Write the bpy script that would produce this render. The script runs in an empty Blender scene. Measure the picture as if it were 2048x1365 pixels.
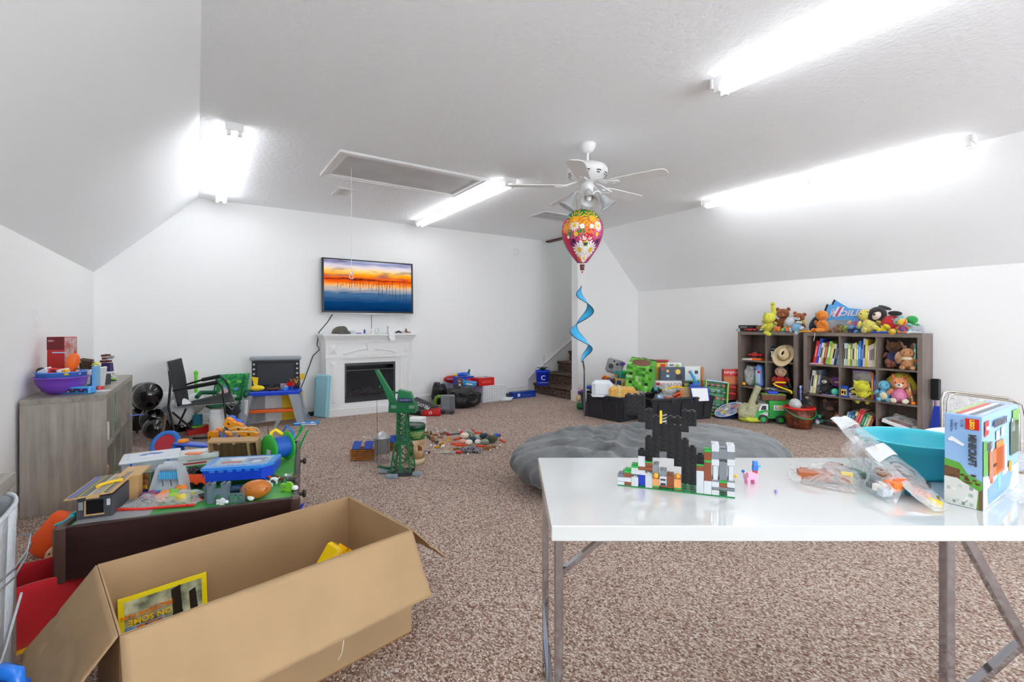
import bpy, math, random
from mathutils import Matrix, Vector
PI = math.pi
S_ = bpy.context.scene
COL = S_.collection
rnd = random.Random(7)

# ---------------------------------------------------------------- camera, world, exposure
F_, YAW, V0, CH = 952.0,.5856,650.5,1.2
cam = bpy.data.objects.new('camera', bpy.data.cameras.new('camera'))
COL.objects.link(cam)
cam.location = (0,0, CH)
cam.rotation_euler = (PI / 2,0,-YAW)
cam.data.sensor_width = 36
cam.data.lens = F_ * 36 / 2048
cam.data.shift_y = -(682.5 - V0) / 2048
cam.data.clip_start = .02
S_.camera = cam
w = bpy.data.worlds.new('world'); S_.world = w
w.use_nodes = True
w.node_tree.nodes['Background'].inputs[0].default_value = (.84,.93,1,1)
w.node_tree.nodes['Background'].inputs[1].default_value = 4.9
S_.view_settings.view_transform = 'Standard'
S_.view_settings.look = 'None'
S_.view_settings.exposure = 1.0
S_.view_settings.gamma = 1
S_.view_settings.use_curve_mapping = False
S_.cycles.max_bounces = 16
S_.cycles.diffuse_bounces = 12
S_.cycles.transparent_max_bounces = 16
S_.cycles.transmission_bounces = 6
S_.cycles.caustics_reflective = False
S_.cycles.caustics_refractive = False
S_.cycles.sample_clamp_indirect = 6
TUBE = 6.3            # strength of the fluorescent tubes

# ---------------------------------------------------------------- photo pixel -> place in the room
SY, CY = math.sin(YAW), math.cos(YAW)
def ray(u, v):
 a = (u - 1024) / F_
 return Vector((SY + a * CY, CY - a * SY, (V0 - v) / F_))
O_ = Vector((0,0, CH))
def PZ(u, v, z=0.0): d = ray(u, v); return O_ + d * ((z - CH) / d.z)
def PY(u, v, y): d = ray(u, v); return O_ + d * (y / d.y)
def PX(u, v, x): d = ray(u, v); return O_ + d * (x / d.x)
def PT(u, v, t): return O_ + ray(u, v) * t
def dep(p): return p[0] * SY + p[1] * CY          # distance along the view
def mpp(p): return dep(p) / F_                    # metres per photo pixel there
RV = -YAW                                          # rotation that faces the camera

# ---------------------------------------------------------------- materials
def lin(c):
 o = []
 for k in c[:3]:
  k = k / 255.0
  o.append(k / 12.92 if k <= .04045 else ((k + .055) / 1.055) ** 2.4)
 return (o[0], o[1], o[2], 1)
MC = {}
def mat(name, col, rough=.5, metal=0, bump=None, var=None, alpha=None, trans=None, emit=None, coat=0, sheen=0, ior=None, sss=0):
 if name in MC: return MC[name]
 m = bpy.data.materials.new(name); m.use_nodes = True
 nt = m.node_tree; b = nt.nodes['Principled BSDF']; I = b.inputs
 I['Base Color'].default_value = lin(col); I['Roughness'].default_value = rough; I['Metallic'].default_value = metal
 if coat: I['Coat Weight'].default_value = coat; I['Coat Roughness'].default_value = .05
 if sheen: I['Sheen Weight'].default_value = sheen
 if trans: I['Transmission Weight'].default_value = trans
 if ior: I['IOR'].default_value = ior
 if alpha is not None: I['Alpha'].default_value = alpha
 if emit:
  I['Emission Color'].default_value = lin(emit[0]); I['Emission Strength'].default_value = emit[1]
 tc = None
 if bump or var: tc = nt.nodes.new('ShaderNodeTexCoord')
 if var:
  n = nt.nodes.new('ShaderNodeTexNoise'); n.inputs['Scale'].default_value = var[0]; n.inputs['Detail'].default_value = 4
  nt.links.new(tc.outputs['Object'], n.inputs['Vector'])
  mx = nt.nodes.new('ShaderNodeMix'); mx.data_type = 'RGBA'
  c2 = var[2] if len(var) > 2 else tuple(max(0, k * (1 - var[1])) for k in col)
  cr = nt.nodes.new('ShaderNodeMapRange'); cr.inputs[1].default_value = .35; cr.inputs[2].default_value = .65
  nt.links.new(n.outputs['Fac'], cr.inputs[0]); nt.links.new(cr.outputs[0], mx.inputs['Factor'])
  mx.inputs['A'].default_value = lin(col); mx.inputs['B'].default_value = lin(c2)
  nt.links.new(mx.outputs['Result'], I['Base Color'])
 if bump:
  n = nt.nodes.new('ShaderNodeTexNoise'); n.inputs['Scale'].default_value = bump[0]; n.inputs['Detail'].default_value = 3
  nt.links.new(tc.outputs['Object'], n.inputs['Vector'])
  bp = nt.nodes.new('ShaderNodeBump'); bp.inputs['Strength'].default_value = bump[1]; bp.inputs['Distance'].default_value = bump[2] if len(bump) > 2 else .01
  nt.links.new(n.outputs['Fac'], bp.inputs['Height']); nt.links.new(bp.outputs['Normal'], I['Normal'])
 MC[name] = m
 return m
def pl(c, r=.35): return mat('plastic_%d_%d_%d_%d' % (*c, int(r * 100)), c, r)
def fz(c): return mat('plush_%d_%d_%d' % c, c, .95, sheen=.3, bump=(160,.5,.004), var=(60,.16))
def paper(c): return mat('paper_%d_%d_%d' % c, c, .6, var=(25,.06))
def wood(name, c1, c2, axis, sc=1.0, rough=.45):
 m = bpy.data.materials.new(name); m.use_nodes = True; nt = m.node_tree; b = nt.nodes['Principled BSDF']
 tc = nt.nodes.new('ShaderNodeTexCoord'); mp = nt.nodes.new('ShaderNodeMapping')
 s = [26 * sc] * 3; s['xyz'.index(axis)] = 1.6 * sc; mp.inputs['Scale'].default_value = s
 nt.links.new(tc.outputs['Object'], mp.inputs['Vector'])
 n = nt.nodes.new('ShaderNodeTexNoise'); n.inputs['Scale'].default_value = 1.0; n.inputs['Detail'].default_value = 8; n.inputs['Roughness'].default_value = .65; n.inputs['Distortion'].default_value = .4
 nt.links.new(mp.outputs[0], n.inputs['Vector'])
 n2 = nt.nodes.new('ShaderNodeTexNoise'); n2.inputs['Scale'].default_value = 3.5; n2.inputs['Detail'].default_value = 3
 nt.links.new(tc.outputs['Object'], n2.inputs['Vector'])
 ma = nt.nodes.new('ShaderNodeMath'); ma.operation = 'MULTIPLY_ADD'; ma.inputs[1].default_value = .45; nt.links.new(n2.outputs['Fac'], ma.inputs[0])
 mb = nt.nodes.new('ShaderNodeMath'); mb.operation = 'MULTIPLY'; mb.inputs[1].default_value = .6; nt.links.new(n.outputs['Fac'], mb.inputs[0]); nt.links.new(mb.outputs[0], ma.inputs[2])
 cr = nt.nodes.new('ShaderNodeValToRGB'); cr.color_ramp.elements[0].position = .36; cr.color_ramp.elements[1].position = .68
 cr.color_ramp.elements[0].color = lin(c1); cr.color_ramp.elements[1].color = lin(c2)
 nt.links.new(ma.outputs[0], cr.inputs[0]); nt.links.new(cr.outputs[0], b.inputs['Base Color'])
 b.inputs['Roughness'].default_value = rough
 return m
def carpet(name, c1, c2, c3, sc):
 m = bpy.data.materials.new(name); m.use_nodes = True; nt = m.node_tree; b = nt.nodes['Principled BSDF']
 tc = nt.nodes.new('ShaderNodeTexCoord'); mp = nt.nodes.new('ShaderNodeMapping'); mp.inputs['Scale'].default_value = (1,.62,1); mp.inputs['Rotation'].default_value = (0,0,.5)
 nt.links.new(tc.outputs['Object'], mp.inputs['Vector'])
 v = nt.nodes.new('ShaderNodeTexVoronoi'); v.inputs['Scale'].default_value = sc; v.inputs['Randomness'].default_value = .9
 nt.links.new(mp.outputs[0], v.inputs['Vector'])
 sp = nt.nodes.new('ShaderNodeSeparateColor'); nt.links.new(v.outputs['Color'], sp.inputs[0])
 cr = nt.nodes.new('ShaderNodeValToRGB'); cr.color_ramp.elements[0].color = lin(c1); cr.color_ramp.elements[1].color = lin(c3)
 cr.color_ramp.elements[0].position = 0; cr.color_ramp.elements[1].position = 1
 e = cr.color_ramp.elements.new(.5); e.color = lin(c2)
 nt.links.new(sp.outputs[0], cr.inputs[0])
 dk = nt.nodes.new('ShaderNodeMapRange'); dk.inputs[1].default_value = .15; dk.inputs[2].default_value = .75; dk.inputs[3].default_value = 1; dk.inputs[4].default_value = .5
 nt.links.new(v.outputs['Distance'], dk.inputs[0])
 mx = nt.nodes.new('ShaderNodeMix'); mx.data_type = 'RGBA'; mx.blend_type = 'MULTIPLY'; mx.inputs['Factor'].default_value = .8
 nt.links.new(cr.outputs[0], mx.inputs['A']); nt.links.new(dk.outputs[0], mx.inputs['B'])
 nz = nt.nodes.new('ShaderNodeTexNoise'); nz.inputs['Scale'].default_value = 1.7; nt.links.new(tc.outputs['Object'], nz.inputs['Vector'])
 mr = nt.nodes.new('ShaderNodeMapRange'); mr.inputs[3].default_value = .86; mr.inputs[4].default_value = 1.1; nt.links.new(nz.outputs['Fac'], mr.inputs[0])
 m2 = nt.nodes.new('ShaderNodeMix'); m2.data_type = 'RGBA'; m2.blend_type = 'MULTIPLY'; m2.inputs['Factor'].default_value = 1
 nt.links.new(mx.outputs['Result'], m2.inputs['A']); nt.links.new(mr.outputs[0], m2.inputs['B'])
 nt.links.new(m2.outputs['Result'], b.inputs['Base Color']); b.inputs['Roughness'].default_value = .95
 bp = nt.nodes.new('ShaderNodeBump'); bp.inputs['Strength'].default_value = .8; bp.inputs['Distance'].default_value = .006; bp.invert = True
 nt.links.new(v.outputs['Distance'], bp.inputs['Height']); nt.links.new(bp.outputs['Normal'], b.inputs['Normal'])
 return m
def film(name, col=(255,255,255), dens=.25, bsc=18):
 """thin clear plastic sheet: mostly see-through, wrinkled glossy highlights"""
 m = bpy.data.materials.new(name); m.use_nodes = True; nt = m.node_tree; nt.nodes.clear()
 o = nt.nodes.new('ShaderNodeOutputMaterial'); tr = nt.nodes.new('ShaderNodeBsdfTransparent'); b = nt.nodes.new('ShaderNodeBsdfPrincipled')
 b.inputs['Base Color'].default_value = lin(col); b.inputs['Roughness'].default_value = .12
 tc = nt.nodes.new('ShaderNodeTexCoord'); n = nt.nodes.new('ShaderNodeTexNoise'); n.inputs['Scale'].default_value = bsc; n.inputs['Detail'].default_value = 4; n.inputs['Distortion'].default_value = 1.2
 nt.links.new(tc.outputs['Object'], n.inputs['Vector'])
 bp = nt.nodes.new('ShaderNodeBump'); bp.inputs['Strength'].default_value = 1; bp.inputs['Distance'].default_value = .03
 nt.links.new(n.outputs['Fac'], bp.inputs['Height']); nt.links.new(bp.outputs['Normal'], b.inputs['Normal'])
 fr = nt.nodes.new('ShaderNodeLayerWeight'); fr.inputs['Blend'].default_value = .35; nt.links.new(bp.outputs['Normal'], fr.inputs['Normal'])
 mr = nt.nodes.new('ShaderNodeMapRange'); mr.inputs[3].default_value = dens; mr.inputs[4].default_value = min(1, dens + .55)
 nt.links.new(fr.outputs['Facing'], mr.inputs[0])
 mx = nt.nodes.new('ShaderNodeMixShader'); nt.links.new(mr.outputs[0], mx.inputs[0]); nt.links.new(tr.outputs[0], mx.inputs[1]); nt.links.new(b.outputs[0], mx.inputs[2])
 nt.links.new(mx.outputs[0], o.inputs[0])
 return m

# ---------------------------------------------------------------- mesh building
def TR(x=0, y=0, z=0, rx=0, ry=0, rz=0, s=1):
 M = Matrix.Translation((x, y, z)) @ Matrix.Rotation(rz, 4, 'Z') @ Matrix.Rotation(ry, 4, 'Y') @ Matrix.Rotation(rx, 4, 'X')
 return M @ Matrix.Scale(s, 4) if s != 1 else M
class MB:
 def __init__(s): s.v = []; s.f = []; s.m = []; s.sm = []
 def add(s, vs, fs, m=0, sm=False, M=None):
  b = len(s.v)
  s.v += [tuple(M @ Vector(p)) for p in vs] if M is not None else [tuple(p) for p in vs]
  for f in fs: s.f.append(tuple(b + i for i in f)); s.m.append(m); s.sm.append(sm)
  return s
 def box(s, x0, x1, y0, y1, z0, z1, m=0, M=None, taper=0):
  k = taper
  return s.add([(x0 + k, y0 + k, z0), (x1 - k, y0 + k, z0), (x1 - k, y1 - k, z0), (x0 + k, y1 - k, z0), (x0, y0, z1), (x1, y0, z1), (x1, y1, z1), (x0, y1, z1)],
     [(3,2,1,0), (4,5,6,7), (0,1,5,4), (1,2,6,5), (2,3,7,6), (3,0,4,7)], m, False, M)
 def cb(s, c, d, m=0, M=None, b=0):
  x, y, z = c; a, e, g = d[0] / 2, d[1] / 2, d[2] / 2
  if not b: return s.box(x - a, x + a, y - e, y + e, z - g, z + g, m, M)
  return s.rb(x - a, x + a, y - e, y + e, z - g, z + g, b, m, M)
 def rb(s, x0, x1, y0, y1, z0, z1, b, m=0, M=None):
  """box with chamfered edges"""
  b = min(b, (x1 - x0) * .49, (y1 - y0) * .49, (z1 - z0) * .49)
  vs = []; ix = {}
  X = (x0, x1); Y = (y0, y1); Z = (z0, z1)
  for i in (0,1):
   for j in (0,1):
    for k in (0,1):
     sx, sy, sz = 1 - 2 * i, 1 - 2 * j, 1 - 2 * k
     for ax in range(3):
      ix[(i, j, k, ax)] = len(vs)
      vs.append((X[i] + (0 if ax == 0 else b * sx), Y[j] + (0 if ax == 1 else b * sy), Z[k] + (0 if ax == 2 else b * sz)))
  fs = []
  for ax in range(3):
   for e in (0,1):
    q = []
    for (p, r) in ((0,0), (1,0), (1,1), (0,1)):
     t = [0,0,0]; t[ax] = e; o = [a for a in range(3) if a != ax]; t[o[0]] = p; t[o[1]] = r
     q.append(ix[(*t, ax)])
    if (e == 1) != (ax != 1): q.reverse()
    fs.append(tuple(q))
  for ax in range(3):
   o = [a for a in range(3) if a != ax]
   for p in (0,1):
    for r in (0,1):
     t0 = [0,0,0]; t1 = [0,0,0]; t1[ax] = 1
     t0[o[0]] = t1[o[0]] = p; t0[o[1]] = t1[o[1]] = r
     fs.append((ix[(*t0, o[0])], ix[(*t1, o[0])], ix[(*t1, o[1])], ix[(*t0, o[1])]))
  for i in (0,1):
   for j in (0,1):
    for k in (0,1): fs.append((ix[(i, j, k, 0)], ix[(i, j, k, 1)], ix[(i, j, k, 2)]))
  return s.add(vs, fs, m, False, M)
 def cyl(s, p0, p1, r0, r1=None, n=12, m=0, caps=True, M=None, sm=True):
  r1 = r0 if r1 is None else r1
  p0 = Vector(p0); p1 = Vector(p1); d = (p1 - p0).normalized()
  a = d.orthogonal().normalized(); c = d.cross(a)
  vs = []
  for (p, r) in ((p0, r0), (p1, r1)):
   for i in range(n):
    t = 2 * PI * i / n; vs.append(p + (a * math.cos(t) + c * math.sin(t)) * r)
  s.add(vs, [(i, (i + 1) % n, n + (i + 1) % n, n + i) for i in range(n)], m, sm, M)
  if caps: s.add(vs, [tuple(range(n))[::-1], tuple(range(n, 2 * n))], m, False, M)
  return s
 def tube(s, pts, r, n=8, m=0, closed=False, M=None, caps=True):
  P = [Vector(p) for p in pts]; L = len(P); vs = []; up = None
  for i in range(L):
   if closed: d = (P[(i + 1) % L] - P[i - 1]).normalized()
   else: d = (P[min(i + 1, L - 1)] - P[max(i - 1,0)]).normalized()
   a = d.orthogonal().normalized() if up is None else (up - d * up.dot(d))
   if a.length < 1e-4: a = d.orthogonal()
   a.normalize(); up = a; c = d.cross(a); rr = r[i] if isinstance(r, (list, tuple)) else r
   for k in range(n):
    t = 2 * PI * k / n; vs.append(P[i] + (a * math.cos(t) + c * math.sin(t)) * rr)
  fs = [(i * n + k, i * n + (k + 1) % n, ((i + 1) % L) * n + (k + 1) % n, ((i + 1) % L) * n + k) for i in range(L if closed else L - 1) for k in range(n)]
  s.add(vs, fs, m, True, M)
  if not closed and caps: s.add(vs, [tuple(range(n))[::-1], tuple(range((L - 1) * n, L * n))], m, False, M)
  return s
 def lathe(s, prof, n=24, m=0, M=None, c=(0,0,0), sm=True, mf=None, sx=1, sy=1, close=True):
  vs = []
  for (r, z) in prof:
   for i in range(n):
    t = 2 * PI * i / n; vs.append((c[0] + r * math.cos(t) * sx, c[1] + r * math.sin(t) * sy, c[2] + z))
  b = len(s.v); s.add(vs, [], m, sm, M)
  for j in range(len(prof) - 1):
   for i in range(n):
    s.f.append((b + j * n + i, b + j * n + (i + 1) % n, b + (j + 1) * n + (i + 1) % n, b + (j + 1) * n + i)); s.m.append(mf(i, j) if mf else m); s.sm.append(sm)
  if close:
   for j, rev in ((0, True), (len(prof) - 1, False)):
    if prof[j][0] > 1e-5:
     q = [b + j * n + i for i in range(n)]
     s.f.append(tuple(q[::-1] if rev else q)); s.m.append(m); s.sm.append(False)
  return s
 def ell(s, c, r, n=14, m=0, M=None, R=None, k=None):
  """ellipsoid; R = rotation matrix applied before moving to c"""
  if not isinstance(r, (tuple, list)): r = (r, r, r)
  k = k or max(6, n * 2 // 3); vs = []; L = Matrix.Translation(c) @ (R if R is not None else Matrix.Identity(4))
  if M is not None: L = M @ L
  vs.append((0,0,-r[2]))
  for j in range(1, k):
   a = -PI / 2 + PI * j / k
   for i in range(n): t = 2 * PI * i / n; vs.append((r[0] * math.cos(a) * math.cos(t), r[1] * math.cos(a) * math.sin(t), r[2] * math.sin(a)))
  vs.append((0,0, r[2])); fs = [(0,1 + (i + 1) % n, 1 + i) for i in range(n)]
  for j in range(k - 2):
   for i in range(n): fs.append((1 + j * n + i, 1 + j * n + (i + 1) % n, 1 + (j + 1) * n + (i + 1) % n, 1 + (j + 1) * n + i))
  e = len(vs) - 1; o = 1 + (k - 2) * n
  fs += [(e, o + i, o + (i + 1) % n) for i in range(n)]
  return s.add(vs, fs, m, True, L)
 def prism(s, poly, h0, h1, m=0, M=None, sm=False):
  """outline in local XY raised from h0 to h1 along Z"""
  n = len(poly); vs = [(p[0], p[1], h0) for p in poly] + [(p[0], p[1], h1) for p in poly]
  s.add(vs, [tuple(range(n))[::-1], tuple(range(n, 2 * n))], m, False, M)
  return s.add(vs, [(i, (i + 1) % n, n + (i + 1) % n, n + i) for i in range(n)], m, sm, M)
 def xz(s, poly, y0, y1, m=0, M=None):
  """outline in local XZ, thickness along Y"""
  n = len(poly); vs = [(p[0], y0, p[1]) for p in poly] + [(p[0], y1, p[1]) for p in poly]
  return s.add(vs, [tuple(range(n)), tuple(range(n, 2 * n))[::-1]] + [(i, n + i, n + (i + 1) % n, (i + 1) % n) for i in range(n)], m, False, M)
 def grid(s, fn, nu, nv, m=0, M=None, sm=True, mf=None):
  vs = [fn(i / nu, j / nv) for j in range(nv + 1) for i in range(nu + 1)]
  b = len(s.v); s.add(vs, [], m, sm, M)
  for j in range(nv):
   for i in range(nu):
    q = b + j * (nu + 1) + i; s.f.append((q, q + 1, q + nu + 2, q + nu + 1)); s.m.append(mf(i, j) if mf else m); s.sm.append(sm)
  return s
def mesh_of(name, mb, mats, fix=True):
 me = bpy.data.meshes.new(name); me.from_pydata([tuple(p) for p in mb.v], [], mb.f)
 if not isinstance(mats, (list, tuple)): mats = [mats]
 for x in mats: me.materials.append(x)
 me.polygons.foreach_set('material_index', mb.m); me.polygons.foreach_set('use_smooth', mb.sm)
 me.update()
 return me
def obj(name, mb, mats, parent=None, loc=(0,0,0), rot=(0,0,0), label=None, kind=None, solid=0, bevel=0, sub=0):
 o = bpy.data.objects.new(name, mesh_of(name, mb, mats) if isinstance(mb, MB) else mb); COL.objects.link(o)
 o.parent = parent; o.location = loc; o.rotation_euler = rot
 if label: o['label'] = label
 if kind: o['kind'] = kind
 if bevel: md = o.modifiers.new('b', 'BEVEL'); md.width = bevel; md.segments = 2; md.limit_method = 'ANGLE'
 if solid: md = o.modifiers.new('s', 'SOLIDIFY'); md.thickness = solid; md.offset = 0
 if sub: md = o.modifiers.new('u', 'SUBSURF'); md.levels = sub; md.render_levels = sub
 return o
def tag(o, label, cat, group=None):
 o['label'] = label; o['category'] = cat
 if group: o['group'] = group
 return o
def thing(name, label, cat, loc=(0,0,0), rz=0, group=None, rot=None):
 o = bpy.data.objects.new(name, None); COL.objects.link(o); o.empty_display_size = .05
 o.location = loc; o.rotation_euler = rot if rot else (0,0, rz)
 return tag(o, label, cat, group)
def solo(name, label, cat, mb, mats, loc=(0,0,0), rz=0, group=None, rot=None, **k):
 return tag(obj(name, mb, mats, None, loc, rot if rot else (0,0, rz), **k), label, cat, group)
def struct(name, mb, mats, parent=None, loc=(0,0,0), rot=(0,0,0), **k):
 o = obj(name, mb, mats, parent, loc, rot, **k)
 if parent is None: o['kind'] = 'structure'
 return o
def text(s, size, m, parent, loc, rot=(PI / 2,0,0), ext=.0006, name='lettering', ax='CENTER', shear=0, sx=1, off=0):
 c = bpy.data.curves.new('t', 'FONT'); c.body = s; c.size = size; c.extrude = ext; c.align_x = ax; c.align_y = 'CENTER'; c.shear = shear; c.offset = off; c.resolution_u = 2
 t = bpy.data.objects.new('t', c); COL.objects.link(t)
 me = bpy.data.meshes.new_from_object(t); bpy.data.objects.remove(t); bpy.data.curves.remove(c)
 me.materials.clear(); me.materials.append(m); me.name = name
 o = bpy.data.objects.new(name, me); COL.objects.link(o); o.parent = parent; o.location = loc; o.rotation_euler = rot; o.scale = (sx, 1,1)
 return o
def kids(o): return [c for c in bpy.data.objects if c.parent == o]
def dup(root, label, loc=None, rz=None, rot=None, scale=None):
 def cp(o, par):
  c = o.copy(); COL.objects.link(c); c.parent = par
  for k in CH_.get(o.name, []): cp(k, c)
  return c
 CH_ = {}
 for o in list(COL.objects):
  if o.parent: CH_.setdefault(o.parent.name, []).append(o)
 r = cp(root, None); r['label'] = label
 if loc is not None: r.location = loc
 if rz is not None: r.rotation_euler = (0,0, rz)
 if rot is not None: r.rotation_euler = rot
 if scale is not None: r.scale = (scale,) * 3
 return r
# shared materials
WALL = mat('wall_paint', (243,243,242), .85, bump=(90,.06,.004))
CEIL = mat('ceiling_paint', (247,250,253), .9, bump=(30,.5,.010))
SLOPE = mat('slope_paint', (248,250,252), .85, bump=(60,.10,.006))
TRIM = mat('trim_white', (229,229,229), .35)
WHITE = mat('white_metal', (238,238,238), .35)
BLK = pl((16,16,18)); DK = pl((45,46,50), .5); CHR = mat('chrome', (178,180,186), .06,1)
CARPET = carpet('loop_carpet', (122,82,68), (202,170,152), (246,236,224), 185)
STAIRC = carpet('stair_carpet', (60,46,38), (100,80,68), (140,118,102), 90)
CARD = mat('cardboard', (180,149,110), .8, var=(5,.04), bump=(220,.12,.002))
CARDI = mat('cardboard_inner', (158,112,66), .85, var=(9,.07), bump=(220,.12,.002))
GV = wood('grey_oak_vertical', (130,123,114), (180,171,159), 'z')
GH = wood('grey_oak_board', (120,113,104), (168,160,149), 'x')
BV = wood('taupe_oak_vertical', (100,87,80), (136,122,113), 'z', 1.6)
BH = wood('taupe_oak_board', (104,92,84), (138,124,114), 'x', 1.6)
# ================================================================ the room
XL, XR, YT, YF, ZK, ZC, XS, XS2, YB = -.93,6.35,6.83,5.65,1.773,2.72,.02,5.40,-3.4
XO = 4.98                                  # end of the partition by the stairs
XW = 5.35                                  # stairwell opening in the ceiling starts here
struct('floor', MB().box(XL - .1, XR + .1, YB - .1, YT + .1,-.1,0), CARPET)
m = MB()
m.box(XS, XW, YB, YT, ZC, ZC + .1); m.box(XW, XS2 + .12, YB, YF + .12, ZC, ZC + .1)
struct('ceiling', m, CEIL)
for nm, xa, xb in (('ceiling_left', XL, XS), ('ceiling_right', XR, XS2)):
 m = MB(); y1 = YT if xa < 0 else YF
 k = .1 if xa < 0 else -.1
 m.add([(xa, YB, ZK), (xb, YB, ZC), (xb, y1, ZC), (xa, y1, ZK), (xa - k, YB, ZK), (xb, YB, ZC + .12), (xb, y1, ZC + .12), (xa - k, y1, ZK)],
  [(0,1,2,3), (4,5,6,7), (0,4,7,3), (1,5,6,2), (0,1,5,4), (3,2,6,7)])
 struct(nm, m, SLOPE)
struct('wall_left', MB().box(XL - .1, XL, YB, YT, 0, ZK), WALL)
struct('wall_right', MB().box(XR, XR + .1, YB, YF + .1,0, ZK), WALL)
def gable(x0, x1, y0, y1, name, cut=None):
 pts = [(XL, 0), (XR, 0), (XR, ZK), (XS2, ZC), (XS, ZC), (XL, ZK)]
 struct(name, MB().xz(pts, y0, y1), WALL)
m = MB(); y0, y1 = YB - .1, YB          # end wall behind the photographer, with two invented windows added for soft fill daylight
m.box(XL, .5, y0, y1,0, ZK); m.box(.5,5.0, y0, y1,0,.3); m.box(5.0, XR, y0, y1,0, ZK); m.box(2.6,2.9, y0, y1,.3,2.25)
m.xz([(XL, ZK), (.5, ZK), (.5,2.25), (5.0,2.25), (5.0, ZK), (XR, ZK), (XS2, ZC), (XS, ZC)], y0, y1)
struct('wall_front', m, WALL)
for k, (a, b) in enumerate(((.5,2.6), (2.9,5.0))):
 wn = struct('added_window_%d' % (k + 1), MB().box(a, b, y0, y1,.3,.34).box(a, b, y0, y1,2.21,2.25).box(a, a + .04, y0, y1,.34,2.21).box(b - .04, b, y0, y1,.34,2.21), TRIM)
 obj('glazing_bar', MB().box(a + .04, b - .04, y0 + .03, y1 - .03,1.51,1.54), TRIM, wn)
# far wall with the television, running on behind the stairs
struct('wall_back', MB().xz([(XL, 0), (8.6,0), (8.6,5.2), (XW, 5.2), (XW, ZC), (XS, ZC), (XL, ZK)], YT, YT + .1), WALL)
# partition beside the stairs
struct('wall_partition', MB().xz([(XO, 0), (XR, 0), (XR, ZC + .1), (XO, ZC + .1)], YF, YF + .12), WALL)
# stairwell shell
m = MB(); m.box(XR, 8.6, YF, YF + .12,0,5.2); m.box(XW, XR, YF, YF + .12, ZC + .1,5.2)
m.box(8.6,8.7, YF, YT + .1,0,5.2); m.box(XW - .1, XW, YF, YT, ZC + .1,5.2); m.box(XW - .1,8.7, YF, YT + .1,5.2,5.3)
m.add([(XR, YF, 0), (XR, YF, 0), (XR, YF, 0)], [])
struct('wall_stairwell', m, WALL)
struct('trim_1', MB().box(XW - .09, XW - .002, YF + .13, YT - .002, ZC - .03, ZC - .001), wood('stained_pine', (96,66,44), (90,64,44), 'y'))
# baseboards: board plus moulded cap
def baseb(name, a, b, inward):
 a = Vector(a); b = Vector(b); d = b - a; L = d.length; rz = math.atan2(d.y, d.x)
 m = MB(); prof = [(0,0), (.016,0), (.016,.085), (.012,.09), (.012,.105), (.015,.11), (.006,.135), (0,.138)]
 n = len(prof); vs = [(0, p[0] * inward, p[1]) for p in prof] + [(L, p[0] * inward, p[1]) for p in prof]
 m.add(vs, [(i, (i + 1) % n, n + (i + 1) % n, n + i) for i in range(n)] + [tuple(range(n)), tuple(range(n, 2 * n))[::-1]])
 return struct(name, m, TRIM, loc=(a.x, a.y, 0), rot=(0,0, rz))
baseb('baseboard_back', (XL, YT, 0), (4.93, YT, 0), -1)
baseb('baseboard_left', (XL, YB, 0), (XL, YT, 0), -1)
baseb('baseboard_right', (XR, YB, 0), (XR, YF, 0), 1)
baseb('baseboard_partition', (XO, YF, 0), (XR, YF, 0), -1)
m = MB(); m.box(XO - .018, XO - .001, YF - .018, YF + .138,0,.15); m.box(XO - .024, XO - .001, YF - .022, YF + .142,.15,.165); m.box(XO - .01, XO - .001, YF - .006, YF + .126,.166, ZC - .002)
struct('trim_2', m, TRIM)
# stairs
st = MB(); NS = 9; RISE, RUN, X0 = .18,.27,4.97
staircase = bpy.data.objects.new('staircase', None); COL.objects.link(staircase); staircase['kind'] = 'structure'
for i in range(NS):
 m = MB(); x = X0 + RUN * i; z = RISE * (i + 1)
 y0 = YF + (.145 if i else .15); y1 = YT - .014
 m.box(x + .03, x + RUN + .03, y0, y1, z - RISE, z - .01)
 m.tube([(x + .022, y0, z - .022), (x + .022, y1, z - .022)], .023,10)
 m.box(x + .022, x + RUN + .03, y0, y1, z - .045, z)
 obj('step', m, STAIRC, staircase)
sl = RISE / RUN
P = [(4.86,0), (4.86,.26), (5.02,.37), (7.4,.37 + (7.4 - 5.02) * sl), (7.4,1.3), (5.0,0)]
struct('trim_3', MB().xz(P, YT - .01, YT - .001), TRIM)
m = MB(); m.tube([(4.86, YT - .016,.0), (4.86, YT - .016,.26), (5.02, YT - .016,.37), (7.4, YT - .016,.37 + (7.4 - 5.02) * sl)], .014,6)
struct('trim_4', m, TRIM)

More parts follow.
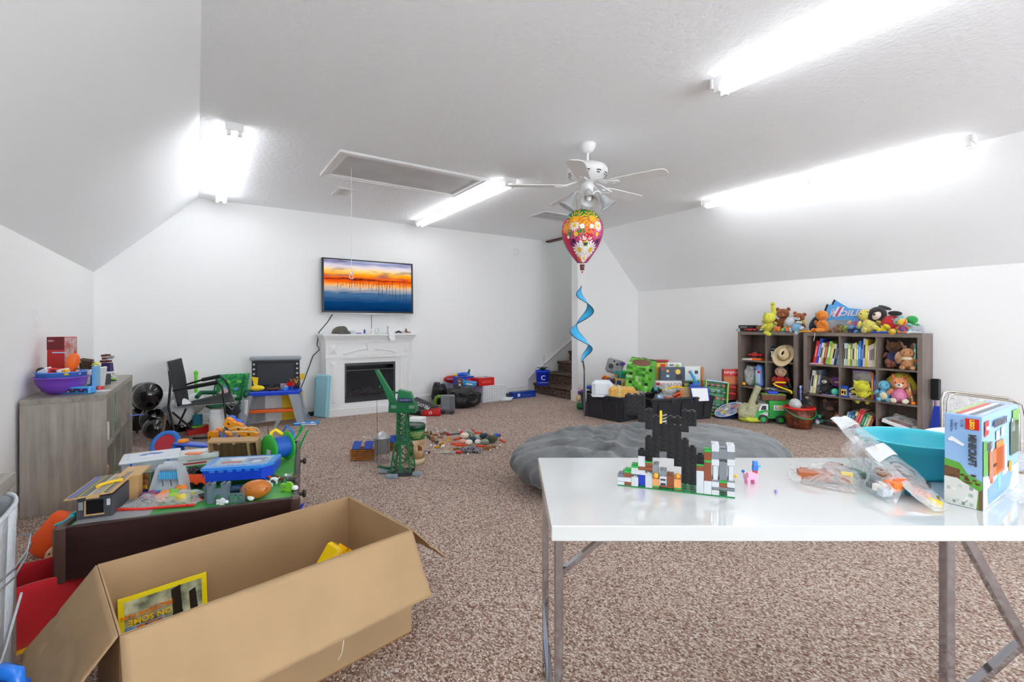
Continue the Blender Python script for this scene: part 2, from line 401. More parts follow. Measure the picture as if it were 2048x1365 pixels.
# ---------------------------------------------------------------- fluorescent fixtures
TUBEM = mat('lit_tube', (255,255,255), .4, emit=((248,251,255), TUBE))
def fixture(label, x, y0, y1, pairs=1, tilt=0):
 cx, cy = x, (y0 + y1) / 2; L = y1 - y0
 t = thing('fluorescent_light', label, 'light', (cx, cy, ZC), 0, 'strip lights on the ceiling')
 m = MB(); h = L / 2
 m.add([(-.055,-h, -.001), (.055,-h, -.001), (.055, h, -.001), (-.055, h, -.001), (-.045,-h, -.045), (.045,-h, -.045), (.045, h, -.045), (-.045, h, -.045)],
  [(0,1,2,3), (7,6,5,4), (0,4,5,1), (1,5,6,2), (2,6,7,3), (3,7,4,0)])
 obj('housing', m, WHITE, t)
 for e in (-1,1):
  m = MB(); m.box(-.06,.06, e * h - .006, e * h + .006,-.06,-.001)
  for sx in (-.036,.036): m.box(sx - .014, sx + .014, e * (h - .03) - .018, e * (h - .03) + .018,-.088,-.045)
  obj('end_cap', m, WHITE, t)
 for sx in (-.036,.036):
  for q in range(pairs):
   a = -h + .03 + (2 * h - .06) * q / pairs + .012; b = -h + .03 + (2 * h - .06) * (q + 1) / pairs - .012
   obj('tube', MB().cyl((sx, a, -.068), (sx, b, -.068), .0155, n=12, caps=True), TUBEM, t)
   if q: obj('socket', MB().box(sx - .014, sx + .014, a - .03, a + .006,-.086,-.045), WHITE, t)
 return t
fixture('double tube strip light on ceiling beside left slope, pointing at far wall', .24,4.13,6.57)
fixture('double tube strip light on ceiling between attic hatch and fan', 2.71,4.10,6.54)
fixture('double tube strip light leaving the photo at top right', 2.71,-.67,1.77)
fixture('double tube strip light along right slope above bookcases', 5.2,1.13,3.57,2)
fixture('added unseen strip light on ceiling near left slope behind the photographer', .24,-.67,1.77)  # assumed unseen fixture, added for soft front light and the left slope's glow

# ---------------------------------------------------------------- attic hatch, vents, detector, switch
hx0, hx1, hy0, hy1 = 1.035,2.54,4.245,5.05
t = thing('attic_hatch', 'rectangular attic hatch with moulded frame and pull cord in ceiling', 'hatch', ((hx0 + hx1) / 2, (hy0 + hy1) / 2, ZC))
a, b = (hx1 - hx0) / 2, (hy1 - hy0) / 2
for w_, h_, z_ in ((0,0,.022),):
 def frame(m, a, b, wd, z0, z1):
  m.box(-a, a, -b, -b + wd, z0, z1); m.box(-a, a, b - wd, b, z0, z1); m.box(-a, -a + wd, -b + wd, b - wd, z0, z1); m.box(a - wd, a, -b + wd, b - wd, z0, z1)
 m = MB(); frame(m, a, b, .03,-.022,-.001); frame(m, a - .03, b - .03,.02,-.013,-.001); frame(m, a - .05, b - .05,.025,-.018,-.001); frame(m, a - .075, b - .075,.012,-.010,-.001)
 obj('frame', m, TRIM, t)
obj('hatch_panel', MB().box(-a + .087, a - .087,-b + .087, b - .087,-.006,-.001), mat('panel', (205,205,205), .7, var=(3,.06)), t)
cx, cy = 1.246 - (hx0 + hx1) / 2,4.677 - (hy0 + hy1) / 2
m = MB().cyl((cx, cy, -.006), (cx, cy, -1.0), .0022, n=6); obj('pull_cord', m, WHITE, t)
m = MB().lathe([(.003,.0), (.012,-.008), (.015,-.02), (.01,-.034), (.004,-.038)], 12, c=(cx, cy, -1.0)); m.tube([(cx + .02 * math.cos(q), cy, -1.055 + .02 * math.sin(q)) for q in [2 * PI * k / 16 for k in range(16)]], .003,6, closed=True)
obj('pull_knob', m, WHITE, t)
def vent(name, label, x0, x1, y0, y1, n, axis):
 t = thing(name, label, 'vent', ((x0 + x1) / 2, (y0 + y1) / 2, ZC)); a, b = (x1 - x0) / 2, (y1 - y0) / 2
 m = MB(); frame(m, a, b, .025,-.012,-.001); obj('frame', m, TRIM, t)
 obj('backing', MB().box(-a + .02, a - .02,-b + .02, b - .02,-.003,-.001), pl((120,120,120)), t)
 for i in range(n):
  k = (i + .5) / n
  if axis == 'x': y = -b + .025 + (2 * b - .05) * k; mm = MB().cb((0, y, -.008), (2 * a - .05,.012,.003), M=None)
  else: x = -a + .025 + (2 * a - .05) * k; mm = MB().cb((x, 0,-.008), (.012,2 * b - .05,.003))
  obj('louvre', mm, TRIM, t)
vent('ceiling_vent', 'small square ceiling vent beside attic hatch', 1.30,1.47,5.41,5.75,7, 'y')
vent('return_vent', 'long louvred vent in ceiling behind the fan', 3.86,4.7,5.02,5.40,9, 'x')
t = thing('smoke_detector', 'round white smoke detector high on the far wall', 'detector', (4.613, YT, 2.468))
obj('body', MB().lathe([(.062,0), (.062,.018), (.05,.034), (.02,.038), (0,.038)], 24, M=TR(rx=PI / 2)), WHITE, t)
obj('button', MB().cyl((0.01,-.037,.01), (0.01,-.041,.01), .008), pl((200,200,200)), t)
p = PX(71,638, XL)
t = thing('light_switch', 'white light switch plate on left wall above grey shelf', 'switch', (XL, p.y, p.z))
obj('plate', MB().rb(0,.006,-.038,.038,-.06,.06,.003), WHITE, t); obj('toggle', MB().box(.006,.014,-.012,.012,-.025,.025), WHITE, t)

# ---------------------------------------------------------------- ceiling fan
fx, fy = PT(1175,285,3.99).x, PT(1175,285,3.99).y
fan = thing('ceiling_fan', 'white ceiling fan with five blades and bell shaped glass shades', 'fan', (fx, fy, ZC))
obj('canopy', MB().lathe([(0,0), (.068,0), (.07,-.015), (.066,-.03), (.045,-.065), (.028,-.08), (0,-.08)], 28), WHITE, fan)
obj('downrod', MB().cyl((0,0,-.075), (0,0,-.17), .012), WHITE, fan)
mt = obj('motor', MB().lathe([(0,-.15), (.03,-.152), (.05,-.165), (.11,-.175), (.155,-.195), (.168,-.22), (.165,-.245), (.14,-.285), (.10,-.315), (.06,-.33), (0,-.33)], 36), WHITE, fan)
for i in range(10):
 an = 2 * PI * i / 10 + .2
 m = MB(); m.tube([(.160 * math.cos(an + q) * .985,.160 * math.sin(an + q) * .985,-.26 - abs(q) * .02) for q in (-.13,0,.13)], .0045,5); m.tube([(.147 * math.cos(an + q), .147 * math.sin(an + q), -.277) for q in (-.09,.09)], .004,5)
 obj('vent_slot', m, BLK, mt)
for i in range(5):
 an = math.radians(-35 + 72 * i) - YAW
 M = Matrix.Rotation(an, 4, 'Z') @ TR(0,0,-.355, rx=-.14)
 pts = [(.19,-.045), (.24,-.058), (.60,-.068), (.645,-.06), (.665,-.03), (.665,.03), (.645,.06), (.60,.068), (.24,.058), (.19,.045)]
 bl = obj('blade', MB().prism(pts, -.003,.003, M=M), WHITE, fan)
 m = MB()
 for s in (-1,1): m.tube([(.09, s * .012,.035), (.13, s * .03,.02), (.17, s * .035,.004), (.22, s * .03,-.006), (.28, s * .012,-.006)], .007,6, M=M)
 m.cb((.2,0,-.006), (.07,.03,.006), M=M); obj('blade_bracket', m, WHITE, bl)
obj('switch_housing', MB().lathe([(0,-.33), (.05,-.33), (.055,-.36), (.05,-.40), (.035,-.42), (.03,-.45), (.045,-.47), (.03,-.49), (0,-.49)], 24), WHITE, fan)
SH = mat('frosted_glass', (236,238,240), .25, trans=.35)
for i in range(4):
 an = -YAW + math.radians(-95 + 90 * i); M = Matrix.Rotation(an, 4, 'Z')
 ar = obj('lamp_arm', MB().tube([(.03,0,-.43), (.07,0,-.40), (.10,0,-.405), (.115,0,-.44)], .008,8, M=M), WHITE, fan)
 M2 = M @ TR(.115,0,-.43, ry=-.55)
 obj('glass_shade', MB().lathe([(.022,0), (.028,-.02), (.034,-.05), (.042,-.08), (.06,-.105), (.072,-.115)], 20, M=M2, close=False), SH, ar, solid=.003)
 obj('bulb', MB().ell((0,0,-.075), (.024,.024,.032), 12, M=M2), mat('bulb', (250,250,250), .2), ar)
obj('pull_chain', MB().cyl((.03,-.02,-.49), (.03,-.02,-.60), .0015, n=5).ell((.03,-.02,-.61), .008,8), CHR, fan)

# ---------------------------------------------------------------- television
tv = thing('television', 'wide black television showing an orange sunset over blue water', 'television', (2.045,6.72,1.74), 0)
W2, H2 = .645,.372
M = TR(rx=-.035)
obj('frame', MB().rb(-W2, W2,0,.03,-H2, H2,.004, M=M), BLK, tv)
obj('back_case', MB().rb(-.45,.45,.031,.075,-.28,.28,.01, M=M), BLK, tv)
obj('wall_bracket', MB().box(-.12,.12,.06,.108,-.12,.12), BLK, tv)
obj('lower_trim', MB().rb(-W2, W2,-.004,.02,-H2 - .014,-H2,.002, M=M).rb(-.12,.12,-.006,.02,-H2 - .022,-H2 - .01,.002, M=M), pl((190,192,195)), tv)
def screen_mat():
 m = bpy.data.materials.new('sunset_screen'); m.use_nodes = True; nt = m.node_tree; nt.nodes.clear(); N = nt.nodes.new; L = nt.links.new
 tc = N('ShaderNodeTexCoord'); sp = N('ShaderNodeSeparateXYZ'); L(tc.outputs['Object'], sp.inputs[0])
 mp = N('ShaderNodeMapping'); mp.inputs['Scale'].default_value = (2.2,1,16); L(tc.outputs['Object'], mp.inputs[0])
 n = N('ShaderNodeTexNoise'); n.inputs['Scale'].default_value = 1.6; n.inputs['Detail'].default_value = 5; n.inputs['Roughness'].default_value = .6; L(mp.outputs[0], n.inputs['Vector'])
 ad = N('ShaderNodeMath'); ad.operation = 'MULTIPLY_ADD'; ad.inputs[1].default_value = .10; ad.inputs[2].default_value = -.05; L(n.outputs['Fac'], ad.inputs[0])
 zz = N('ShaderNodeMath'); zz.operation = 'ADD'; L(sp.outputs['Z'], zz.inputs[0]); L(ad.outputs[0], zz.inputs[1])
 mr = N('ShaderNodeMapRange'); mr.inputs[1].default_value = -H2; mr.inputs[2].default_value = H2; L(zz.outputs[0], mr.inputs[0])
 cr = N('ShaderNodeValToRGB'); L(mr.outputs[0], cr.inputs[0]); e = cr.color_ramp.elements
 stops = [(0, (5,34,72)), (.2, (10,62,112)), (.36, (70,110,150)), (.46, (190,180,175)), (.52, (250,175,90)), (.565, (238,105,20)), (.61, (225,75,15)), (.625, (60,28,30)), (.65, (240,90,10)), (.72, (255,165,20)), (.79, (255,215,130)), (.86, (225,215,225)), (.93, (140,145,185)), (1, (190,200,225))]
 e[0].position = 0; e[0].color = lin(stops[0][1]); e[1].position = 1; e[1].color = lin(stops[-1][1])
 for q, c in stops[1:-1]: x = e.new(q); x.color = lin(c)
 # cloud streaks above the horizon
 n2 = N('ShaderNodeTexNoise'); n2.inputs['Scale'].default_value = 1.1; n2.inputs['Detail'].default_value = 6; mp2 = N('ShaderNodeMapping'); mp2.inputs['Scale'].default_value = (1.6,1,11); mp2.inputs['Location'].default_value = (3,0,1); L(tc.outputs['Object'], mp2.inputs[0]); L(mp2.outputs[0], n2.inputs['Vector'])
 r2 = N('ShaderNodeMapRange'); r2.inputs[1].default_value = .52; r2.inputs[2].default_value = .66; L(n2.outputs['Fac'], r2.inputs[0])
 r3 = N('ShaderNodeMapRange'); r3.inputs[1].default_value = .10; r3.inputs[2].default_value = .16; L(sp.outputs['Z'], r3.inputs[0])
 mu = N('ShaderNodeMath'); mu.operation = 'MULTIPLY'; L(r2.outputs[0], mu.inputs[0]); L(r3.outputs[0], mu.inputs[1])
 mx = N('ShaderNodeMix'); mx.data_type = 'RGBA'; L(mu.outputs[0], mx.inputs['Factor']); L(cr.outputs[0], mx.inputs['A']); mx.inputs['B'].default_value = lin((95,70,105))
 em = N('ShaderNodeEmission'); em.inputs['Strength'].default_value = .55; L(mx.outputs['Result'], em.inputs[0])
 o = N('ShaderNodeOutputMaterial'); L(em.outputs[0], o.inputs[0])
 return m
obj('screen', MB().box(-W2 + .028, W2 - .028,-.002,0,-H2 + .025, H2 - .018, M=M), screen_mat(), tv)
m = MB(); r_ = random.Random(3)
for x, z0, z1 in [(-.44 + .038 * i + r_.uniform(-.008,.008), -.02 + r_.uniform(-.05,.03), .03 + r_.uniform(-.01,.05)) for i in range(20)] + [(.12 + .052 * i + r_.uniform(-.01,.01), -.10 - .012 * i + r_.uniform(-.04,.02), .03 + r_.uniform(-.02,.08)) for i in range(9)]:
 m.box(x, x + .0055,-.0035,-.0022, z0, z1, M=M)
m.tube([(-.43,-.003,-.11), (-.25,-.003,-.075), (0,-.003,-.05), (.2,-.003,-.045)], .0025,4, M=M); m.tube([(-.43,-.003,-.11), (-.1,-.003,-.105), (.15,-.003,-.10), (.5,-.003,-.12)], .002,4, M=M)
obj('picture_posts', m, mat('black_print', (12,12,16), .5), tv)
text('PHILIPS', .012, pl((150,150,150)), tv, (0,-.003,-H2 + .011))
m = MB(); pts = [PY(665,629,6.76), PY(655,645,6.80), PY(638,665,6.81), PY(634,690,6.81), PY(639,700,6.8), PY(626,712,6.81), PY(618,735,6.8), PY(607,765,6.78), PY(601,778,6.76), PY(598,795,6.72)]
m.tube(pts, .006,6); solo('power_cord', 'black power cord hanging from television down behind white mantel', 'cord', m, BLK)
m = MB().tube([PY(743,630,6.76), PY(743,650,6.79), (PY(743,658,6.7))], .004,6); solo('video_cable', 'thin black cable dropping from television onto mantelpiece', 'cord', m, BLK)

# ---------------------------------------------------------------- fireplace
fp = thing('electric_fireplace', 'white electric fireplace with mantelpiece and black firebox below television', 'fireplace', (1.985,6.47,0), 0)
a = .585; D = .33
def box(m, *q, mm=0): m.box(*q, mm)
obj('base', MB().box(-a - .03, a + .03,-.03, D, 0,.075).rb(-a - .022, a + .022,-.022, D, .075,.1,.006).box(-a - .008, a + .008,-.008, D, .1,.12), TRIM, fp)
for s in (-1,1):
 x0, x1 = (s * a, s * (a - .17)) if s < 0 else (a - .17, a);
 m = MB(); m.box(x0, x1,0, D, .12,.86)
 m.box(x0 + .03, x1 - .03,-.008,0,.14,.74); c = (x0 + x1) / 2
 for (za, zb) in ((.17,.72),): m.add([(x0 + .045,-.008, za), (x1 - .045,-.008, za), (x1 - .045,-.008, zb), (x0 + .045,-.008, zb), (c, -.022, za + .04), (c, -.022, zb - .04)], [(0,1,4), (1,2,5,4), (2,3,5), (3,0,4,5)])
 pil = obj('pilaster', m, TRIM, fp)
 obj('pilaster_block', MB().box(x0 - .004, x1 + .004,-.006, D - .01,.79,.965).add([(x0 + .03,-.007,.81), (x1 - .03,-.007,.81), (x1 - .03,-.007,.95), (x0 + .03,-.007,.95), (c, -.03,.88)], [(0,1,4), (1,2,4), (2,3,4), (3,0,4)]), TRIM, pil)
m = MB(); m.box(-a + .17, a - .17,.015,.06,.12,.17); m.box(-a + .17,-.33,.015,.06,.17,.8); m.box(.33, a - .17,.015,.06,.17,.8); m.box(-.33,.33,.015,.06,.68,.8)
obj('surround', m, TRIM, fp)
m = MB(); m.box(-a + .17, a - .17,.0,.06,.8,.965); m.box(-a - .012, a + .012,-.02,.03,.765,.79); m.box(-a - .006, a + .006,-.012,.03,.755,.765)
fr = obj('frieze', m, TRIM, fp)
m = MB(); N_ = 24; pts = []
for i in range(N_ + 1): x = -.36 + .72 * i / N_; pts.append((x, -.006,.815 + .062 * (1 - (x / .36) ** 2)))
m.tube(pts, .011,6); m.xz([(-.07,.952), (.07,.952), (.045,.86), (-.045,.86)], -.02,.005); obj('arch_moulding', m, TRIM, fr)
m = MB(); m.rb(-a - .05, a + .05,-.06, D + .02,1.055,1.082,.005); m.rb(-a - .038, a + .038,-.045, D, 1.04,1.056,.003)
m.add([(-a - .012,-.018,.99), (a + .012,-.018,.99), (a + .038,-.045,1.04), (-a - .038,-.045,1.04), (-a - .012, D, .99), (a + .012, D, .99), (a + .038, D, 1.04), (-a - .038, D, 1.04)], [(0,1,2,3), (0,3,7,4), (1,5,6,2), (4,5,1,0)])
m.box(-a - .012, a + .012,-.018, D, .965,.99)
mtl = obj('mantel_shelf', m, TRIM, fp)
m = MB()
for i in range(46): x = -a + .01 + i * (2 * a - .02) / 45; m.box(x - .007, x + .007,-.026,-.018,.972,.988)
obj('dentil_row', m, TRIM, mtl, kind='stuff')
fb = obj('firebox', MB().box(-.33,.33,.05,.28,.17,.175).box(-.33,.33,.27,.28,.17,.68).box(-.33,-.325,.05,.28,.17,.68).box(.325,.33,.05,.28,.17,.68).box(-.33,.33,.05,.28,.675,.68), pl((30,30,33), .6), fp)
m = MB(); m.box(-.345,.345,.008,.022,.165,.2); m.box(-.345,.345,.008,.022,.655,.69); m.box(-.345,-.325,.008,.022,.2,.655); m.box(.325,.345,.008,.022,.2,.655); m.box(-.325,.325,.01,.03,.585,.6); m.box(-.325,.325,.02,.03,.2,.235)
obj('frame', m, pl((38,38,42), .35), fb)
obj('glass', MB().box(-.325,.325,.024,.027,.235,.585), mat('smoked_glass', (60,60,66), .06, alpha=.35), fb)
m = MB(); r_ = random.Random(5)
for i in range(7):
 x = -.24 + i * .075; y = .12 + r_.uniform(-.03,.05); an = r_.uniform(-.6,.6); d = Vector((math.cos(an) * .09, math.sin(an) * .05, r_.uniform(-.01,.03)))
 c = Vector((x, y, .235 + .02 * (i % 2) + .06 * (1 - abs(i - 3) / 3))); m.cyl(c - d, c + d, .028,.022,8)
obj('log', m, mat('charred_log', (110,106,104), .8, bump=(40,.8), var=(30,.5)), fb, label='grey imitation logs')
m = MB()
for i in range(40): m.box(-.32 + i * .0162,-.312 + i * .0162,.015,.022,.203,.232)
obj('grille', m, BLK, fb, kind='stuff')
# ================================================================ cube bookcases
def bookcase(label, loc, rz, cols, rows, W, H, D, mv, mh, to=.04, ti=.018, back=True):
 t = thing('bookcase', label, 'bookcase', loc, rz)
 obj('top_panel', MB().box(0, W, 0, D, H - to, H), mh, t); obj('bottom_panel', MB().box(to, W - to, 0, D, 0, to), mh, t)
 for x in (0, W - to): obj('side_panel', MB().box(x, x + to, 0, D, 0, H - to), mv, t)
 cw = (W - 2 * to - ti * (cols - 1)) / cols; ch = (H - 2 * to - ti * (rows - 1)) / rows
 for i in range(1, cols): x = to + i * cw + (i - 1) * ti; obj('divider', MB().box(x, x + ti, .002, D - .01, to, H - to), mv, t)
 for i in range(cols):
  for j in range(1, rows): x = to + i * (cw + ti); z = to + j * ch + (j - 1) * ti; obj('shelf', MB().box(x, x + cw, .004, D - .01, z, z + ti), mh, t)
 if back: obj('back_panel', MB().box(to, W - to, D - .008, D - .002, to, H - to), mv, t)
 return t, cw, ch
XB = 6.035
BR, CWR, CHR_ = bookcase('large taupe nine cube bookcase against right wall, full of books and soft toys', (XB, 2.81,0), -PI / 2,3,3,1.115,1.112,.305, BV, BH)
pS = PX(1475.7,664.6, XB); pE = PX(1594,664, XB)
WS = pS.y - pE.y
BS, CWS, CHS = bookcase('taupe six cube bookcase left of the larger one against right wall', (XB, pS.y, 0), -PI / 2,2,3, WS, 1.112,.305, BV, BH)
BL, CWL, CHL = bookcase('grey oak low cube bookcase along left wall under light switch', (-.5,4.13,0), PI / 2,4,2,1.56,.735,.41, GV, GH, back=True)
BN, _, _ = bookcase('grey oak open bookcase at left edge holding white fabric bin', (-.5,.68,0), PI / 2,4,1,1.555,.71,.41, GV, GH, back=True)

# white folding table
a = math.radians(-.8);
t = thing('folding_table', 'white gloss folding table with chrome legs in right foreground', 'table', PT(1024,1e-3,1).xyz * 0, RV)
TZ = .735; t0 = (CH - TZ) * F_ / (1053 - V0); t1 = (CH - TZ) * F_ / (916 - V0); L0 = (1103 - 1024) / F_ * t0
GLOSS = mat('white_gloss', (216,219,218), .08, coat=.6)
obj('tabletop', MB().rb(L0, L0 + 1.5, t0, t1, TZ - .036, TZ, .002), GLOSS, t)
def leg(m, x, y, z0=0, z1=TZ - .036, w=.01): m.box(x - w, x + w, y - w, y + w, z0, z1)
for x, y in ((L0 + .022, t0 + .06), (L0 + .022, t1 - .05), (L0 + .968, t0 + .06), (L0 + 1.395, t1 - .05)):
 m = MB(); m.rb(x - .0105, x + .0105, y - .012, y + .012,0, TZ - .037,.002); obj('leg', m, CHR, t)
for x in (L0 + .022,): obj('rail', MB().rb(x - .01, x + .01, t0 + .07, t1 - .06,.12,.14,.002), CHR, t)
def bar(p0, p1, w=.007):
 return MB().cyl(p0, p1, w * 1.3, n=4, sm=False)
obj('brace', bar((L0 + .03, t0 + .065, TZ - .14), (L0 + .15, t0 + .065, TZ - .04)), CHR, t)
obj('brace', bar((L0 + .03, t1 - .05, TZ - .14), (L0 + .15, t1 - .05, TZ - .04)), CHR, t)
obj('brace', bar((L0 + 1.0, t0 + .05, TZ - .04), (L0 + 1.23, t0 + .05,.28), .011), CHR, t)
iv = Matrix.Rotation(-RV, 4, 'Z'); obj('brace', bar(iv @ PT(1940,1376,1.42), iv @ PT(2090,1244,1.52), .012), CHR, t)
obj('leg_pad', MB().cyl((L0 + 1.23, t0 + .05,.28), (L0 + 1.36, t0 + .05,.02), .012, n=4, sm=False), CHR, t)
TAB = lambda u, v, z=0: PZ(u, v, TZ + z)

# cardboard box
def flapbox():
 z = .40
 C0 = PZ(818,1062, z); D0 = PZ(233,1272, z); A0 = PZ(203,1130, z); B0 = PZ(700,993, z)
 ctr = (A0 + B0 + C0 + D0) / 4; ux = (C0 - D0 + B0 - A0).normalized(); rz = math.atan2(ux.y, ux.x)
 W = .885; Dp = .515
 t = thing('cardboard_box', 'large open cardboard box with folded out flaps on carpet', 'box', (ctr.x, ctr.y, 0), rz)
 a, b, th = W / 2, Dp / 2,.005
 obj('bottom', MB().box(-a, a, -b, b, .001,.006), CARDI, t)
 def panel(nm, x0, x1, y0, y1):
  m = MB().box(x0, x1, y0, y1,.006, z); obj(nm, m, CARD, t)
 panel('side_wall', -a, a, -b, -b + th); panel('side_wall', -a, a, b - th, b); panel('side_wall', -a, -a + th, -b + th, b - th); panel('side_wall', a - th, a, -b + th, b - th)
 # flaps: quads given by outer edge, slightly warped
 def flap(p, q, r, s_, seed, nm='flap'):
  rr = random.Random(seed); p, q, r, s_ = [Vector(k) for k in (p, q, r, s_)]
  n = (q - p).cross(s_ - p).normalized()
  def fn(u, v):
   e = (p * (1 - u) + q * u) * (1 - v) + (s_ * (1 - u) + r * u) * v
   wv = .004 * math.sin(u * 9 + seed) * v + .0022 * math.sin(u * 37 + v * 5) * v + (.004 if abs(v - .55 - .12 * math.sin(u * 7)) < .04 else 0)
   return e + n * wv
  m = MB().grid(fn, 40,16); o = obj(nm, m, CARD, t, solid=.005); return o
 k = .003
 # front flap hangs outward, reaching past the right corner
 inv = (Matrix.Translation(t.location) @ Matrix.Rotation(rz, 4, 'Z')).inverted()
 fr0, fr1 = (-a, -b - k, z), (a, -b - k, z)
 flap(fr0, fr1, (a, -b - .13, z - .208), (-a, -b - .13, z - .208), 1)
 flap((-a - k, b, z), (-a - k, -b, z), (-a - .18,-b, z - .215), (-a - .18, b, z - .215), 2)
 flap((a + k, -b, z), (a + k, b, z), (a + .17, b, z - .17), (a + .17,-b, z - .17), 3)
 flap((a, b + k, z), (-a, b + k, z), (-a, b + .03, z - .235), (a, b + .03, z - .235), 4)
 obj('handle_string', MB().tube([(.1,-b - .132, z - .208), (.09,-b - .14, z - .24), (.08,-b - .135, z - .26)], .0016,5), pl((225,215,200)), t)
 return t, rz, ctr
cbox, cbr, cbc = flapbox()
M_ = Matrix.Translation((cbc.x, cbc.y, 0)) @ Matrix.Rotation(cbr, 4, 'Z')
# booklet in box
bk = thing('picture_book', 'yellow bordered animal fact book standing upside down inside cardboard box', 'book', M_ @ Vector((-.265,.19,.008)), 0, rot=(-.16,0, cbr)); bk.scale = (.92,1,.85)
R180 = (PI / 2, PI, 0)
obj('cover', MB().box(-.14,.14,0,.008,0,.315), pl((250,228,20), .4), bk)
def photo_mat():
 m = mat('photo_print', (60,70,50), .35, var=(14,.5, (225,230,190))); return m
obj('cover_photo', MB().box(-.122,.122,-.0012,0,.02,.297), photo_mat(), bk)
obj('sky_print', MB().box(-.122,-.0,-.002,-.0013,.02,.20), mat('sky_print', (70,120,175), .4, var=(18,.3, (150,190,215))), bk)
m = MB();
for q in ([(-.02,.02), (.0,.09), (.025,.2), (.02,.29), (.05,.3), (.055,.2), (.075,.1), (.12,.03)], [(.07,.06), (.082,.16), (.078,.26), (.1,.27), (.108,.17), (.11,.06)]): m.xz(q, -.0032,-.0022)
m.tube([(-.06,-.0028,.12), (-.04,-.0028,.16), (-.06,-.0028,.19), (-.075,-.0028,.17)], .006,5)
obj('silhouette_print', m, mat('dark_print', (38,34,24), .4), bk)
ORG = pl((240,120,20), .4)
for s, z_, x_, m_ in (('CHOMP', .19,-.05, ORG), ('ON SOME', .215,-.045, pl((250,210,30), .4)), ('FACTS', .245,-.01, ORG), ('FOR FUN', .24,-.085, pl((250,150,30), .4))): text(s, .024 if s != 'ON SOME' else .03, m_, bk, (x_, -.0038, z_), R180, off=.0008)
yt = thing('yellow_toy', 'glossy yellow plastic toy standing tilted inside cardboard box', 'toy', M_ @ Vector((.13,.08,.008)), 0, rot=(.05,.62, cbr + .1))
obj('body', MB().rb(-.035,.035,-.05,.05,0,.32,.012), pl((252,214,10), .15), yt)
obj('ridge', MB().rb(-.02,.03,-.056,-.048,.03,.31,.004).box(-.01,.0,-.06,.0,.318,.33).box(.015,.025,-.06,.0,.318,.328), pl((246,180,10), .15), yt)

# bean bag
def beanbag():
 c = PZ(1282,900,0); c = PT(1290,940,3.62); c.z = 0
 cf = Vector((c.x, c.y, 0))
 RG = Matrix.Rotation(RV, 4, 'Z')
 def h(x, y, q):
  s = 0
  s += .016 * math.sin(26 * (x * .35 + y) + 3.2 * math.sin(4 * x + 1)) * max(0,1 - ((x + .35) / .75) ** 2)
  s += .009 * math.sin(44 * (y * .8 - x * .3) + 2 * math.sin(6 * x))* max(0,1 - ((x + .3) / .7) ** 2)
  s += .005 * math.sin(9 * x + 14 * y)
  s += .055 * math.exp(-((x + .17 - .4 * y) / .05) ** 2 - ((y + .1) / .3) ** 2)
  s -= .045 * math.exp(-((x + .02) / .12) ** 2 - ((y - .1) / .5) ** 2)
  s += .020 * (1 - abs(math.sin(7 * (x * .5 + y) + 2.4 * math.sin(3 * x + 1)))) ** 4 * max(0,1 - ((x + .25) / .85) ** 2)
  s += .012 * (1 - abs(math.sin(12 * (x * .2 - y) + 1.5 * math.sin(5 * x)))) ** 4 * max(0,1 - ((x + .3) / .6) ** 2)
  s += .010 * (1 - abs(math.sin(6 * (x * .8 + y * .6)))) ** 5 * max(0,1 - ((x - .5) / .5) ** 2)
  return s * q
 def fn(u, v):
  th = 2 * PI * u; ph = -PI / 2 + PI * v
  rx = 1.0; ry = .72
  ex = .62
  cp = abs(math.cos(ph)) ** ex; sp = math.copysign(abs(math.sin(ph)) ** .8, math.sin(ph))
  wob = 1 + .05 * math.sin(2 * th + .8) + .03 * math.sin(3 * th + 2)
  x = rx * cp * math.cos(th) * wob; y = ry * cp * math.sin(th) * wob
  hh = .20 + .05 * x - .03 * math.exp(-((x + .25) / .2) ** 2)
  z = .19 + (hh if sp > 0 else .19) * sp
  z += h(x, y, max(0, sp))
  k = 1 + (.010 * math.sin(22 * th + 3 * ph) + .008 * math.sin(37 * th - 5 * ph)) * cp
  return (x * k, y * k, max(.003, z))
 m = MB().grid(fn, 260,90)
 mt_ = mat('grey_velour', (116,120,123), .9, sheen=.25, var=(5,.22), bump=(11,.6,.03))
 o = solo('bean_bag', 'huge grey velour bean bag lying on carpet behind white table', 'bean bag', m, mt_, cf, RV)
 return o
beanbag()

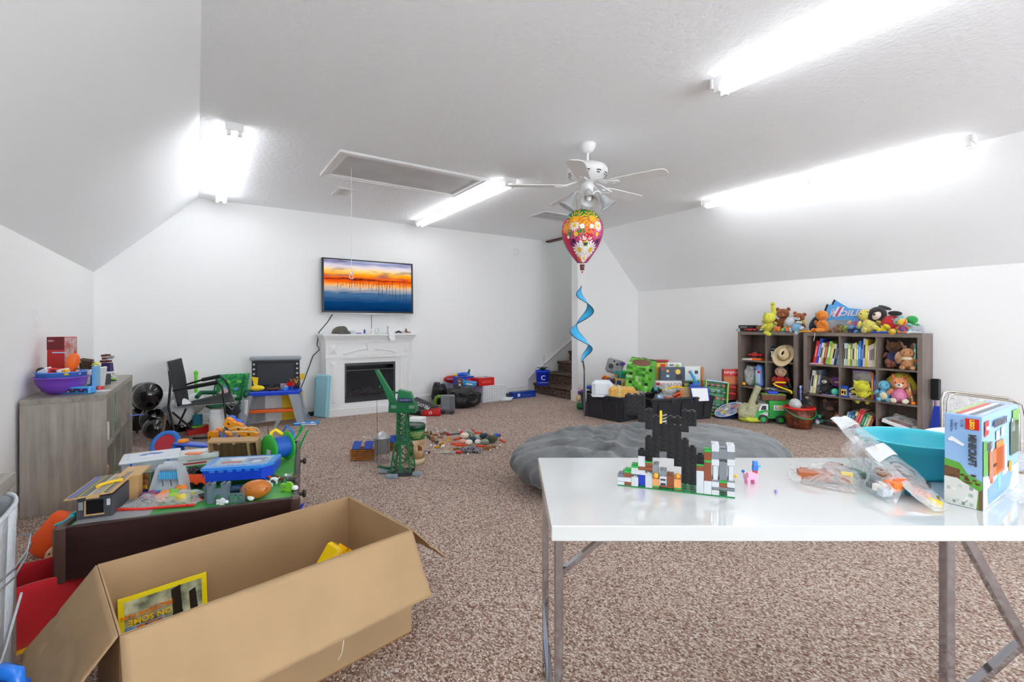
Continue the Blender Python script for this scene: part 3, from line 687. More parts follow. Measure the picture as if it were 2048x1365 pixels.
# train play table
def traintable():
 z = .41
 P0 = PZ(122,1055, z); P1 = PZ(590,994, z); d = (P1 - P0); L = d.length; rz = math.atan2(d.y, d.x)
 t = thing('play_table', 'dark brown play table with green board top, covered in toys', 'table', (P0.x, P0.y, 0), rz)
 W = L; Dp = 1.16
 ESP = wood('espresso', (32,18,16), (62,38,32), 'x', 1.2,.35)
 obj('apron', MB().rb(0, W, -.012,.012,.2, z, .004), ESP, t, label='long dark front board'); obj('apron', MB().rb(0, W, Dp - .012, Dp + .012,.2, z, .004), ESP, t)
 for x in (0, W): obj('apron', MB().rb(x - .012, x + .012,0, Dp, .2, z, .004), ESP, t)
 obj('corner_post', MB().rb(-.022,.02,-.02,.02,.19, z + .006,.01), pl((84,62,56), .3), t); obj('corner_post', MB().rb(W - .02, W + .022,-.02,.02,.19, z + .006,.01), pl((84,62,56), .3), t)
 GRN = mat('green_board', (30,140,66), .5, var=(4.5,.2, (96,176,74)))
 bd = obj('board', MB().box(.012, W - .012,.012, Dp - .012, z - .022, z - .012), GRN, t)
 GY = pl((150,156,160), .5)
 obj('road_print', MB().box(.02,.27,.014,.75, z - .0119, z - .0112), GY, bd)
 for x, y in ((.07,.08), (W - .07,.08), (.07, Dp - .08), (W - .07, Dp - .08)): obj('leg', MB().rb(x - .035, x + .035, y - .035, y + .035,0,.39,.005), ESP, t)
 for y in (.26,.9): obj('knob', MB().cyl((W + .012, y, .335), (W + .03, y, .335), .009).lathe([(0,0), (.018,0), (.021,.008), (.018,.016), (0,.018)], 14, M=TR(W + .03, y, .335, ry=PI / 2)), pl((60,50,48), .3), t)
 return t, P0, rz, W, Dp
ttb, TP0, TRZ, TW, TD = traintable()
BZ = .41 - .011
TT = lambda u, v, z=0: PZ(u, v, BZ + z)
# ================================================================ small builders shared by the toys
RED = pl((205,28,30)); BLU = pl((28,70,205)); YEL = pl((250,205,25)); GRE = pl((40,170,70)); ORA = pl((245,110,25)); WHT = pl((236,238,240)); TEAL = pl((30,170,175))
LBL = pl((90,175,235)); PUR = pl((120,70,180)); PNK = pl((240,160,190)); GRY = pl((150,155,160)); BRN = pl((120,72,40)); TAN = pl((205,165,110), .5); LIME = pl((130,205,60)); SKIN = pl((238,190,150))
def carton(name, label, cat, p, dim, col, rz=RV, prints=(), texts=(), lid=None, group=None, rot=None, side=None):
 """box-shaped thing: body, printed panels (face, x, z, w, h, colour) and lettering"""
 W, D, H = dim; t = thing(name, label, cat, p, rz, group, rot=rot)
 obj('body', MB().rb(-W / 2, W / 2,-D / 2, D / 2,0, H, min(.003, H * .1)), col, t)
 if lid: obj('lid', MB().rb(-W / 2 - .004, W / 2 + .004,-D / 2 - .004, D / 2 + .004, H - lid[0], H + .002,.003), lid[1], t)
 for (fc, x, z, w, h, c) in prints:
  e = .0012 if lid is None else .0056
  if fc == 'f': m = MB().box(x - w / 2, x + w / 2,-D / 2 - e, -D / 2 - e + .0008, z - h / 2, z + h / 2)
  elif fc == 't': m = MB().box(x - w / 2, x + w / 2, z - h / 2, z + h / 2, H + e * .6 + .001, H + e * .6 + .0018)
  elif fc == 'l': m = MB().box(-W / 2 - e, -W / 2 - e + .0008, x - w / 2, x + w / 2, z - h / 2, z + h / 2)
  else: m = MB().box(W / 2 + e - .0008, W / 2 + e, x - w / 2, x + w / 2, z - h / 2, z + h / 2)
  obj('print', m, c, t)
 for (fc, s, x, z, size, c) in texts:
  if fc == 'f': text(s, size, c, t, (x, -D / 2 - .0036, z))
  elif fc == 't': text(s, size, c, t, (x, z, H + .005), (0,0,0))
  elif fc == 'l': text(s, size, c, t, (-W / 2 - .0036, x, z), (PI / 2,0,-PI / 2))
 return t
def fig(name, label, cat, p, h, cols, rz=RV, rot=None, group=None, hat=None):
 """small standing figure"""
 c1, c2, c3 = cols; t = thing(name, label, cat, p, rz, group, rot=rot); s = h
 for x in (-.11,.11): obj('leg', MB().cb((x * s, 0,.17 * s), (.16 * s, .18 * s, .34 * s), b=.02 * s), c1, t)
 obj('torso', MB().add([(-.25 * s, -.1 * s, .34 * s), (.25 * s, -.1 * s, .34 * s), (.25 * s, .1 * s, .34 * s), (-.25 * s, .1 * s, .34 * s), (-.18 * s, -.09 * s, .68 * s), (.18 * s, -.09 * s, .68 * s), (.18 * s, .09 * s, .68 * s), (-.18 * s, .09 * s, .68 * s)], [(3,2,1,0), (4,5,6,7), (0,1,5,4), (1,2,6,5), (2,3,7,6), (3,0,4,7)]), c2, t)
 for q in (-1,1): obj('arm', MB().tube([(q * .2 * s, 0,.63 * s), (q * .3 * s, -.03 * s, .52 * s), (q * .3 * s, -.12 * s, .42 * s)], .055 * s, 6), c2, t)
 obj('head', MB().lathe([(0,.68 * s), (.11 * s, .69 * s), (.14 * s, .74 * s), (.14 * s, .88 * s), (.11 * s, .94 * s), (0,.96 * s)], 12), c3, t)
 if hat: obj('hat', MB().lathe([(0,1.05 * s), (.13 * s, 1.0 * s), (.155 * s, .9 * s), (.15 * s, .86 * s), (0,.86 * s)], 12), hat, t)
 return t
def plush(label, p, s, col, belly=None, ear='round', rz=RV, rot=None, pose='sit', muzzle=None, legs=None, tail=None, eye=True, cheek=None, group=None, headc=None, earc=None, name='plush_toy', shirt=None, collar=None, snout=0):
 """generic soft animal, s = height of the seated toy"""
 f = fz(col); t = thing(name, label, 'soft toy', p, rz, group, rot=rot); L = fz(legs) if legs else f
 bz = .27 * s
 obj('body', MB().ell((0,0, bz), (.24 * s, .21 * s, .28 * s), 16), fz(shirt) if shirt else f, t)
 if belly: obj('belly', MB().ell((0,-.07 * s, bz - .01 * s), (.18 * s, .155 * s, .22 * s), 14), fz(belly), t)
 if collar: obj('collar', MB().ell((0,-.03 * s, .47 * s), (.24 * s, .22 * s, .1 * s), 14), fz(collar), t)
 hd = obj('head', MB().ell((0,-.02 * s, .7 * s), (.25 * s, .22 * s, .215 * s), 18), fz(headc) if headc else f, t)
 if muzzle: obj('muzzle', MB().ell((0,-(.19 + snout * .4) * s, .64 * s), (.12 * s, (.09 + snout) * s, .085 * s), 12), fz(muzzle), hd); obj('nose', MB().ell((0,-(.28 + snout * 1.4) * s, .67 * s), (.035 * s, .025 * s, .025 * s), 8), BLK, hd)
 if eye:
  for q in (-1,1): obj('eye', MB().ell((q * .1 * s, -.205 * s, .73 * s), (.028 * s, .02 * s, .034 * s), 8), BLK, hd)
 if cheek:
  for q in (-1,1): obj('cheek', MB().ell((q * .17 * s, -.165 * s, .65 * s), (.04 * s, .025 * s, .035 * s), 8), fz(cheek), hd)
 E = fz(earc) if earc else f
 for q in (-1,1):
  m = MB()
  if ear == 'round': m.ell((q * .2 * s, .0,.88 * s), (.085 * s, .04 * s, .085 * s), 10)
  elif ear == 'long': m.ell((q * .16 * s, .02 * s, 1.02 * s), (.05 * s, .03 * s, .2 * s), 10, R=Matrix.Rotation(q * .35,4, 'Y'))
  elif ear == 'flop': m.ell((q * .27 * s, .0,.68 * s), (.05 * s, .07 * s, .16 * s), 10, R=Matrix.Rotation(-q * .25,4, 'Y'))
  elif ear == 'point': m.cyl((q * .15 * s, 0,.84 * s), (q * .21 * s, 0,1.04 * s), .075 * s, .008 * s, 10)
  else: continue
  obj('ear', m, E, hd)
 for q in (-1,1):
  if pose == 'sit':
   obj('arm', MB().ell((q * .27 * s, -.09 * s, .38 * s), (.07 * s, .075 * s, .16 * s), 10, R=Matrix.Rotation(-q * .6,4, 'Y') @ Matrix.Rotation(.5,4, 'X')), f, t)
   obj('leg', MB().ell((q * .17 * s, -.22 * s, .09 * s), (.095 * s, .19 * s, .09 * s), 10, R=Matrix.Rotation(-q * .3,4, 'Z')), L, t)
  else:
   obj('arm', MB().ell((q * .3 * s, -.02 * s, .42 * s), (.18 * s, .07 * s, .07 * s), 10, R=Matrix.Rotation(q * .4,4, 'Y')), f, t)
   obj('leg', MB().ell((q * .14 * s, -.02 * s, .04 * s), (.09 * s, .1 * s, .17 * s), 10), L, t)
 if tail: obj('tail', MB().ell((tail[0] * s, .24 * s, tail[1] * s), (.08 * s, .2 * s, .08 * s), 10, R=Matrix.Rotation(-.5,4, 'X') @ Matrix.Rotation(tail[2], 4, 'Z')), fz(tail[3]), t)
 return t
def lump(rx, ry, rz, seed, amp=.12, n=22, fr=3.0):
 """crumpled ellipsoidal sack resting on z=0"""
 rr = random.Random(seed); ph = [rr.uniform(0,6.28) for _ in range(6)]
 def fn(u, v):
  th = 2 * PI * u; p = -PI / 2 + PI * v; c = abs(math.cos(p)) ** .7; s_ = math.copysign(abs(math.sin(p)) ** .85, math.sin(p))
  k = 1 + amp * (math.sin(fr * th + ph[0] + 2 * p) * .5 + .4 * math.sin(2 * fr * th + ph[1] - 3 * p) + .35 * math.sin(7 * p + ph[2] + th)) * (c ** .5)
  return (rx * c * math.cos(th) * k, ry * c * math.sin(th) * k, max(0, rz + rz * s_ * (k if s_ > 0 else 1)))
 return MB().grid(fn, n * 2, n)
def car(name, label, p, s, col, rz=RV, group=None, wheel=BLK, roof=None):
 t = thing(name, label, 'toy car', p, rz, group)
 obj('body', MB().rb(-s / 2, s / 2,-s * .22, s * .22, s * .09, s * .27, s * .03), col, t)
 obj('cabin', MB().add([(-.25 * s, -.19 * s, .27 * s), (.22 * s, -.19 * s, .27 * s), (.22 * s, .19 * s, .27 * s), (-.25 * s, .19 * s, .27 * s), (-.13 * s, -.15 * s, .42 * s), (.12 * s, -.15 * s, .42 * s), (.12 * s, .15 * s, .42 * s), (-.13 * s, .15 * s, .42 * s)], [(4,5,6,7), (0,1,5,4), (1,2,6,5), (2,3,7,6), (3,0,4,7)]), roof or DK, t)
 for x in (-.3,.3):
  for y in (-1,1): obj('wheel', MB().cyl((x * s, y * .2 * s, .1 * s), (x * s, y * .25 * s, .1 * s), .1 * s, n=12), wheel, t)
 return t
def tubebag(nm, label, p, dim, seed, fm, rz=RV, amp=.2, rot=None):
 t = thing(nm, label, 'bag', p, rz, rot=rot); obj('film', lump(dim[0] / 2, dim[1] / 2, dim[2] / 2, seed, amp, 18,4), fm, t); return t
CLEAR = film('clear_bag', dens=.16, bsc=26); MILKY = film('milky_bag', (235,240,244), .5,20); CLBOX = film('clear_box', (225,235,245), .35,6)
RT = TRZ - 0                                 # play table's own turn

# ---------------------------------------------------------------- toys on the play table
# toy station
p = TT(190,1036); GYT = pl((120,124,128), .5); SLATE = pl((72,74,82), .55)
t = thing('toy_station', 'grey toy railway station with sloping tan edged roof on play table corner', 'toy building', (p.x, p.y, BZ), TRZ); t.scale = (.95,1,.95)
p0 = 0
obj('building', MB().box(-.062,.062,0,.27,.001,.092), SLATE, t)
m = MB()
for i in range(16): m.box(-.062 + i * .0078,-.058 + i * .0078,-.004,0,.001,.035)
obj('siding', m, pl((90,90,100), .5), t, kind='stuff')
obj('doorway', MB().box(-.03,.03,-.006,-.001,.018,.078), BLK, t)
m = MB(); m.box(-.034,.034,-.009,-.003,.014,.02); m.box(-.034,-.029,-.009,-.003,.02,.08); obj('door_frame', m, TAN, t)
obj('window', MB().box(-.056,-.04,-.005,-.001,.04,.075), pl((150,152,155)), t); obj('window', MB().box(.042,.054,-.005,-.001,.05,.078), pl((210,210,210)), t)
rf = obj('roof', MB().add([(-.095,-.03,.095), (.07,-.03,.108), (.07,.285,.108), (-.095,.285,.095), (-.095,-.03,.101), (.07,-.03,.114), (.07,.285,.114), (-.095,.285,.101)], [(3,2,1,0), (4,5,6,7), (0,1,5,4), (1,2,6,5), (2,3,7,6), (3,0,4,7)]), TAN, t)
for i, (x, w_, c) in enumerate(((-.078,.018, (90,110,190)), (-.058,.012, (110,118,110)), (-.047,.004, (190,190,90)), (-.03,.024, (110,114,112)), (-.01,.01, (200,195,175)), (.012,.024, (155,158,160)), (.033,.008, (225,220,120)), (.05,.016, (130,132,134)))):
 obj('roof_print', MB().box(x - w_ / 2, x + w_ / 2,-.026,.28,0,.0012, M=TR(0,0,.1089, ry=-.0787)), pl(c, .5), rf)
m = MB()
for i in range(22): m.box(.034,.046,-.02 + i * .0135,-.014 + i * .0135,.1128,.1138)
obj('hazard_stripes', MB(), SLATE, rf) if 0 else obj('hazard_stripe', m, SLATE, rf, kind='stuff')
obj('chimney_block', MB().rb(-.02,.025,-.036,-.026,.094,.106,.002), TAN, t)
q = Vector((p.x, p.y, BZ + .1085)) + Matrix.Rotation(TRZ, 3, 'Z') @ Vector((.005,.1,0))
solo('yellow_spanner', 'bent yellow plastic strip lying on the toy station roof', 'toy', MB().tube([(-.012,-.05,.006), (-.01,-.035,.008), (0,-.005,.005), (.03,.015,.006), (.055,.02,.006)], [.008,.006,.007,.006,.008], 8), YEL, q, TRZ)
p = TT(250,1000); t = thing('toy_shed', 'tan toy wooden shed open at end behind the toy station', 'toy building', (p.x, p.y, BZ), TRZ)
m = MB(); m.box(-.03,.05,0,.005,0,.1); m.box(-.03,.05,.16,.165,0,.1); m.box(.045,.05,.005,.16,0,.1); m.box(-.035,.055,-.006,.17,.1,.108); obj('walls', m, TAN, t)
for i in range(6): obj('plank', MB().box(-.0305,-.025,.006,.159,.003 + i * .016,.017 + i * .016), pl((176,150,100), .6), t)
p = TT(140,1042); solo('teal_spoon', 'small teal plastic scoop in front corner of play table', 'toy', MB().ell((0,.03,.012), (.013,.022,.011), 10).tube([(0,.01,.012), (-.01,-.02,.008), (-.02,-.035,.006)], .004,6).tube([(-.02 + .011 * math.cos(a), -.046 + .011 * math.sin(a), .005) for a in [k * PI / 6 for k in range(12)]], .003,5, closed=True), TEAL, (p.x, p.y, BZ), TRZ)
# slider bag with play dough shapes
p = TT(312,1012); t = thing('zip_bag', 'clear slider bag with red zip holding orange, purple and green dough on play table', 'bag', (p.x, p.y, BZ), RV)
zb = TT(232,1022), TT(388,1014)
def loc_(t, w): M = Matrix.Translation(t.location) @ Matrix.Rotation(t.rotation_euler.z, 4, 'Z'); return M.inverted() @ Vector(w)
a, b = loc_(t, zb[0]), loc_(t, zb[1])
def fn(u, v):
 x = a.x + (b.x - a.x) * u; e = a.lerp(b, u)
 hgt = .062 * math.sin(PI * min(1, max(0, u * 1.05))) ** .6 * math.sin(PI * v) ** .7 * (.75 + .25 * math.sin(7 * u + 3 * v))
 return (e.x * (1 - .12 * v) + .02 * v, e.y + .16 * v, .004 + hgt + .004 * math.sin(25 * u + 8 * v))
obj('film', MB().grid(fn, 40,22), CLEAR, t)
obj('zip_strip', MB().tube([a + Vector((0,-.003,.006)), a.lerp(b, .35) + Vector((0,-.006,.003)), a.lerp(b, .7) + Vector((0,-.002,.006)), b + Vector((0,0,.008))], [.006,.007,.006,.007], 6), pl((235,55,40)), t)
obj('zip_slider', MB().cb(tuple(a.lerp(b, .93) + Vector((0,-.004,.009))), (.016,.012,.012), b=.003), RED, t)
for i, (u, v, c) in enumerate(((290,1000, (120,60,110)), (303,996, (150,70,120)), (322,1002, (240,140,70)), (332,994, (245,150,90)), (350,1000, (160,200,60)), (362,1003, (225,205,60)), (345,992, (130,190,80)), (363,984, (245,140,60)))):
 w_ = loc_(t, TT(u, v + 4)); obj('dough_lump', lump(.024,.022,.017, i, .25,8).__class__().add(*(lambda L: (L.v, L.f))(lump(.026,.022,.018, i, .25,8)), sm=True, M=Matrix.Translation((w_.x, w_.y, .004))), mat('dough_%d' % i, c, .6), t)
# car wash toy
p = TT(338,985); t = thing('toy_car_wash', 'grey toy car wash arch with blue rollers standing on play table', 'toy building', (p.x, p.y, BZ), RV + .1); t.scale = (.84,.84,.84)
LG = pl((176,184,190)); LGB = pl((80,175,225))
for q in (-1,1): obj('pillar', MB().add([(q * .085 - .011,-.03,0), (q * .085 + .011,-.03,0), (q * .085 + .011,.06,0), (q * .085 - .011,.06,0), (q * .055 - .01,-.01,.14), (q * .055 + .01,-.01,.14), (q * .055 + .01,.04,.14), (q * .055 - .01,.04,.14)], [(3,2,1,0), (4,5,6,7), (0,1,5,4), (1,2,6,5), (2,3,7,6), (3,0,4,7)]), LG, t)
obj('arch', MB().cyl((-.06,.015,.135), (.06,.015,.135), .02, n=14).cyl((-.028,.015,.145), (.028,.015,.145), .028, n=16), LG, t)
for i in range(9): obj('roller', MB().cyl((-.048 + i * .012,0,.075), (-.05 + i * .0125,0,.118), .0062, n=8), LGB, t)
obj('ramp', MB().add([(-.075,-.05,.004), (.075,-.05,.004), (.06,.04,.07), (-.06,.04,.07)], [(0,1,2,3)]), LG, t, solid=.004)
obj('blue_panel', MB().cb((0,-.045,.018), (.13,.012,.024), b=.004), LGB, t)
for x in (-.025,.02): obj('lever', MB().cyl((x, -.01,.03), (x - .012,.0,.07), .002, n=5), DK, t)
# clear storage container
def container(label, p, W, D, H, lidc, rz, contents, latch=None, printc=None):
 t = thing('storage_container', label, 'container', p, rz)
 m = MB(); m.box(-W / 2, W / 2,-D / 2,-D / 2 + .003,0, H, taper=0); m.box(-W / 2, W / 2, D / 2 - .003, D / 2,0, H); m.box(-W / 2,-W / 2 + .003,-D / 2, D / 2,0, H); m.box(W / 2 - .003, W / 2,-D / 2, D / 2,0, H); m.box(-W / 2, W / 2,-D / 2, D / 2,0,.003)
 obj('body', m, CLBOX, t); obj('lid', MB().rb(-W / 2 - .012, W / 2 + .012,-D / 2 - .012, D / 2 + .012, H - .004, H + .012,.006).rb(-W / 2 + .02, W / 2 - .02,-D / 2 + .02, D / 2 - .02, H + .01, H + .017,.004), lidc, t)
 if latch: obj('latch', MB().tube([(-W * .33,-D / 2 - .014, H), (-W * .33,-D / 2 - .016, H - .04), (-W * .3,-D / 2 - .016, H - .05), (W * .3,-D / 2 - .016, H - .05), (W * .33,-D / 2 - .016, H - .04), (W * .33,-D / 2 - .014, H)], .0045,6), latch, t)
 if printc:
  m = MB(); rr = random.Random(4)
  for k in range(3):
   cx_ = -.03 + .03 * k; m.prism([(cx_ + .02 * math.cos(a_) + .004 * math.sin(3 * a_), .018 * math.sin(a_) + .012 * (k % 2)) for a_ in [q * PI / 8 for q in range(16)]], H + .0172, H + .018)
  obj('print', m, printc, t)
 rr = random.Random(2)
 for i, c in enumerate(contents): obj('content', MB().rb(-.025,.025,-.02,.02,0,.03,.006, M=TR(-W * .38 + W * .76 * (i + .5) / len(contents), rr.uniform(-D * .25, D * .2), .005, rz=rr.uniform(-1,1))), c, t)
 return t
p = TT(303,946); container('clear storage box with frosted lid and blue handle on play table', (p.x, p.y, BZ), .235,.18,.085, mat('frosted_lid', (214,222,228), .3), TRZ + .18, [RED, BRN, YEL, GRY], BLU, pl((70,110,205)))
p = TT(288,984); carton('toy_set_box', 'clear fronted box of red and yellow toys beside car wash', 'box', (p.x, p.y, BZ), (.1,.05,.1), pl((74,92,70)), RV, [('f', 0,.052,.088,.085, mat('toy_print', (150,100,60), .3, var=(45,.4, (80,60,50)))), ('f', -.02,.06,.03,.035, RED), ('f', .025,.03,.022,.02, YEL), ('f', .0,.015,.08,.018, BLU), ('f', .02,.075,.03,.02, BRN)])
# blue wheel and bench, blue ball
p = TT(331,905); t = thing('toy_drum', 'blue rimmed toy drum with red centre at back of play table', 'toy', (p.x, p.y, BZ + .05), RV, rot=(PI / 2 - .55,0, RV))
obj('rim', MB().lathe([(.062,-.015), (.085,-.015), (.09,0), (.085,.015), (.062,.015), (.06,0), (.062,-.015)], 28, close=False), pl((30,110,200)), t); obj('centre', MB().cyl((0,0,-.012), (0,0,.008), .062, n=24), pl((180,25,45)), t)
p = TT(385,915); t = thing('toy_bench', 'blue plastic plank on legs with orange knob behind clear storage box', 'toy', (p.x, p.y, BZ), RV - .25)
obj('plank', MB().rb(-.12,.14,-.035,.035,.07,.086,.006), pl((34,84,205)), t); obj('leg', MB().rb(-.11,-.09,-.03,.03,0,.07,.004), BLU, t); obj('leg', MB().rb(.09,.11,-.03,.03,0,.07,.004), BLU, t)
obj('knob', MB().lathe([(0,0), (.028,0), (.03,.008), (.026,.018), (0,.02)], 12, c=(-.07,0,.086)), pl((245,140,25)), t)
p = TT(357,932); t = thing('blue_elephant', 'rounded blue plastic animal toy beside white game box', 'toy', (p.x, p.y, BZ), RV); obj('body', MB().ell((0,0,.035), (.038,.03,.035), 14), pl((30,120,195)), t); obj('foot', MB().ell((.035,0,.012), (.03,.02,.014), 10), pl((30,120,195)), t)
p = TT(398,930); carton('game_box', 'white lidded game box with green and red striped layers on play table', 'box', (p.x, p.y, BZ), (.19,.14,.075), WHT, TRZ + .12, [('f', 0,.012,.18,.010, pl((60,140,70))), ('f', -.02,.03,.12,.008, pl((190,60,60))), ('f', .02,.045,.14,.006, GRY), ('t', 0,0,.12,.08, pl((225,228,230)))], lid=(.025, pl((226,230,232))))
# orange wagon
p = TT(397,972); t = thing('toy_wagon', 'orange toy railway wagon loaded with black coal', 'toy', (p.x, p.y, BZ), RV - .05)
m = MB(); m.box(-.065,.065,-.045,-.04,.02,.07); m.box(-.065,.065,.04,.045,.02,.07); m.box(-.065,-.06,-.04,.04,.02,.07); m.box(.06,.065,-.04,.04,.02,.085); m.box(-.06,.06,-.04,.04,.02,.025); obj('tub', m, pl((238,80,30)), t)
for x in (-.045,.0,.045):
 for y in (-1,1): obj('wheel', MB().cyl((x, y * .036,.016), (x, y * .05,.016), .016, n=12), BLK, t)
m = MB(); rr = random.Random(1)
for i in range(26): m.ell((rr.uniform(-.055,.02), rr.uniform(-.035,.035), .06 + rr.uniform(0,.02)), .011,6)
obj('coal_load', m, BLK, t, kind='stuff')
p = TT(388,940,.0); solo('orange_plate', 'small flat orange plate resting above black coal', 'toy', MB().rb(-.04,.04,-.02,.02,0,.006,.002), pl((250,130,60)), (p.x, p.y, BZ + .088), RV + .1)
p = TT(440,955); solo('yellow_dome', 'yellow dome shaped toy piece behind orange wagon', 'toy', MB().ell((0,0,.03), (.034,.03,.045), 12), pl((240,180,30)), (p.x, p.y, BZ), RV)
# brown crate leaning
p = TT(478,925); t = thing('toy_crate', 'brown toy barn floor tray propped on edge behind blue case', 'toy', (p.x, p.y, BZ), RV + .1, rot=(.28,0, RV + .12))
BT = pl((178,142,100), .55); W = .125
obj('panel', MB().box(-W, W, 0,.006,0,.15), pl((98,70,50), .6), t)
for i in range(7): obj('plank', MB().box(-W + .01 + i * .036,-W + .04 + i * .036,-.003,0,.01,.145), pl((110,82,60), .6), t)
obj('frame', MB().box(-W - .008, W + .008,-.045,.006,.15,.16).box(-W - .008,-W, -.045,.006,0,.15).box(W, W + .008,-.045,.006,0,.15), BT, t)
for x in (-.08,.0,.08): obj('peg', MB().cyl((x, -.012,.14), (x, -.03,.14), .008, n=8), pl((215,185,140)), t)
obj('strut', MB().box(.075,.085,-.045,-.035,.04,.15), BT, t)
q = Vector(p) + Vector((0,0,.194)); solo('toy_arch', 'cream plastic railing with two arches lying on brown toy tray', 'toy', MB().tube([(-.09,0,0), (-.08,0,.02), (-.04,0,.03), (0,0,.02), (.04,0,.03), (.08,0,.02), (.09,0,0), (0,0,.004)], .004,6, closed=True), pl((225,200,150)), (p.x + .03, p.y + .04, BZ + .165), RV, )
# blue case
c_ = [TT(420,966), TT(516,962), TT(557,940)]
p = (TT(420,968,.035) + TT(556,935,.035)) / 2; p = TT(487,950,.03)
t = thing('toy_case', 'large blue plastic carry case with light blue picture lid on play table', 'case', (p.x, p.y, BZ + .032), RV + .22)
W, D = .15,.095
obj('body', MB().add([(-W, -D, 0), (W * .75,-D, 0), (W, -D * .55,0), (W, D, 0), (-W, D, 0), (-W - .004,-D - .004,.055), (W * .75,-D - .004,.055), (W + .004,-D * .55,.055), (W + .004, D, .055), (-W - .004, D, .055)], [(4,3,2,1,0), (5,6,7,8,9), (0,1,6,5), (1,2,7,6), (2,3,8,7), (3,4,9,8), (4,0,5,9)]), pl((30,70,215), .25), t)
obj('lid', MB().prism([(-W - .008,-D - .01), (W * .75,-D - .01), (W + .008,-D * .55), (W + .008, D), (-W - .008, D)], .056,.07), pl((52,140,232), .25), t)
m = MB(); [m.box(x, x + .022,-D - .014,-D - .008,.046,.058) for x in (-.12,-.08,-.04,.0,.04,.08)]; obj('hinge', m, pl((46,120,228), .3), t)
for x, y, w_, h_, c, nm in ((0,.0,.26,.15, (150,190,220), 'picture_print'), (-.05,-.02,.09,.03, (190,60,60), 'red_print'), (.06,.01,.08,.06, (110,130,190), 'blue_print'), (.02,.05,.2,.02, (215,225,235), 'cloud_print')):
 obj(nm, MB().box(x - w_ / 2, x + w_ / 2, y - h_ / 2, y + h_ / 2,.0702,.0708 + (.0004 if nm != 'picture_print' else 0)), mat('case_' + nm, c, .3, var=(60,.25)), t)
obj('disc_print', MB().cyl((-.03,.03,.0705), (-.03,.03,.0716), .035, n=20).cyl((.07,-.02,.0705), (.07,-.02,.0716), .022, n=16), pl((205,212,220)), t)
for x in (-.12,.12):
 for y in (-.07,.07): obj('foot', MB().cyl((x, y, -.032), (x, y, 0), .01, n=8), BLU, t)
# hose reel
p = TT(556,925); t = thing('hose_reel', 'blue and green toy hose reel with yellow handle on play table', 'toy', (p.x, p.y, BZ), RV + .98); t.scale = (.82,) * 3
r0 = .105
obj('drum', MB().cyl((-.06,0, r0), (.06,0, r0), .075, n=24), pl((24,92,190)), t)
for x in (-.07,.06): obj('flange', MB().lathe([(.06,0), (.1,0), (.105,.006), (.1,.012), (.06,.012), (.06,0)], 28, M=TR(x, 0, r0, ry=PI / 2), close=False).cyl((x + .002,0, r0), (x + .008,0, r0), .062, n=24), pl((46,178,60)), t)
obj('label_print', MB().cb((-.0735,-.01, r0 - .02), (.002,.05,.04)), pl((205,210,214)), t)
obj('handle', MB().tube([(-.05,0, r0 + .07), (-.05,0, r0 + .115), (-.02,0, r0 + .13), (.03,0, r0 + .09)], .013,8), pl((244,208,20)), t)
# cluster of garden toys behind reel
p = TT(592,905); t = thing('toy_trolley', 'green toy hand trolley with looped handles at far end of play table', 'toy', (p.x, p.y, BZ), RV)
obj('frame', MB().tube([(-.03,.0,.01), (-.02,0,.06), (.035,0,.14), (.05,0,.165), (.04,0,.168), (.02,0,.13)], .007,6).tube([(.0,.05,.01), (.02,.05,.06), (.055,.05,.13)], .006,6), pl((40,160,75)), t); obj('wheel', MB().cyl((-.03,-.01,.02), (-.03,.01,.02), .02, n=12), BLK, t)
p = TT(545,905); solo('toy_trowel', 'silver and green toy trowel leaning behind hose reel', 'toy', MB().xz([(-.006,0), (.004,0), (.012,.10), (.0,.13), (-.01,.10)], -.003,.003).tube([(0,0,.0), (-.01,0,-.03)], .008,6), GRY, (p.x, p.y, BZ + .12), RV, rot=(.2,.5, RV))
p = TT(538,900); solo('toy_shears', 'dark green toy shears poking up behind hose reel', 'toy', MB().xz([(-.005,0), (.006,0), (.002,.13)], -.003,.003).ell((0,0,-.01), (.02,.012,.02), 8), pl((60,90,80)), (p.x - .01, p.y, BZ + .03), RV, rot=(.1,.1, RV))
p = TT(575,900); t = thing('watering_can', 'small green and blue toy watering can behind hose reel', 'toy', (p.x, p.y + .03, BZ), RV); obj('body', MB().lathe([(0,0), (.04,0), (.045,.08), (.03,.1), (0,.1)], 16), pl((46,170,96)), t); obj('handle', MB().tube([(-.03,0,.1), (0,0,.15), (.04,0,.11), (.045,0,.03)], .008,6), pl((30,120,210)), t)
p = TT(531,912); solo('red_block', 'small red block beside brown toy tray', 'toy block', MB().rb(-.012,.012,-.012,.012,0,.03,.002), RED, (p.x, p.y, BZ), RV)
# potato-shaped body
p = TT(512,998); t = thing('brown_egg_toy', 'glossy brown egg shaped toy with slot lying on play table', 'toy', (p.x, p.y, BZ), RV + .1)
obj('body', MB().ell((0,0,.043), (.068,.045,.043), 24, R=Matrix.Rotation(-.12,4, 'Y')), pl((196,116,44), .3), t)
obj('slot', MB().tube([(.052,-.028,.045), (.058,-.02,.058)], .003,5), pl((96,50,16)), t); obj('mouth_piece', MB().ell((-.008,-.036,.017), (.016,.008,.013), 12, R=Matrix.Rotation(.5,4, 'Y')), WHT, t)
obj('peg_hole', MB().ell((-.03,-.036,.058), (.004,.003,.003), 8).ell((-.01,-.041,.063), (.004,.003,.003), 8), BRN, t)
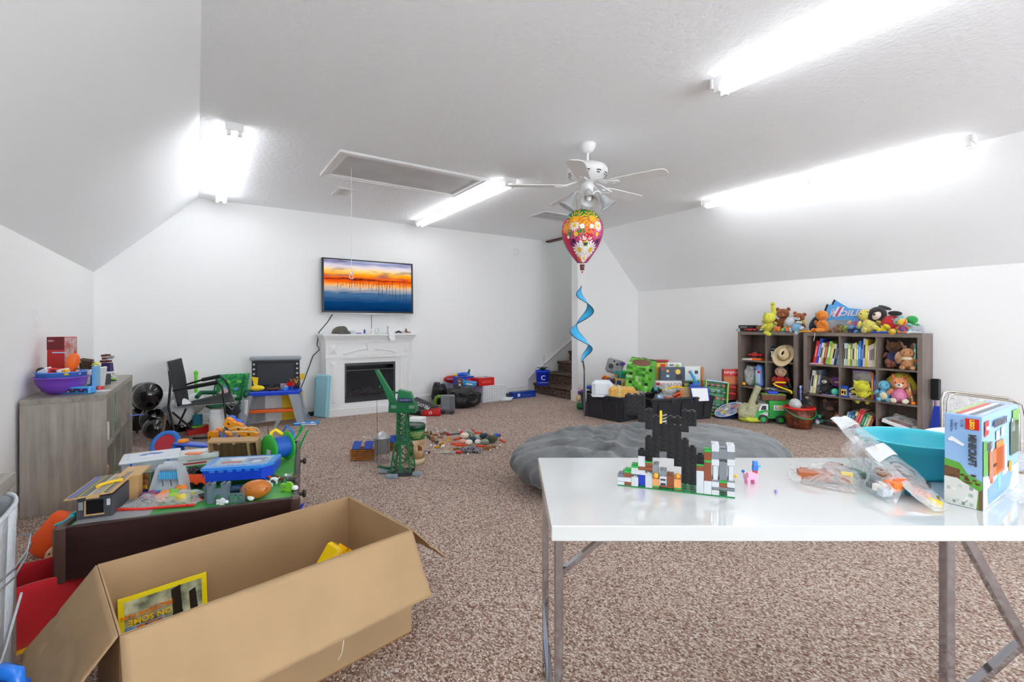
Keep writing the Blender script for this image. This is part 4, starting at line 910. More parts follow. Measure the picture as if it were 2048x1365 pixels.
# grey gate
p = TT(446,1006); t = thing('toy_castle_gate', 'grey toy castle gate with two towers and lattice bridge', 'toy', (p.x, p.y, BZ), RV + .12)
CG = pl((104,122,134), .5)
for x in (-.05,.012):
 tw = obj('tower', MB().box(x - .012, x + .012,-.012,.012,0,.082).box(x - .015, x + .015,-.015,.015,.07,.078), CG, t); obj('battlement', MB().box(x - .015, x - .006,-.015,.015,.082,.092).box(x + .006, x + .015,-.015,.015,.082,.092), CG, tw)
obj('arch', MB().xz([(-.038,0), (-.032,0), (-.03,.03), (-.019,.044), (-.006,.03), (-.004,0), (0,0), (0,.062), (-.038,.062)], -.008,.008), CG, t)
m = MB(); m.box(.024,.092,-.008,-.002,0,.006); m.box(.024,.092,-.008,-.002,.036,.042); m.box(.088,.093,-.012,.002,0,.06)
for x in (.026,.046,.066): m.tube([(x, -.005,.006), (x + .02,-.005,.036)], .0018,4); m.tube([(x + .02,-.005,.006), (x, -.005,.036)], .0018,4)
obj('lattice_bridge', m, CG, t)
solo('castle_flag', 'grey horse head shaped piece standing left of toy castle gate', 'toy', MB().xz([(-.012,0), (.008,0), (.012,.04), (.018,.07), (.0,.082), (-.02,.066), (-.012,.05)], -.005,.005), CG, tuple(TT(415,1004)), RV)
p = TT(433,1010); fig('toy_figure', 'little white capsule figure lying in front of toy castle gate', 'toy figure', (p.x, p.y, BZ + .012), .055, (WHT, WHT, WHT), rot=(0, PI / 2, RV))
p = TT(400,1001); t = thing('toy_train', 'small black toy locomotive between zip bag and castle gate', 'toy', (p.x, p.y, BZ), RV + .5)
obj('boiler', MB().cyl((-.035,0,.018), (.02,0,.018), .012, n=12), BLK, t); obj('cab', MB().rb(.016,.04,-.013,.013,.006,.038,.002), BLK, t); obj('funnel', MB().cyl((-.028,0,.028), (-.028,0,.042), .005,.007, n=8), pl((200,170,60)), t)
for x in (-.025,0,.025):
 for y in (-1,1): obj('wheel', MB().cyl((x, y * .011,.008), (x, y * .015,.008), .008, n=10), RED, t)
# figures by the right edge
p = TT(563,982); fig('toy_figure', 'bright green and white figure lying at right edge of play table', 'toy figure', (p.x, p.y, BZ + .018), .09, (LIME, LIME, WHT), rot=(0, PI / 2, RV - .2))
p = TT(548,968); t = thing('toy_dog', 'small white and red spotted toy dog beside blue case', 'toy animal', (p.x, p.y, BZ), RV)
def animal(t, s, c, c2):
 obj('body', MB().ell((0,0,.5 * s), (.5 * s, .22 * s, .24 * s), 12), c, t); obj('head', MB().ell((-.5 * s, 0,.75 * s), (.24 * s, .18 * s, .18 * s), 10), c2, t)
 for x in (-.3,.3):
  for y in (-.1,.1): obj('leg', MB().cyl((x * s, y * s, 0), (x * s, y * s, .45 * s), .07 * s, .1 * s, 7), c, t)
 obj('tail', MB().tube([(.48 * s, 0,.55 * s), (.65 * s, 0,.75 * s)], .05 * s, 6), c, t)
animal(t, .045, WHT, pl((170,60,60)))
for i, (u, v, c, c2, l) in enumerate(((560,965, BRN, BRN, 'dark brown toy horse lying among figures near blue case'), (577,960, GRY, WHT, 'grey and white toy wolf near right rim of play table'), (540,974, WHT, DK, 'white toy lamb with dark head beside brown egg toy'), (583,968, DK, BRN, 'dark little toy ram at right rim of play table'))):
 p = TT(u, v); t = thing('toy_animal', l, 'toy animal', (p.x, p.y, BZ), RV + i * 1.3); animal(t, .04, c, c2)
p = TT(470,985); t = thing('foil_bag', 'dark shiny blue foil wrapper under blue case', 'wrapper', (p.x, p.y, BZ), RV); obj('film', lump(.05,.03,.014,8,.3,10), mat('dark_foil', (40,70,100), .2,.4), t)
# orange fort panels at the far end
OP = pl((250,158,30)); BP = pl((40,98,225))
p = TT(470,888)
def fort(label, A, B, w, col, dy, n=6):
 """notched strip from photo point A to B, w wide, standing on edge"""
 t_ = dep(p) + dy; a, b = PT(*A, t_), PT(*B, t_); d = b - a; L = math.hypot((Matrix.Rotation(-RV, 3, 'Z') @ d).x, d.z); poly = []
 for i in range(n): x0, x1 = L * i / n, L * (i + 1) / n; k = .006 * (i % 2); poly += [(x0,-w / 2 - k), (x1,-w / 2 - k)]
 for i in range(n): x0, x1 = L - L * i / n, L - L * (i + 1) / n; k = .006 * (i % 2); poly += [(x0, w / 2 + k), (x1, w / 2 + k)]
 ang = math.atan2(d.z, (Matrix.Rotation(-RV, 3, 'Z') @ d).x)
 t = thing('notched_panel', label, 'toy panel', a, 0, rot=(0,-ang, RV)); obj('panel', MB().xz(poly, -.02,.02), col, t)
 for i in range(0, n - 1,2): obj('slot', MB().box(L * (i + .6) / n, L * (i + 1.1) / n, -.021,-.0195,-w * .12, w * .12), BRN, t)
fort('long orange notched panel sloping down to the right at back of play table', (452,843), (512,874), .05, OP, 0)
fort('blue notched panel lying along the sloping orange panel', (459,836), (488,853), .025, BP, .05,4)
fort('orange notched panel standing upright at left of the slope', (419,874), (434,874), .07, OP, .0,3)
fort('short blue notched panel low beside upright orange panel', (428,868), (450,878), .03, BP, .05,4)
fort('short orange notched panel under the grey struts', (434,861), (462,874), .03, OP, .10,4)
fort('orange notched panel hanging at right end of the slope', (492,866), (512,877), .07, OP, .05,3)
t = thing('toy_strut', 'pair of grey struts propping the orange panels', 'toy', (p.x, p.y, BZ), RV)
for x in (-.09,.03): obj('strut', MB().cyl((x - .04,.03,0), (x + .03,0,.12), .008, n=6), GRY, t)
# things on floor right under the table's corner
p = PZ(601,1018); solo('blue_scoop', 'small blue plastic shovel blade on carpet beside play table corner', 'toy', MB().add([(-.03,0,.002), (.03,-.02,.002), (.035,.03,.03), (-.02,.05,.004)], [(0,1,2,3)]), BLU, (p.x - .02, p.y, 0), RV, solid=.003)

# ---------------------------------------------------------------- red, orange and yellow things at the left edge
p = PZ(88,1115); t = thing('orange_cushion', 'orange fabric toy tube standing on carpet behind play table corner', 'toy', (p.x - .02, p.y + .03,0), RV)
obj('fabric', MB().lathe([(0,0), (.06,.0), (.08,.02), (.078,.18), (.07,.2), (0,.205)], 24, M=TR(0,0,.02, rx=-.2, ry=.62), sy=.8), mat('orange_cloth', (245,92,30), .8, bump=(120,.2,.002)), t)
p = PZ(103,1140); plush('tan stuffed toy foot poking out beside orange fabric tube', (p.x + .12, p.y - .02,0), .2, (215,165,125), ear='none', rot=(0,-1.2, RV))
p = (PZ(33,1345) + PZ(120,1250)) / 2
t = thing('red_fabric_bin', 'red felt storage bin on carpet between grey bookcase and cardboard box', 'bin', (PZ(85,1262).x - .04, PZ(85,1262).y + .03,0), .5)
m = MB(); W, D, H = .17,.13,.22
def wl(x0, y0, x1, y1, ph):
 m.grid(lambda u, v: (x0 + (x1 - x0) * u, y0 + (y1 - y0) * u, .004 + H * v + (.012 * math.sin(u * 5 + ph) * v)), 14,6)
wl(-W, -D, W, -D, 0); wl(W, -D, W, D, 2); wl(W, D, -W, D, 4); wl(-W, D, -W, -D, 5); obj('fabric', m, mat('red_felt', (195,22,34), .9, bump=(90,.4,.003), sheen=.3), t, solid=.008)
obj('bottom', MB().box(-W, W, -D, D, .002,.008), MC['red_felt'], t)
p = PZ(66,1275); solo('green_peg', 'little green plastic peg standing beside red felt bin', 'toy', MB().lathe([(0,0), (.018,0), (.018,.005), (.009,.008), (.009,.03), (.011,.04), (0,.04)], 14), GRE, (p.x + .02, p.y - .02,0), RV)
p = PZ(45,1300); solo('yellow_card', 'flat yellow panel on carpet behind cardboard box flap', 'card', MB().box(-.1,.1,-.03,.09,.001,.006), YEL, (p.x, p.y, 0), RV + .3)
# white fabric bin in near shelf with wire handle
t = thing('fabric_bin', 'white quilted fabric bin with wire handle inside grey bookcase at left edge', 'bin', (-.490,2.012,.042), 0)
FB = mat('grey_felt', (205,210,216), .95, bump=(120,.4,.003), var=(70,.07))
def fn(u, v):
 th = 2 * PI * u; r = .165; e = .35; cx_ = math.copysign(abs(math.cos(th)) ** e, math.cos(th)); sy_ = math.copysign(abs(math.sin(th)) ** e, math.sin(th))
 return (-.15 + .165 * cx_ * (.9 + .1 * v), .02 + .15 * sy_ * (.9 + .1 * v), .03 + (.56 + (.03 * math.sin(th) if v > .9 else 0)) * v)
obj('fabric', MB().grid(fn, 40,10), FB, t, solid=.008)
obj('rim', MB().tube([fn(k / 40,1) for k in range(40)], .007,6, closed=True), FB, t)
obj('handle', MB().tube([(.02,-.12,.43), (.05,-.06,.45), (.06,.02,.47), (.05,.1,.49), (.02,.12,.49)], .0035,6).tube([(.02,-.12,.405), (.05,-.06,.425), (.055,.02,.445), (.05,.1,.465)], .003,6), CHR, t)
obj('seam', MB().tube([(.018,-.13,.14), (.018,0,.20), (.018,.15,.29)], .004,5), FB, t)
t = thing('blue_toy_plane', 'shiny blue plastic toy at bottom left corner of the photo', 'toy', (PT(12,1352,1.24).x, PT(12,1352,1.24).y, 0), RV); t.scale = (.8,.8,.8)
obj('body', MB().tube([(-.06,0,.33), (-.01,0,.372), (.03,0,.362), (.04,0,.32)], [.022,.026,.026,.02], 12), pl((44,130,240), .2), t); obj('base', MB().rb(-.05,.05,-.04,.04,0,.33,.01), pl((30,90,200)), t)

# ---------------------------------------------------------------- on the low grey bookcase
LT = lambda u, v: PZ(u, v, .736)
def onL(u, v, z=.736): p = PZ(u, v, z); return (p.x, p.y, z)
carton('brick_set_box', 'tall red toy brick box with yellow flame picture on grey bookcase', 'box', (-.80,4.62,.736), (.11,.12,.38), pl((190,40,34), .4), RV + .15, [('f', 0,.335,.108,.09, pl((110,22,30), .4)), ('f', -.025,.352,.045,.02, RED), ('f', .0,.08,.108,.12, mat('flame_print', (250,180,30), .4, var=(30,.3, (150,70,20)))), ('f', .02,.27,.08,.008, pl((180,205,235))), ('r', 0,.19,.115,.37, mat('box_side_print', (205,190,190), .4, var=(18,.3, (180,90,80))))], [('f', 'LEGO', -.025,.352,.014, WHT)])
p = PZ(120,785,.736); t = thing('purple_bowl', 'purple plastic bowl with a blue bowl nested in it on grey bookcase', 'bowl', (-.762,4.385,.736), 0)
def bowl(r, h, m): return MB().lathe([(0,0), (r * .45,0), (r * .7, h * .22), (r * .9, h * .6), (r * .97, h), (r * 1.03, h), (r * 1.03, h - .006), (r * .99, h - .008)], 36, close=False)
R_ = .140
obj('outer_bowl', bowl(R_, .115,0), mat('purple_plastic', (125,70,190), .3, sss=0), t, solid=.003)
obj('inner_bowl', MB().lathe([(0,.03), (R_ * .4,.03), (R_ * .85,.09), (R_ * .93,.15), (R_ * 1.0,.15), (R_ * 1.0,.145)], 36, close=False), pl((90,140,232), .3), t, solid=.003)
bc = Vector((-.762,4.385,.736))
def inb(dx, dy, z): v = Matrix.Rotation(RV, 3, 'Z') @ Vector((dx * .82, dy * .82,0)); return (bc.x + v.x, bc.y + v.y, .736 + z)
t = thing('black_toy_helmet', 'round black toy head at left of purple bowl', 'toy', inb(-.12,-.05,.13), RV); obj('head', MB().ell((0,0,.02), (.03,.025,.03), 12), BLK, t); obj('visor', MB().ell((-.02,-.015,.02), (.01,.008,.01), 8), SKIN, t)
carton('white_toy_block', 'tilted white box in purple bowl beside black toy head', 'toy block', inb(-.07,-.04,.12), (.06,.05,.055), WHT, rot=(.2,-.4, RV))
t = thing('red_tin', 'shiny red tin tilted in front of purple bowl contents', 'tin', inb(.02,-.07,.115), RV, rot=(-.3,.1, RV)); obj('body', MB().rb(-.05,.05,-.03,.03,0,.06,.012), pl((215,25,30), .2), t); obj('print', MB().tube([(-.02,-.031,.03), (0,-.031,.04), (.02,-.031,.03)], .004,5), BLK, t); obj('lid_edge', MB().rb(-.052,.052,-.032,.032,.045,.05,.004), RED, t)
t = thing('orange_pod', 'upright orange carrot shaped pod sticking out of purple bowl', 'toy', inb(.035,.02,.07), RV, rot=(0,.22, RV)); obj('pod', MB().lathe([(0,0), (.016,.005), (.024,.05), (.034,.12), (.036,.16), (.028,.19), (.012,.205), (0,.207)], 18), pl((245,110,28), .4), t); obj('stem', MB().cyl((0,0,.2), (0,0,.225), .004, n=6), pl((200,80,20)), t)
t = thing('white_cup_toy', 'white toy cup with black curved mark in purple bowl', 'toy', inb(.09,-.06,.10), RV, rot=(0,-.3, RV)); obj('cup', MB().lathe([(0,0), (.028,0), (.034,.07), (0,.072)], 16), WHT, t); obj('mark', MB().tube([(-.012,-.0345,.045), (0,-.036,.052), (.012,-.0345,.045)], .002,5), BLK, t)
t = thing('yellow_toy_cup', 'small yellow square cup at right of purple bowl rim', 'toy', inb(.115,-.09,.13), RV); obj('cup', MB().rb(-.016,.016,-.012,.012,0,.04,.003), YEL, t); obj('band', MB().box(-.0165,.0165,-.0125,.0125,.028,.032), ORA, t)
fig('toy_figure', 'small brown haired toy figure at back of purple bowl', 'toy figure', inb(.13,.0,.10), .07, (BRN, WHT, SKIN), hat=BRN)
t = thing('pencil_case', 'blue patterned pencil case with dark band lying in front of purple bowl', 'case', onL(153,788), RV + .1); t.scale = (.88,) * 3
obj('body', MB().rb(-.115,.115,-.03,.04,0,.055,.008), pl((80,165,235)), t); obj('band', MB().box(-.112,.10,-.0312,-.030,.012,.043), pl((24,36,110)), t)
for i, c in enumerate(((240,80,120), (60,190,150), (250,190,60), (240,100,80), (90,200,90), (240,90,170), (60,190,200))): obj('dot_print', MB().ell((-.095 + i * .03,-.0314,.02 + .014 * (i % 2)), (.007,.001,.005), 10), pl(c), t)
t = thing('drawing_pad', 'white pad under a red marker case at edge of grey bookcase', 'pad', onL(192,783), RV + .2); obj('sheet', MB().box(-.07,.07,-.04,.045,0,.004), WHT, t)
t = thing('marker_case', 'flat red plastic case on white pad', 'case', onL(192,779,.742), RV + .05); obj('body', MB().rb(-.045,.045,-.02,.02,0,.022,.004), pl((225,60,50)), t); obj('clasp', MB().box(.032,.04,-.0215,-.019,.006,.018), pl((240,150,140)), t)
carton('picture_book', 'light blue picture book standing upright right of purple bowl', 'book', (-.60,4.50,.736), (.02,.13,.17), pl((110,180,235)), RV + .5, [('l', 0,.16,.06,.02, PUR), ('l', 0,.1,.12,.08, pl((170,215,240)))])
carton('picture_book', 'white and green picture book leaning right of the light blue one', 'book', (-.60,4.66,.736), (.02,.15,.15), pl((225,232,230)), RV + .45, [('l', 0,.1,.12,.03, pl((170,205,90))), ('l', .02,.03,.04,.03, pl((90,90,190)))], rot=(0,.1, RV + .45))
t = thing('yellow_crescent', 'yellow crescent shaped toy above standing picture books', 'toy', (-.60,4.50,.907), RV); obj('arc', MB().tube([(-.03,0,0), (-.018,0,.014), (0,0,.018), (.018,0,.014), (.03,0,0)], [.004,.008,.009,.008,.004], 8), pl((235,232,90)), t)
t = thing('wicker_basket', 'small dark woven basket at back of grey bookcase', 'basket', (-.74,4.98,.85), RV)
for j in range(5): obj('band', MB().tube([((.055 + .003 * j) * math.cos(a), (.045 + .003 * j) * math.sin(a), .008 + j * .011 + .003 * math.sin(12 * a + j * PI)) for a in [k * PI / 18 for k in range(36)]], .006,5, closed=True), mat('wicker', (92,70,48), .8, var=(80,.4)), t)
obj('floor_panel', MB().cyl((0,0,0), (0,0,.004), .05, n=16), MC['wicker'], t)
solo('basket_lid', 'dark twig lid tilted on the woven basket', 'lid', MB().rb(-.045,.045,-.03,.03,0,.012,.003), MC['wicker'], (-.73,5.0,.915), rot=(.2,.15, RV))
t = thing('clear_tub', 'upside down clear plastic tub behind red brick box', 'tub', (-.80,4.86,.736), RV); obj('tub', MB().lathe([(.06,0), (.062,.01), (.052,.18), (.046,.19), (0,.19)], 20, close=False), CLBOX, t, solid=.002)
carton('white_pouch', 'white and blue packets standing behind the standing books', 'packet', (-.73,4.88,.736), (.13,.06,.11), WHT, RV, [('f', .02,.085,.05,.03, pl((40,70,170))), ('f', -.03,.06,.04,.03, pl((200,210,220))), ('f', .0,.03,.06,.02, pl((120,170,90)))])
# brick robot tower
t = thing('brick_tower', 'brown and purple toy brick tower standing on small wooden crate', 'toy', (-.60,5.02,.825), RV)
DR = pl((110,46,36)); DPU = pl((70,56,110))
for x in (-.02,.02): obj('column', MB().add([(x - .018,-.018,0), (x + .018,-.018,0), (x + .018,.018,0), (x - .018,.018,0), (x - .015,-.015,.07), (x + .013,-.015,.07), (x + .013,.015,.07), (x - .015,.015,.07)], [(3,2,1,0), (4,5,6,7), (0,1,5,4), (1,2,6,5), (2,3,7,6), (3,0,4,7)]), DPU, t)
for x, z, w_, c in ((-.03,.072,.04, DR), (.012,.074,.03, DR), (-.02,.095,.03, DR), (.02,.1,.034, GRY), (-.032,.118,.018, DR), (.004,.122,.026, DR), (.038,.11,.02, GRY)): obj('brick', MB().cb((x, 0, z + .009), (w_, .03,.018), b=.002), c, t)
t = thing('small_crate', 'small dark slatted crate with wooden end on grey bookcase', 'crate', onL(197,770), RV + .15)
obj('body', MB().rb(-.058,.058,-.03,.05,0,.082,.003), SLATE, t)
for i in range(5): obj('slat', MB().box(-.055 + i * .014,-.046 + i * .014,-.033,-.029,.008,.075), pl((86,112,150)), t)
obj('end_frame', MB().box(.016,.06,-.034,-.03,0,.008).box(.016,.06,-.034,-.03,.076,.084).box(.016,.022,-.034,-.03,.008,.076).box(.054,.06,-.034,-.03,.008,.076).box(.02,.056,-.031,-.029,.006,.078), pl((205,150,80)), t)
solo('plastic_dish', 'small flat blue dish on grey bookcase between pencil case and crate', 'lid', MB().rb(-.04,.04,-.01,.02,0,.012,.004), pl((40,130,215)), onL(186,772), RV)
plush('small white fluffy toy right of the slatted crate', (-.58,5.24,.736), .075, (235,230,228), ear='none')
t = thing('toy_frog', 'bright green toy bug with black wheels on grey bookcase', 'toy', onL(226,762), RV); obj('body', MB().ell((.008,0,.014), (.02,.014,.01), 10), LIME, t); obj('base', MB().rb(-.025,.02,-.012,.012,0,.008,.003), DK, t)
# inside the low shelf: folders, cup and pale blocks
def inL(y, d, z): return (-.5 - d, 4.13 + y, z)
for y, z, w_, h_, c, l in ((.62,.39,.012,.29, (30,150,80), 'tall green folder upright in upper cube of grey bookcase'), (.60,.06,.012,.27, (40,160,90), 'green folder upright in lower cube of grey bookcase'), (.30,.395,.03,.13, (236,232,215), 'cream notebook leaning in nearest upper cube of grey bookcase'), (1.28,.395,.03,.12, (150,200,225), 'pale blue book stack in far upper cube of grey bookcase')):
 carton('folder' if 'folder' in l else 'notebook', l, 'book', inL(y, .13, z if z < .3 else .379), (.22, w_, h_), pl(c), 0, [('r', 0, h_ / 2, w_ * .6, h_ * .5, WHT)])
t = thing('green_cup', 'small green plastic cup in lower cube of grey bookcase', 'cup', inL(.28,.06,.04), 0); obj('cup', MB().lathe([(0,0), (.03,0), (.035,.07), (.038,.075), (.03,.078), (0,.07)], 18), pl((50,190,140)), t); obj('band', MB().lathe([(.0335,.035), (.036,.036), (.037,.048), (.0345,.05)], 18, close=False), pl((90,215,170)), t)
carton('cardboard_carton', 'upright tan carton in nearest lower cube of grey bookcase', 'box', inL(.10,.05,.04), (.10,.07,.20), CARD, 0, [('r', 0,.1,.05,.12, CARDI)])
t = thing('ruler', 'blue ruler sticking out of far end of grey bookcase', 'ruler', (-.505,5.45,.385), 0); obj('body', MB().box(-.1,.11,-.015,.015,0,.004), pl((90,110,215)), t)
# ================================================================ back left corner
BAL_B = mat('black_balloon', (14,14,16), .12, coat=.4); BAL_W = mat('white_balloon', (232,236,238), .2, coat=.3, sss=0)
def balloon(label, u, v, rpx, y, m, an=0.0, group=None):
 p = PY(u, v, y); r = rpx * dep(p) / F_
 t = thing('balloon', label, 'balloon', p, 0, group, rot=(an, an * .7,0))
 obj('bulb', MB().lathe([(0, r * 1.08)] + [(r * math.sin(a), r * 1.08 * math.cos(a) if a < PI / 2 else r * 1.25 * math.cos(a)) for a in [PI * k / 14 for k in range(1,14)]] + [(0.012,-r * 1.27)], 24), m, t)
 obj('knot', MB().lathe([(.006,0), (.014,-.02), (.004,-.014)], 10, c=(0,0,-r * 1.27), close=False), m, t)
balloon('upper black balloon, nearest of the cluster beside grey bookcase', 296,791,25,6.12, BAL_B, .3)
balloon('black balloon half hidden behind the topmost one', 288,792,25,6.6, BAL_B, -.3)
balloon('black balloon in middle of cluster under the topmost', 304,836,21,6.3, BAL_B, .5)
balloon('black balloon low at left end of cluster by grey bookcase', 274,838,20,6.62, BAL_B, 0)
balloon('lowest black balloon resting on carpet in front of cluster', 312,857,22,5.95, BAL_B, 2.2)
balloon('black balloon on carpet behind camping chair legs', 362,853,20,6.62, BAL_B, 1.6)
balloon('white balloon behind left side of camping chair', 336,808,24,6.62, BAL_W, .2)
balloon('white balloon behind the camping chair seat', 360,822,24,6.35, BAL_W, -.4)
balloon('white balloon behind camping chair, nearest to green chair', 389,806,19,6.66, BAL_W, .4)
# black camping chair
p = PZ(395,872); t = thing('camping_chair', 'black folding camping chair with grey piping and padded armrests', 'chair', (p.x, p.y, 0), RV)
k = mpp(p)
def Q(u, v, d=0): w = PT(u, v, dep(p) + d); return loc_(t, w)
FAB = mat('black_mesh_fabric', (42,42,46), .8, bump=(200,.3,.002)); PIP = pl((160,162,166)); TB = pl((24,24,27), .35)
def sheet(a, b, c, d, nu=6, nv=10, sag=.0):
 return MB().grid(lambda u, v: (a.lerp(b, u)).lerp(d.lerp(c, u), v) + Vector((0,0,-sag * math.sin(PI * u) * math.sin(PI * v))), nu, nv)
w = .42
a0, a1 = Q(334,724,-.18), Q(362,717,.24); b0, b1 = Q(354,815,-.18), Q(377,805,.24); c0, c1 = Q(470,805,-.2), Q(462,785,.22)
mid0, mid1 = Q(341,762,-.18), Q(370,752,.24)
obj('backrest', MB().grid(lambda u, v: (a0.lerp(a1, u) if v == 0 else a0.lerp(a1, u).lerp(mid0.lerp(mid1, u), v * 2) if v <= .5 else mid0.lerp(mid1, u).lerp(b0.lerp(b1, u), v * 2 - 1)), 6,10), FAB, t, solid=.012)
obj('seat', sheet(b0, b1, c1, c0, sag=.03), FAB, t, solid=.012)
for L_ in ((a0, mid0, b0, b0.lerp(c0,.5) + Vector((0,0,-.004)), c0), (a1, mid1, b1, b1.lerp(c1,.5), c1), (a0, a1), (c0, c1)): obj('piping', MB().tube(L_, .005,6), PIP, t)
obj('seam', MB().tube([a0.lerp(a1,.5), mid0.lerp(mid1,.5), b0.lerp(b1,.5)], .004,6), PIP, t)
for dz, (ua, va, ub, vb, uc, vc, ud, vd, ue, ve) in ((-.2, (346,782,376,776,436,765,447,790,456,858)), (.2, (372,770,405,760,440,753,458,775,470,805))):
 A, B, Cc, Dd, Ee = Q(ua, va, dz), Q(ub, vb, dz), Q(uc, vc, dz), Q(ud, vd, dz), Q(ue, ve, dz)
 if dz < 0: Ee.z = .012
 else: Ee = Q(463,830, dz)
 obj('frame_tube', MB().tube([A, B, Cc, (Cc + Dd) / 2 + Vector((.01,0,.012)), Dd, Ee], .011,8), TB, t)
 obj('armrest', MB().tube([B, Cc], .021,10), mat('foam_grip', (30,30,32), .8), t)
for dz, du in ((-.2,0), (.2,22)):
 A = Q(341 + du, 768, dz); B = Q(337 + du, 815, dz); C2 = Q(352 + du, 868, dz); C2.z = .012
 obj('frame_tube', MB().tube([Q(338 + du * 1.2,742, dz), A, B, C2], .011,8), TB, t)
 A = Q(330 + du, 817, dz); B = Q(386 + du * .6,860, dz); B.z = max(.02, B.z)
 obj('cross_tube', MB().tube([Q(345 + du, 825, dz), B], .011,8), TB, t)
 A = Q(372 + du * .6,818, dz); B = Q(345 + du * .4,868, dz); B.z = .02
 obj('cross_tube', MB().tube([A, B], .010,8), TB, t)
A = Q(386,862,-.2); B = Q(455,868,-.1); A.z = .02; B.z = .02; obj('floor_tube', MB().tube([A, A.lerp(B, .5) + Vector((0,-.03,0)), B], .010,8), TB, t)
obj('hinge_cap', MB().cyl(Q(330,820,-.22), Q(330,820,-.16), .028, n=14), BLK, t)
obj('pouch', lump(.07,.05,.06,3,.2,12).add([], []), FAB, t, loc=Q(466,822,-.12) - Vector((0,0,.05)))
obj('pouch_rim', MB().tube([Q(452,806,-.2), Q(466,812,-.2), Q(473,808,-.1), Q(464,820,-.2), Q(453,808,-.2)], .004,6), PIP, t)
# hammer / baton with yellow band
p = PZ(322,905); t = thing('toy_baton', 'black toy baton with yellow ring standing beside play table', 'toy', (p.x, p.y, 0), RV, rot=(0,.06, RV))
k = mpp(p); obj('shaft', MB().cyl((0,0,.12), (.02,0,.36), .016,.013, n=12), pl((110,96,82)), t); obj('band', MB().cyl((-.002,0,.1), (-.0,0,.125), .03, n=16), YEL, t); obj('grip', MB().cyl((0,0,.0), (0,0,.1), .028, n=16), BLK, t)
text('GUN', .03, WHT, t, (0,-.029,.05), (PI / 2,-PI / 2,0))
# green child's chair with pink toy
p = PZ(462,838); t = thing('child_camping_chair', 'small green folding child chair with printed backrest by far wall', 'chair', (p.x, p.y + .1,0), RV + .12)
t.location = (PY(462,838,6.5).x - .05,6.5,0); t.scale = (.86,.86,.86)
GF = mat('green_fabric', (16,112,72), .7, var=(34,.35, (60,190,90)), bump=(60,.2,.004)); GF2 = mat('dark_green_fabric', (14,96,66), .7)
A, B, C2, D2 = Vector((-.20,.16,.70)), Vector((.24,.16,.72)), Vector((.2,.12,.34)), Vector((-.18,.12,.34))
obj('backrest', MB().grid(lambda u, v: A.lerp(B, u).lerp(D2.lerp(C2, u), v) + Vector((0,.04 * math.sin(PI * u), 0)), 12,8), GF, t, solid=.012)
obj('seat', MB().grid(lambda u, v: Vector((-.18 + .38 * u, .12 - .3 * v, .34 - .05 * math.sin(PI * u) - .02 * v)), 10,6), GF2, t, solid=.012)
for q in (-1,1): obj('armrest', MB().tube([(q * .2,.14,.46), (q * .32,.0,.48), (q * .3,-.14,.44)], .028,8), GF2, t)
for q in (-1,1):
 obj('leg', MB().tube([(q * .18,.14,.7), (q * .17,-.14,.012)], .009,6), pl((12,70,50)), t); obj('leg', MB().tube([(q * -.17,-.16,.33), (q * .17,.14,.012)], .009,6), pl((12,70,50)), t)
for i, (x, z, c) in enumerate(((-.09,.52, (120,170,230)), (.06,.5, (110,160,225)), (.1,.6, (120,220,90)), (-.04,.6, (120,220,90)), (-.12,.44, (200,160,90)), (.04,.4, (225,225,220)))): obj('print', MB().ell((x, .148 + .005, z), (.04,.004,.024), 10), pl(c), t)
q = t.location; plush('pale pink plush pig lying in green child chair', (q.x - .02, q.y - .02,.35), .17, (240,196,200), ear='round', muzzle=(245,205,210), rot=(-1.0,.3, RV + .7))
solo('white_cloth', 'white cloth tag hanging from side of green child chair', 'cloth', MB().grid(lambda u, v: (-.03 + .06 * u * (1.3 - v * .2), .004 * math.sin(8 * u), -.18 * v), 5,6), mat('white_cloth', (225,228,230), .9), (q.x + .17, q.y - .17,.33), RV, solid=.003)
solo('lime_wand', 'lime green plastic tube standing behind white balloon', 'toy', MB().cyl((0,0,0), (0,0,.62), .018, n=12).ell((0,0,.64), (.024,.018,.03), 10), pl((120,225,60)), (PY(392,850,6.66).x, 6.66,0), 0)
# paper roll
p = PY(437,862,5.95); t = thing('paper_roll', 'tall white roll of paper standing on carpet behind camping chair', 'paper roll', (p.x, 5.95,0), 0); r = 16.5 * mpp(p)
obj('roll', MB().lathe([(.03,.31), (r, .31), (r, 0), (.03,0)], 28, close=False), mat('white_paper', (235,237,238), .8), t); obj('core', MB().lathe([(.03,0), (.032,.312), (.026,.312), (.026,0)], 16, close=False), CARD, t)
m = MB(); [m.lathe([(r + .0003,.03 + i * .022), (r + .0012,.032 + i * .022), (r + .0003,.034 + i * .022)], 28, close=False) for i in range(12)]; obj('paper_edge', m, pl((215,218,220)), t, kind='stuff')
# stack of white plates / blue red toys left of roll
for i in range(4): p = PY(408,842,6.45); tag(obj('white_tray', MB().rb(-.1,.1,-.05,.05,0,.018,.005), WHT, None, (p.x, 6.45,.004 + i * .021), (0,0,.05 * i)), ['bottom white tray of small stack behind paper roll', 'second lowest white tray of small stack behind paper roll', 'second highest white tray of small stack behind paper roll', 'topmost white tray of small stack behind paper roll'][i], 'tray', 'white trays')
p = PY(395,828,6.35); carton('teal_block', 'teal plastic block standing on red toy behind camping chair', 'toy block', (p.x, 6.3,.10), (.09,.06,.11), pl((20,120,150)), .1)
p = PY(398,850,6.3); t = thing('red_toy_ramp', 'red and lime plastic ramp toy on carpet behind camping chair', 'toy', (p.x, 6.3,0), .1)
obj('base', MB().xz([(-.11,0), (.16,0), (.14,.05), (.08,.09), (-.11,.05)], -.05,.05), RED, t); obj('pad', MB().cb((-.02,-.02,.085), (.1,.07,.02), b=.003), pl((130,215,50)), t)
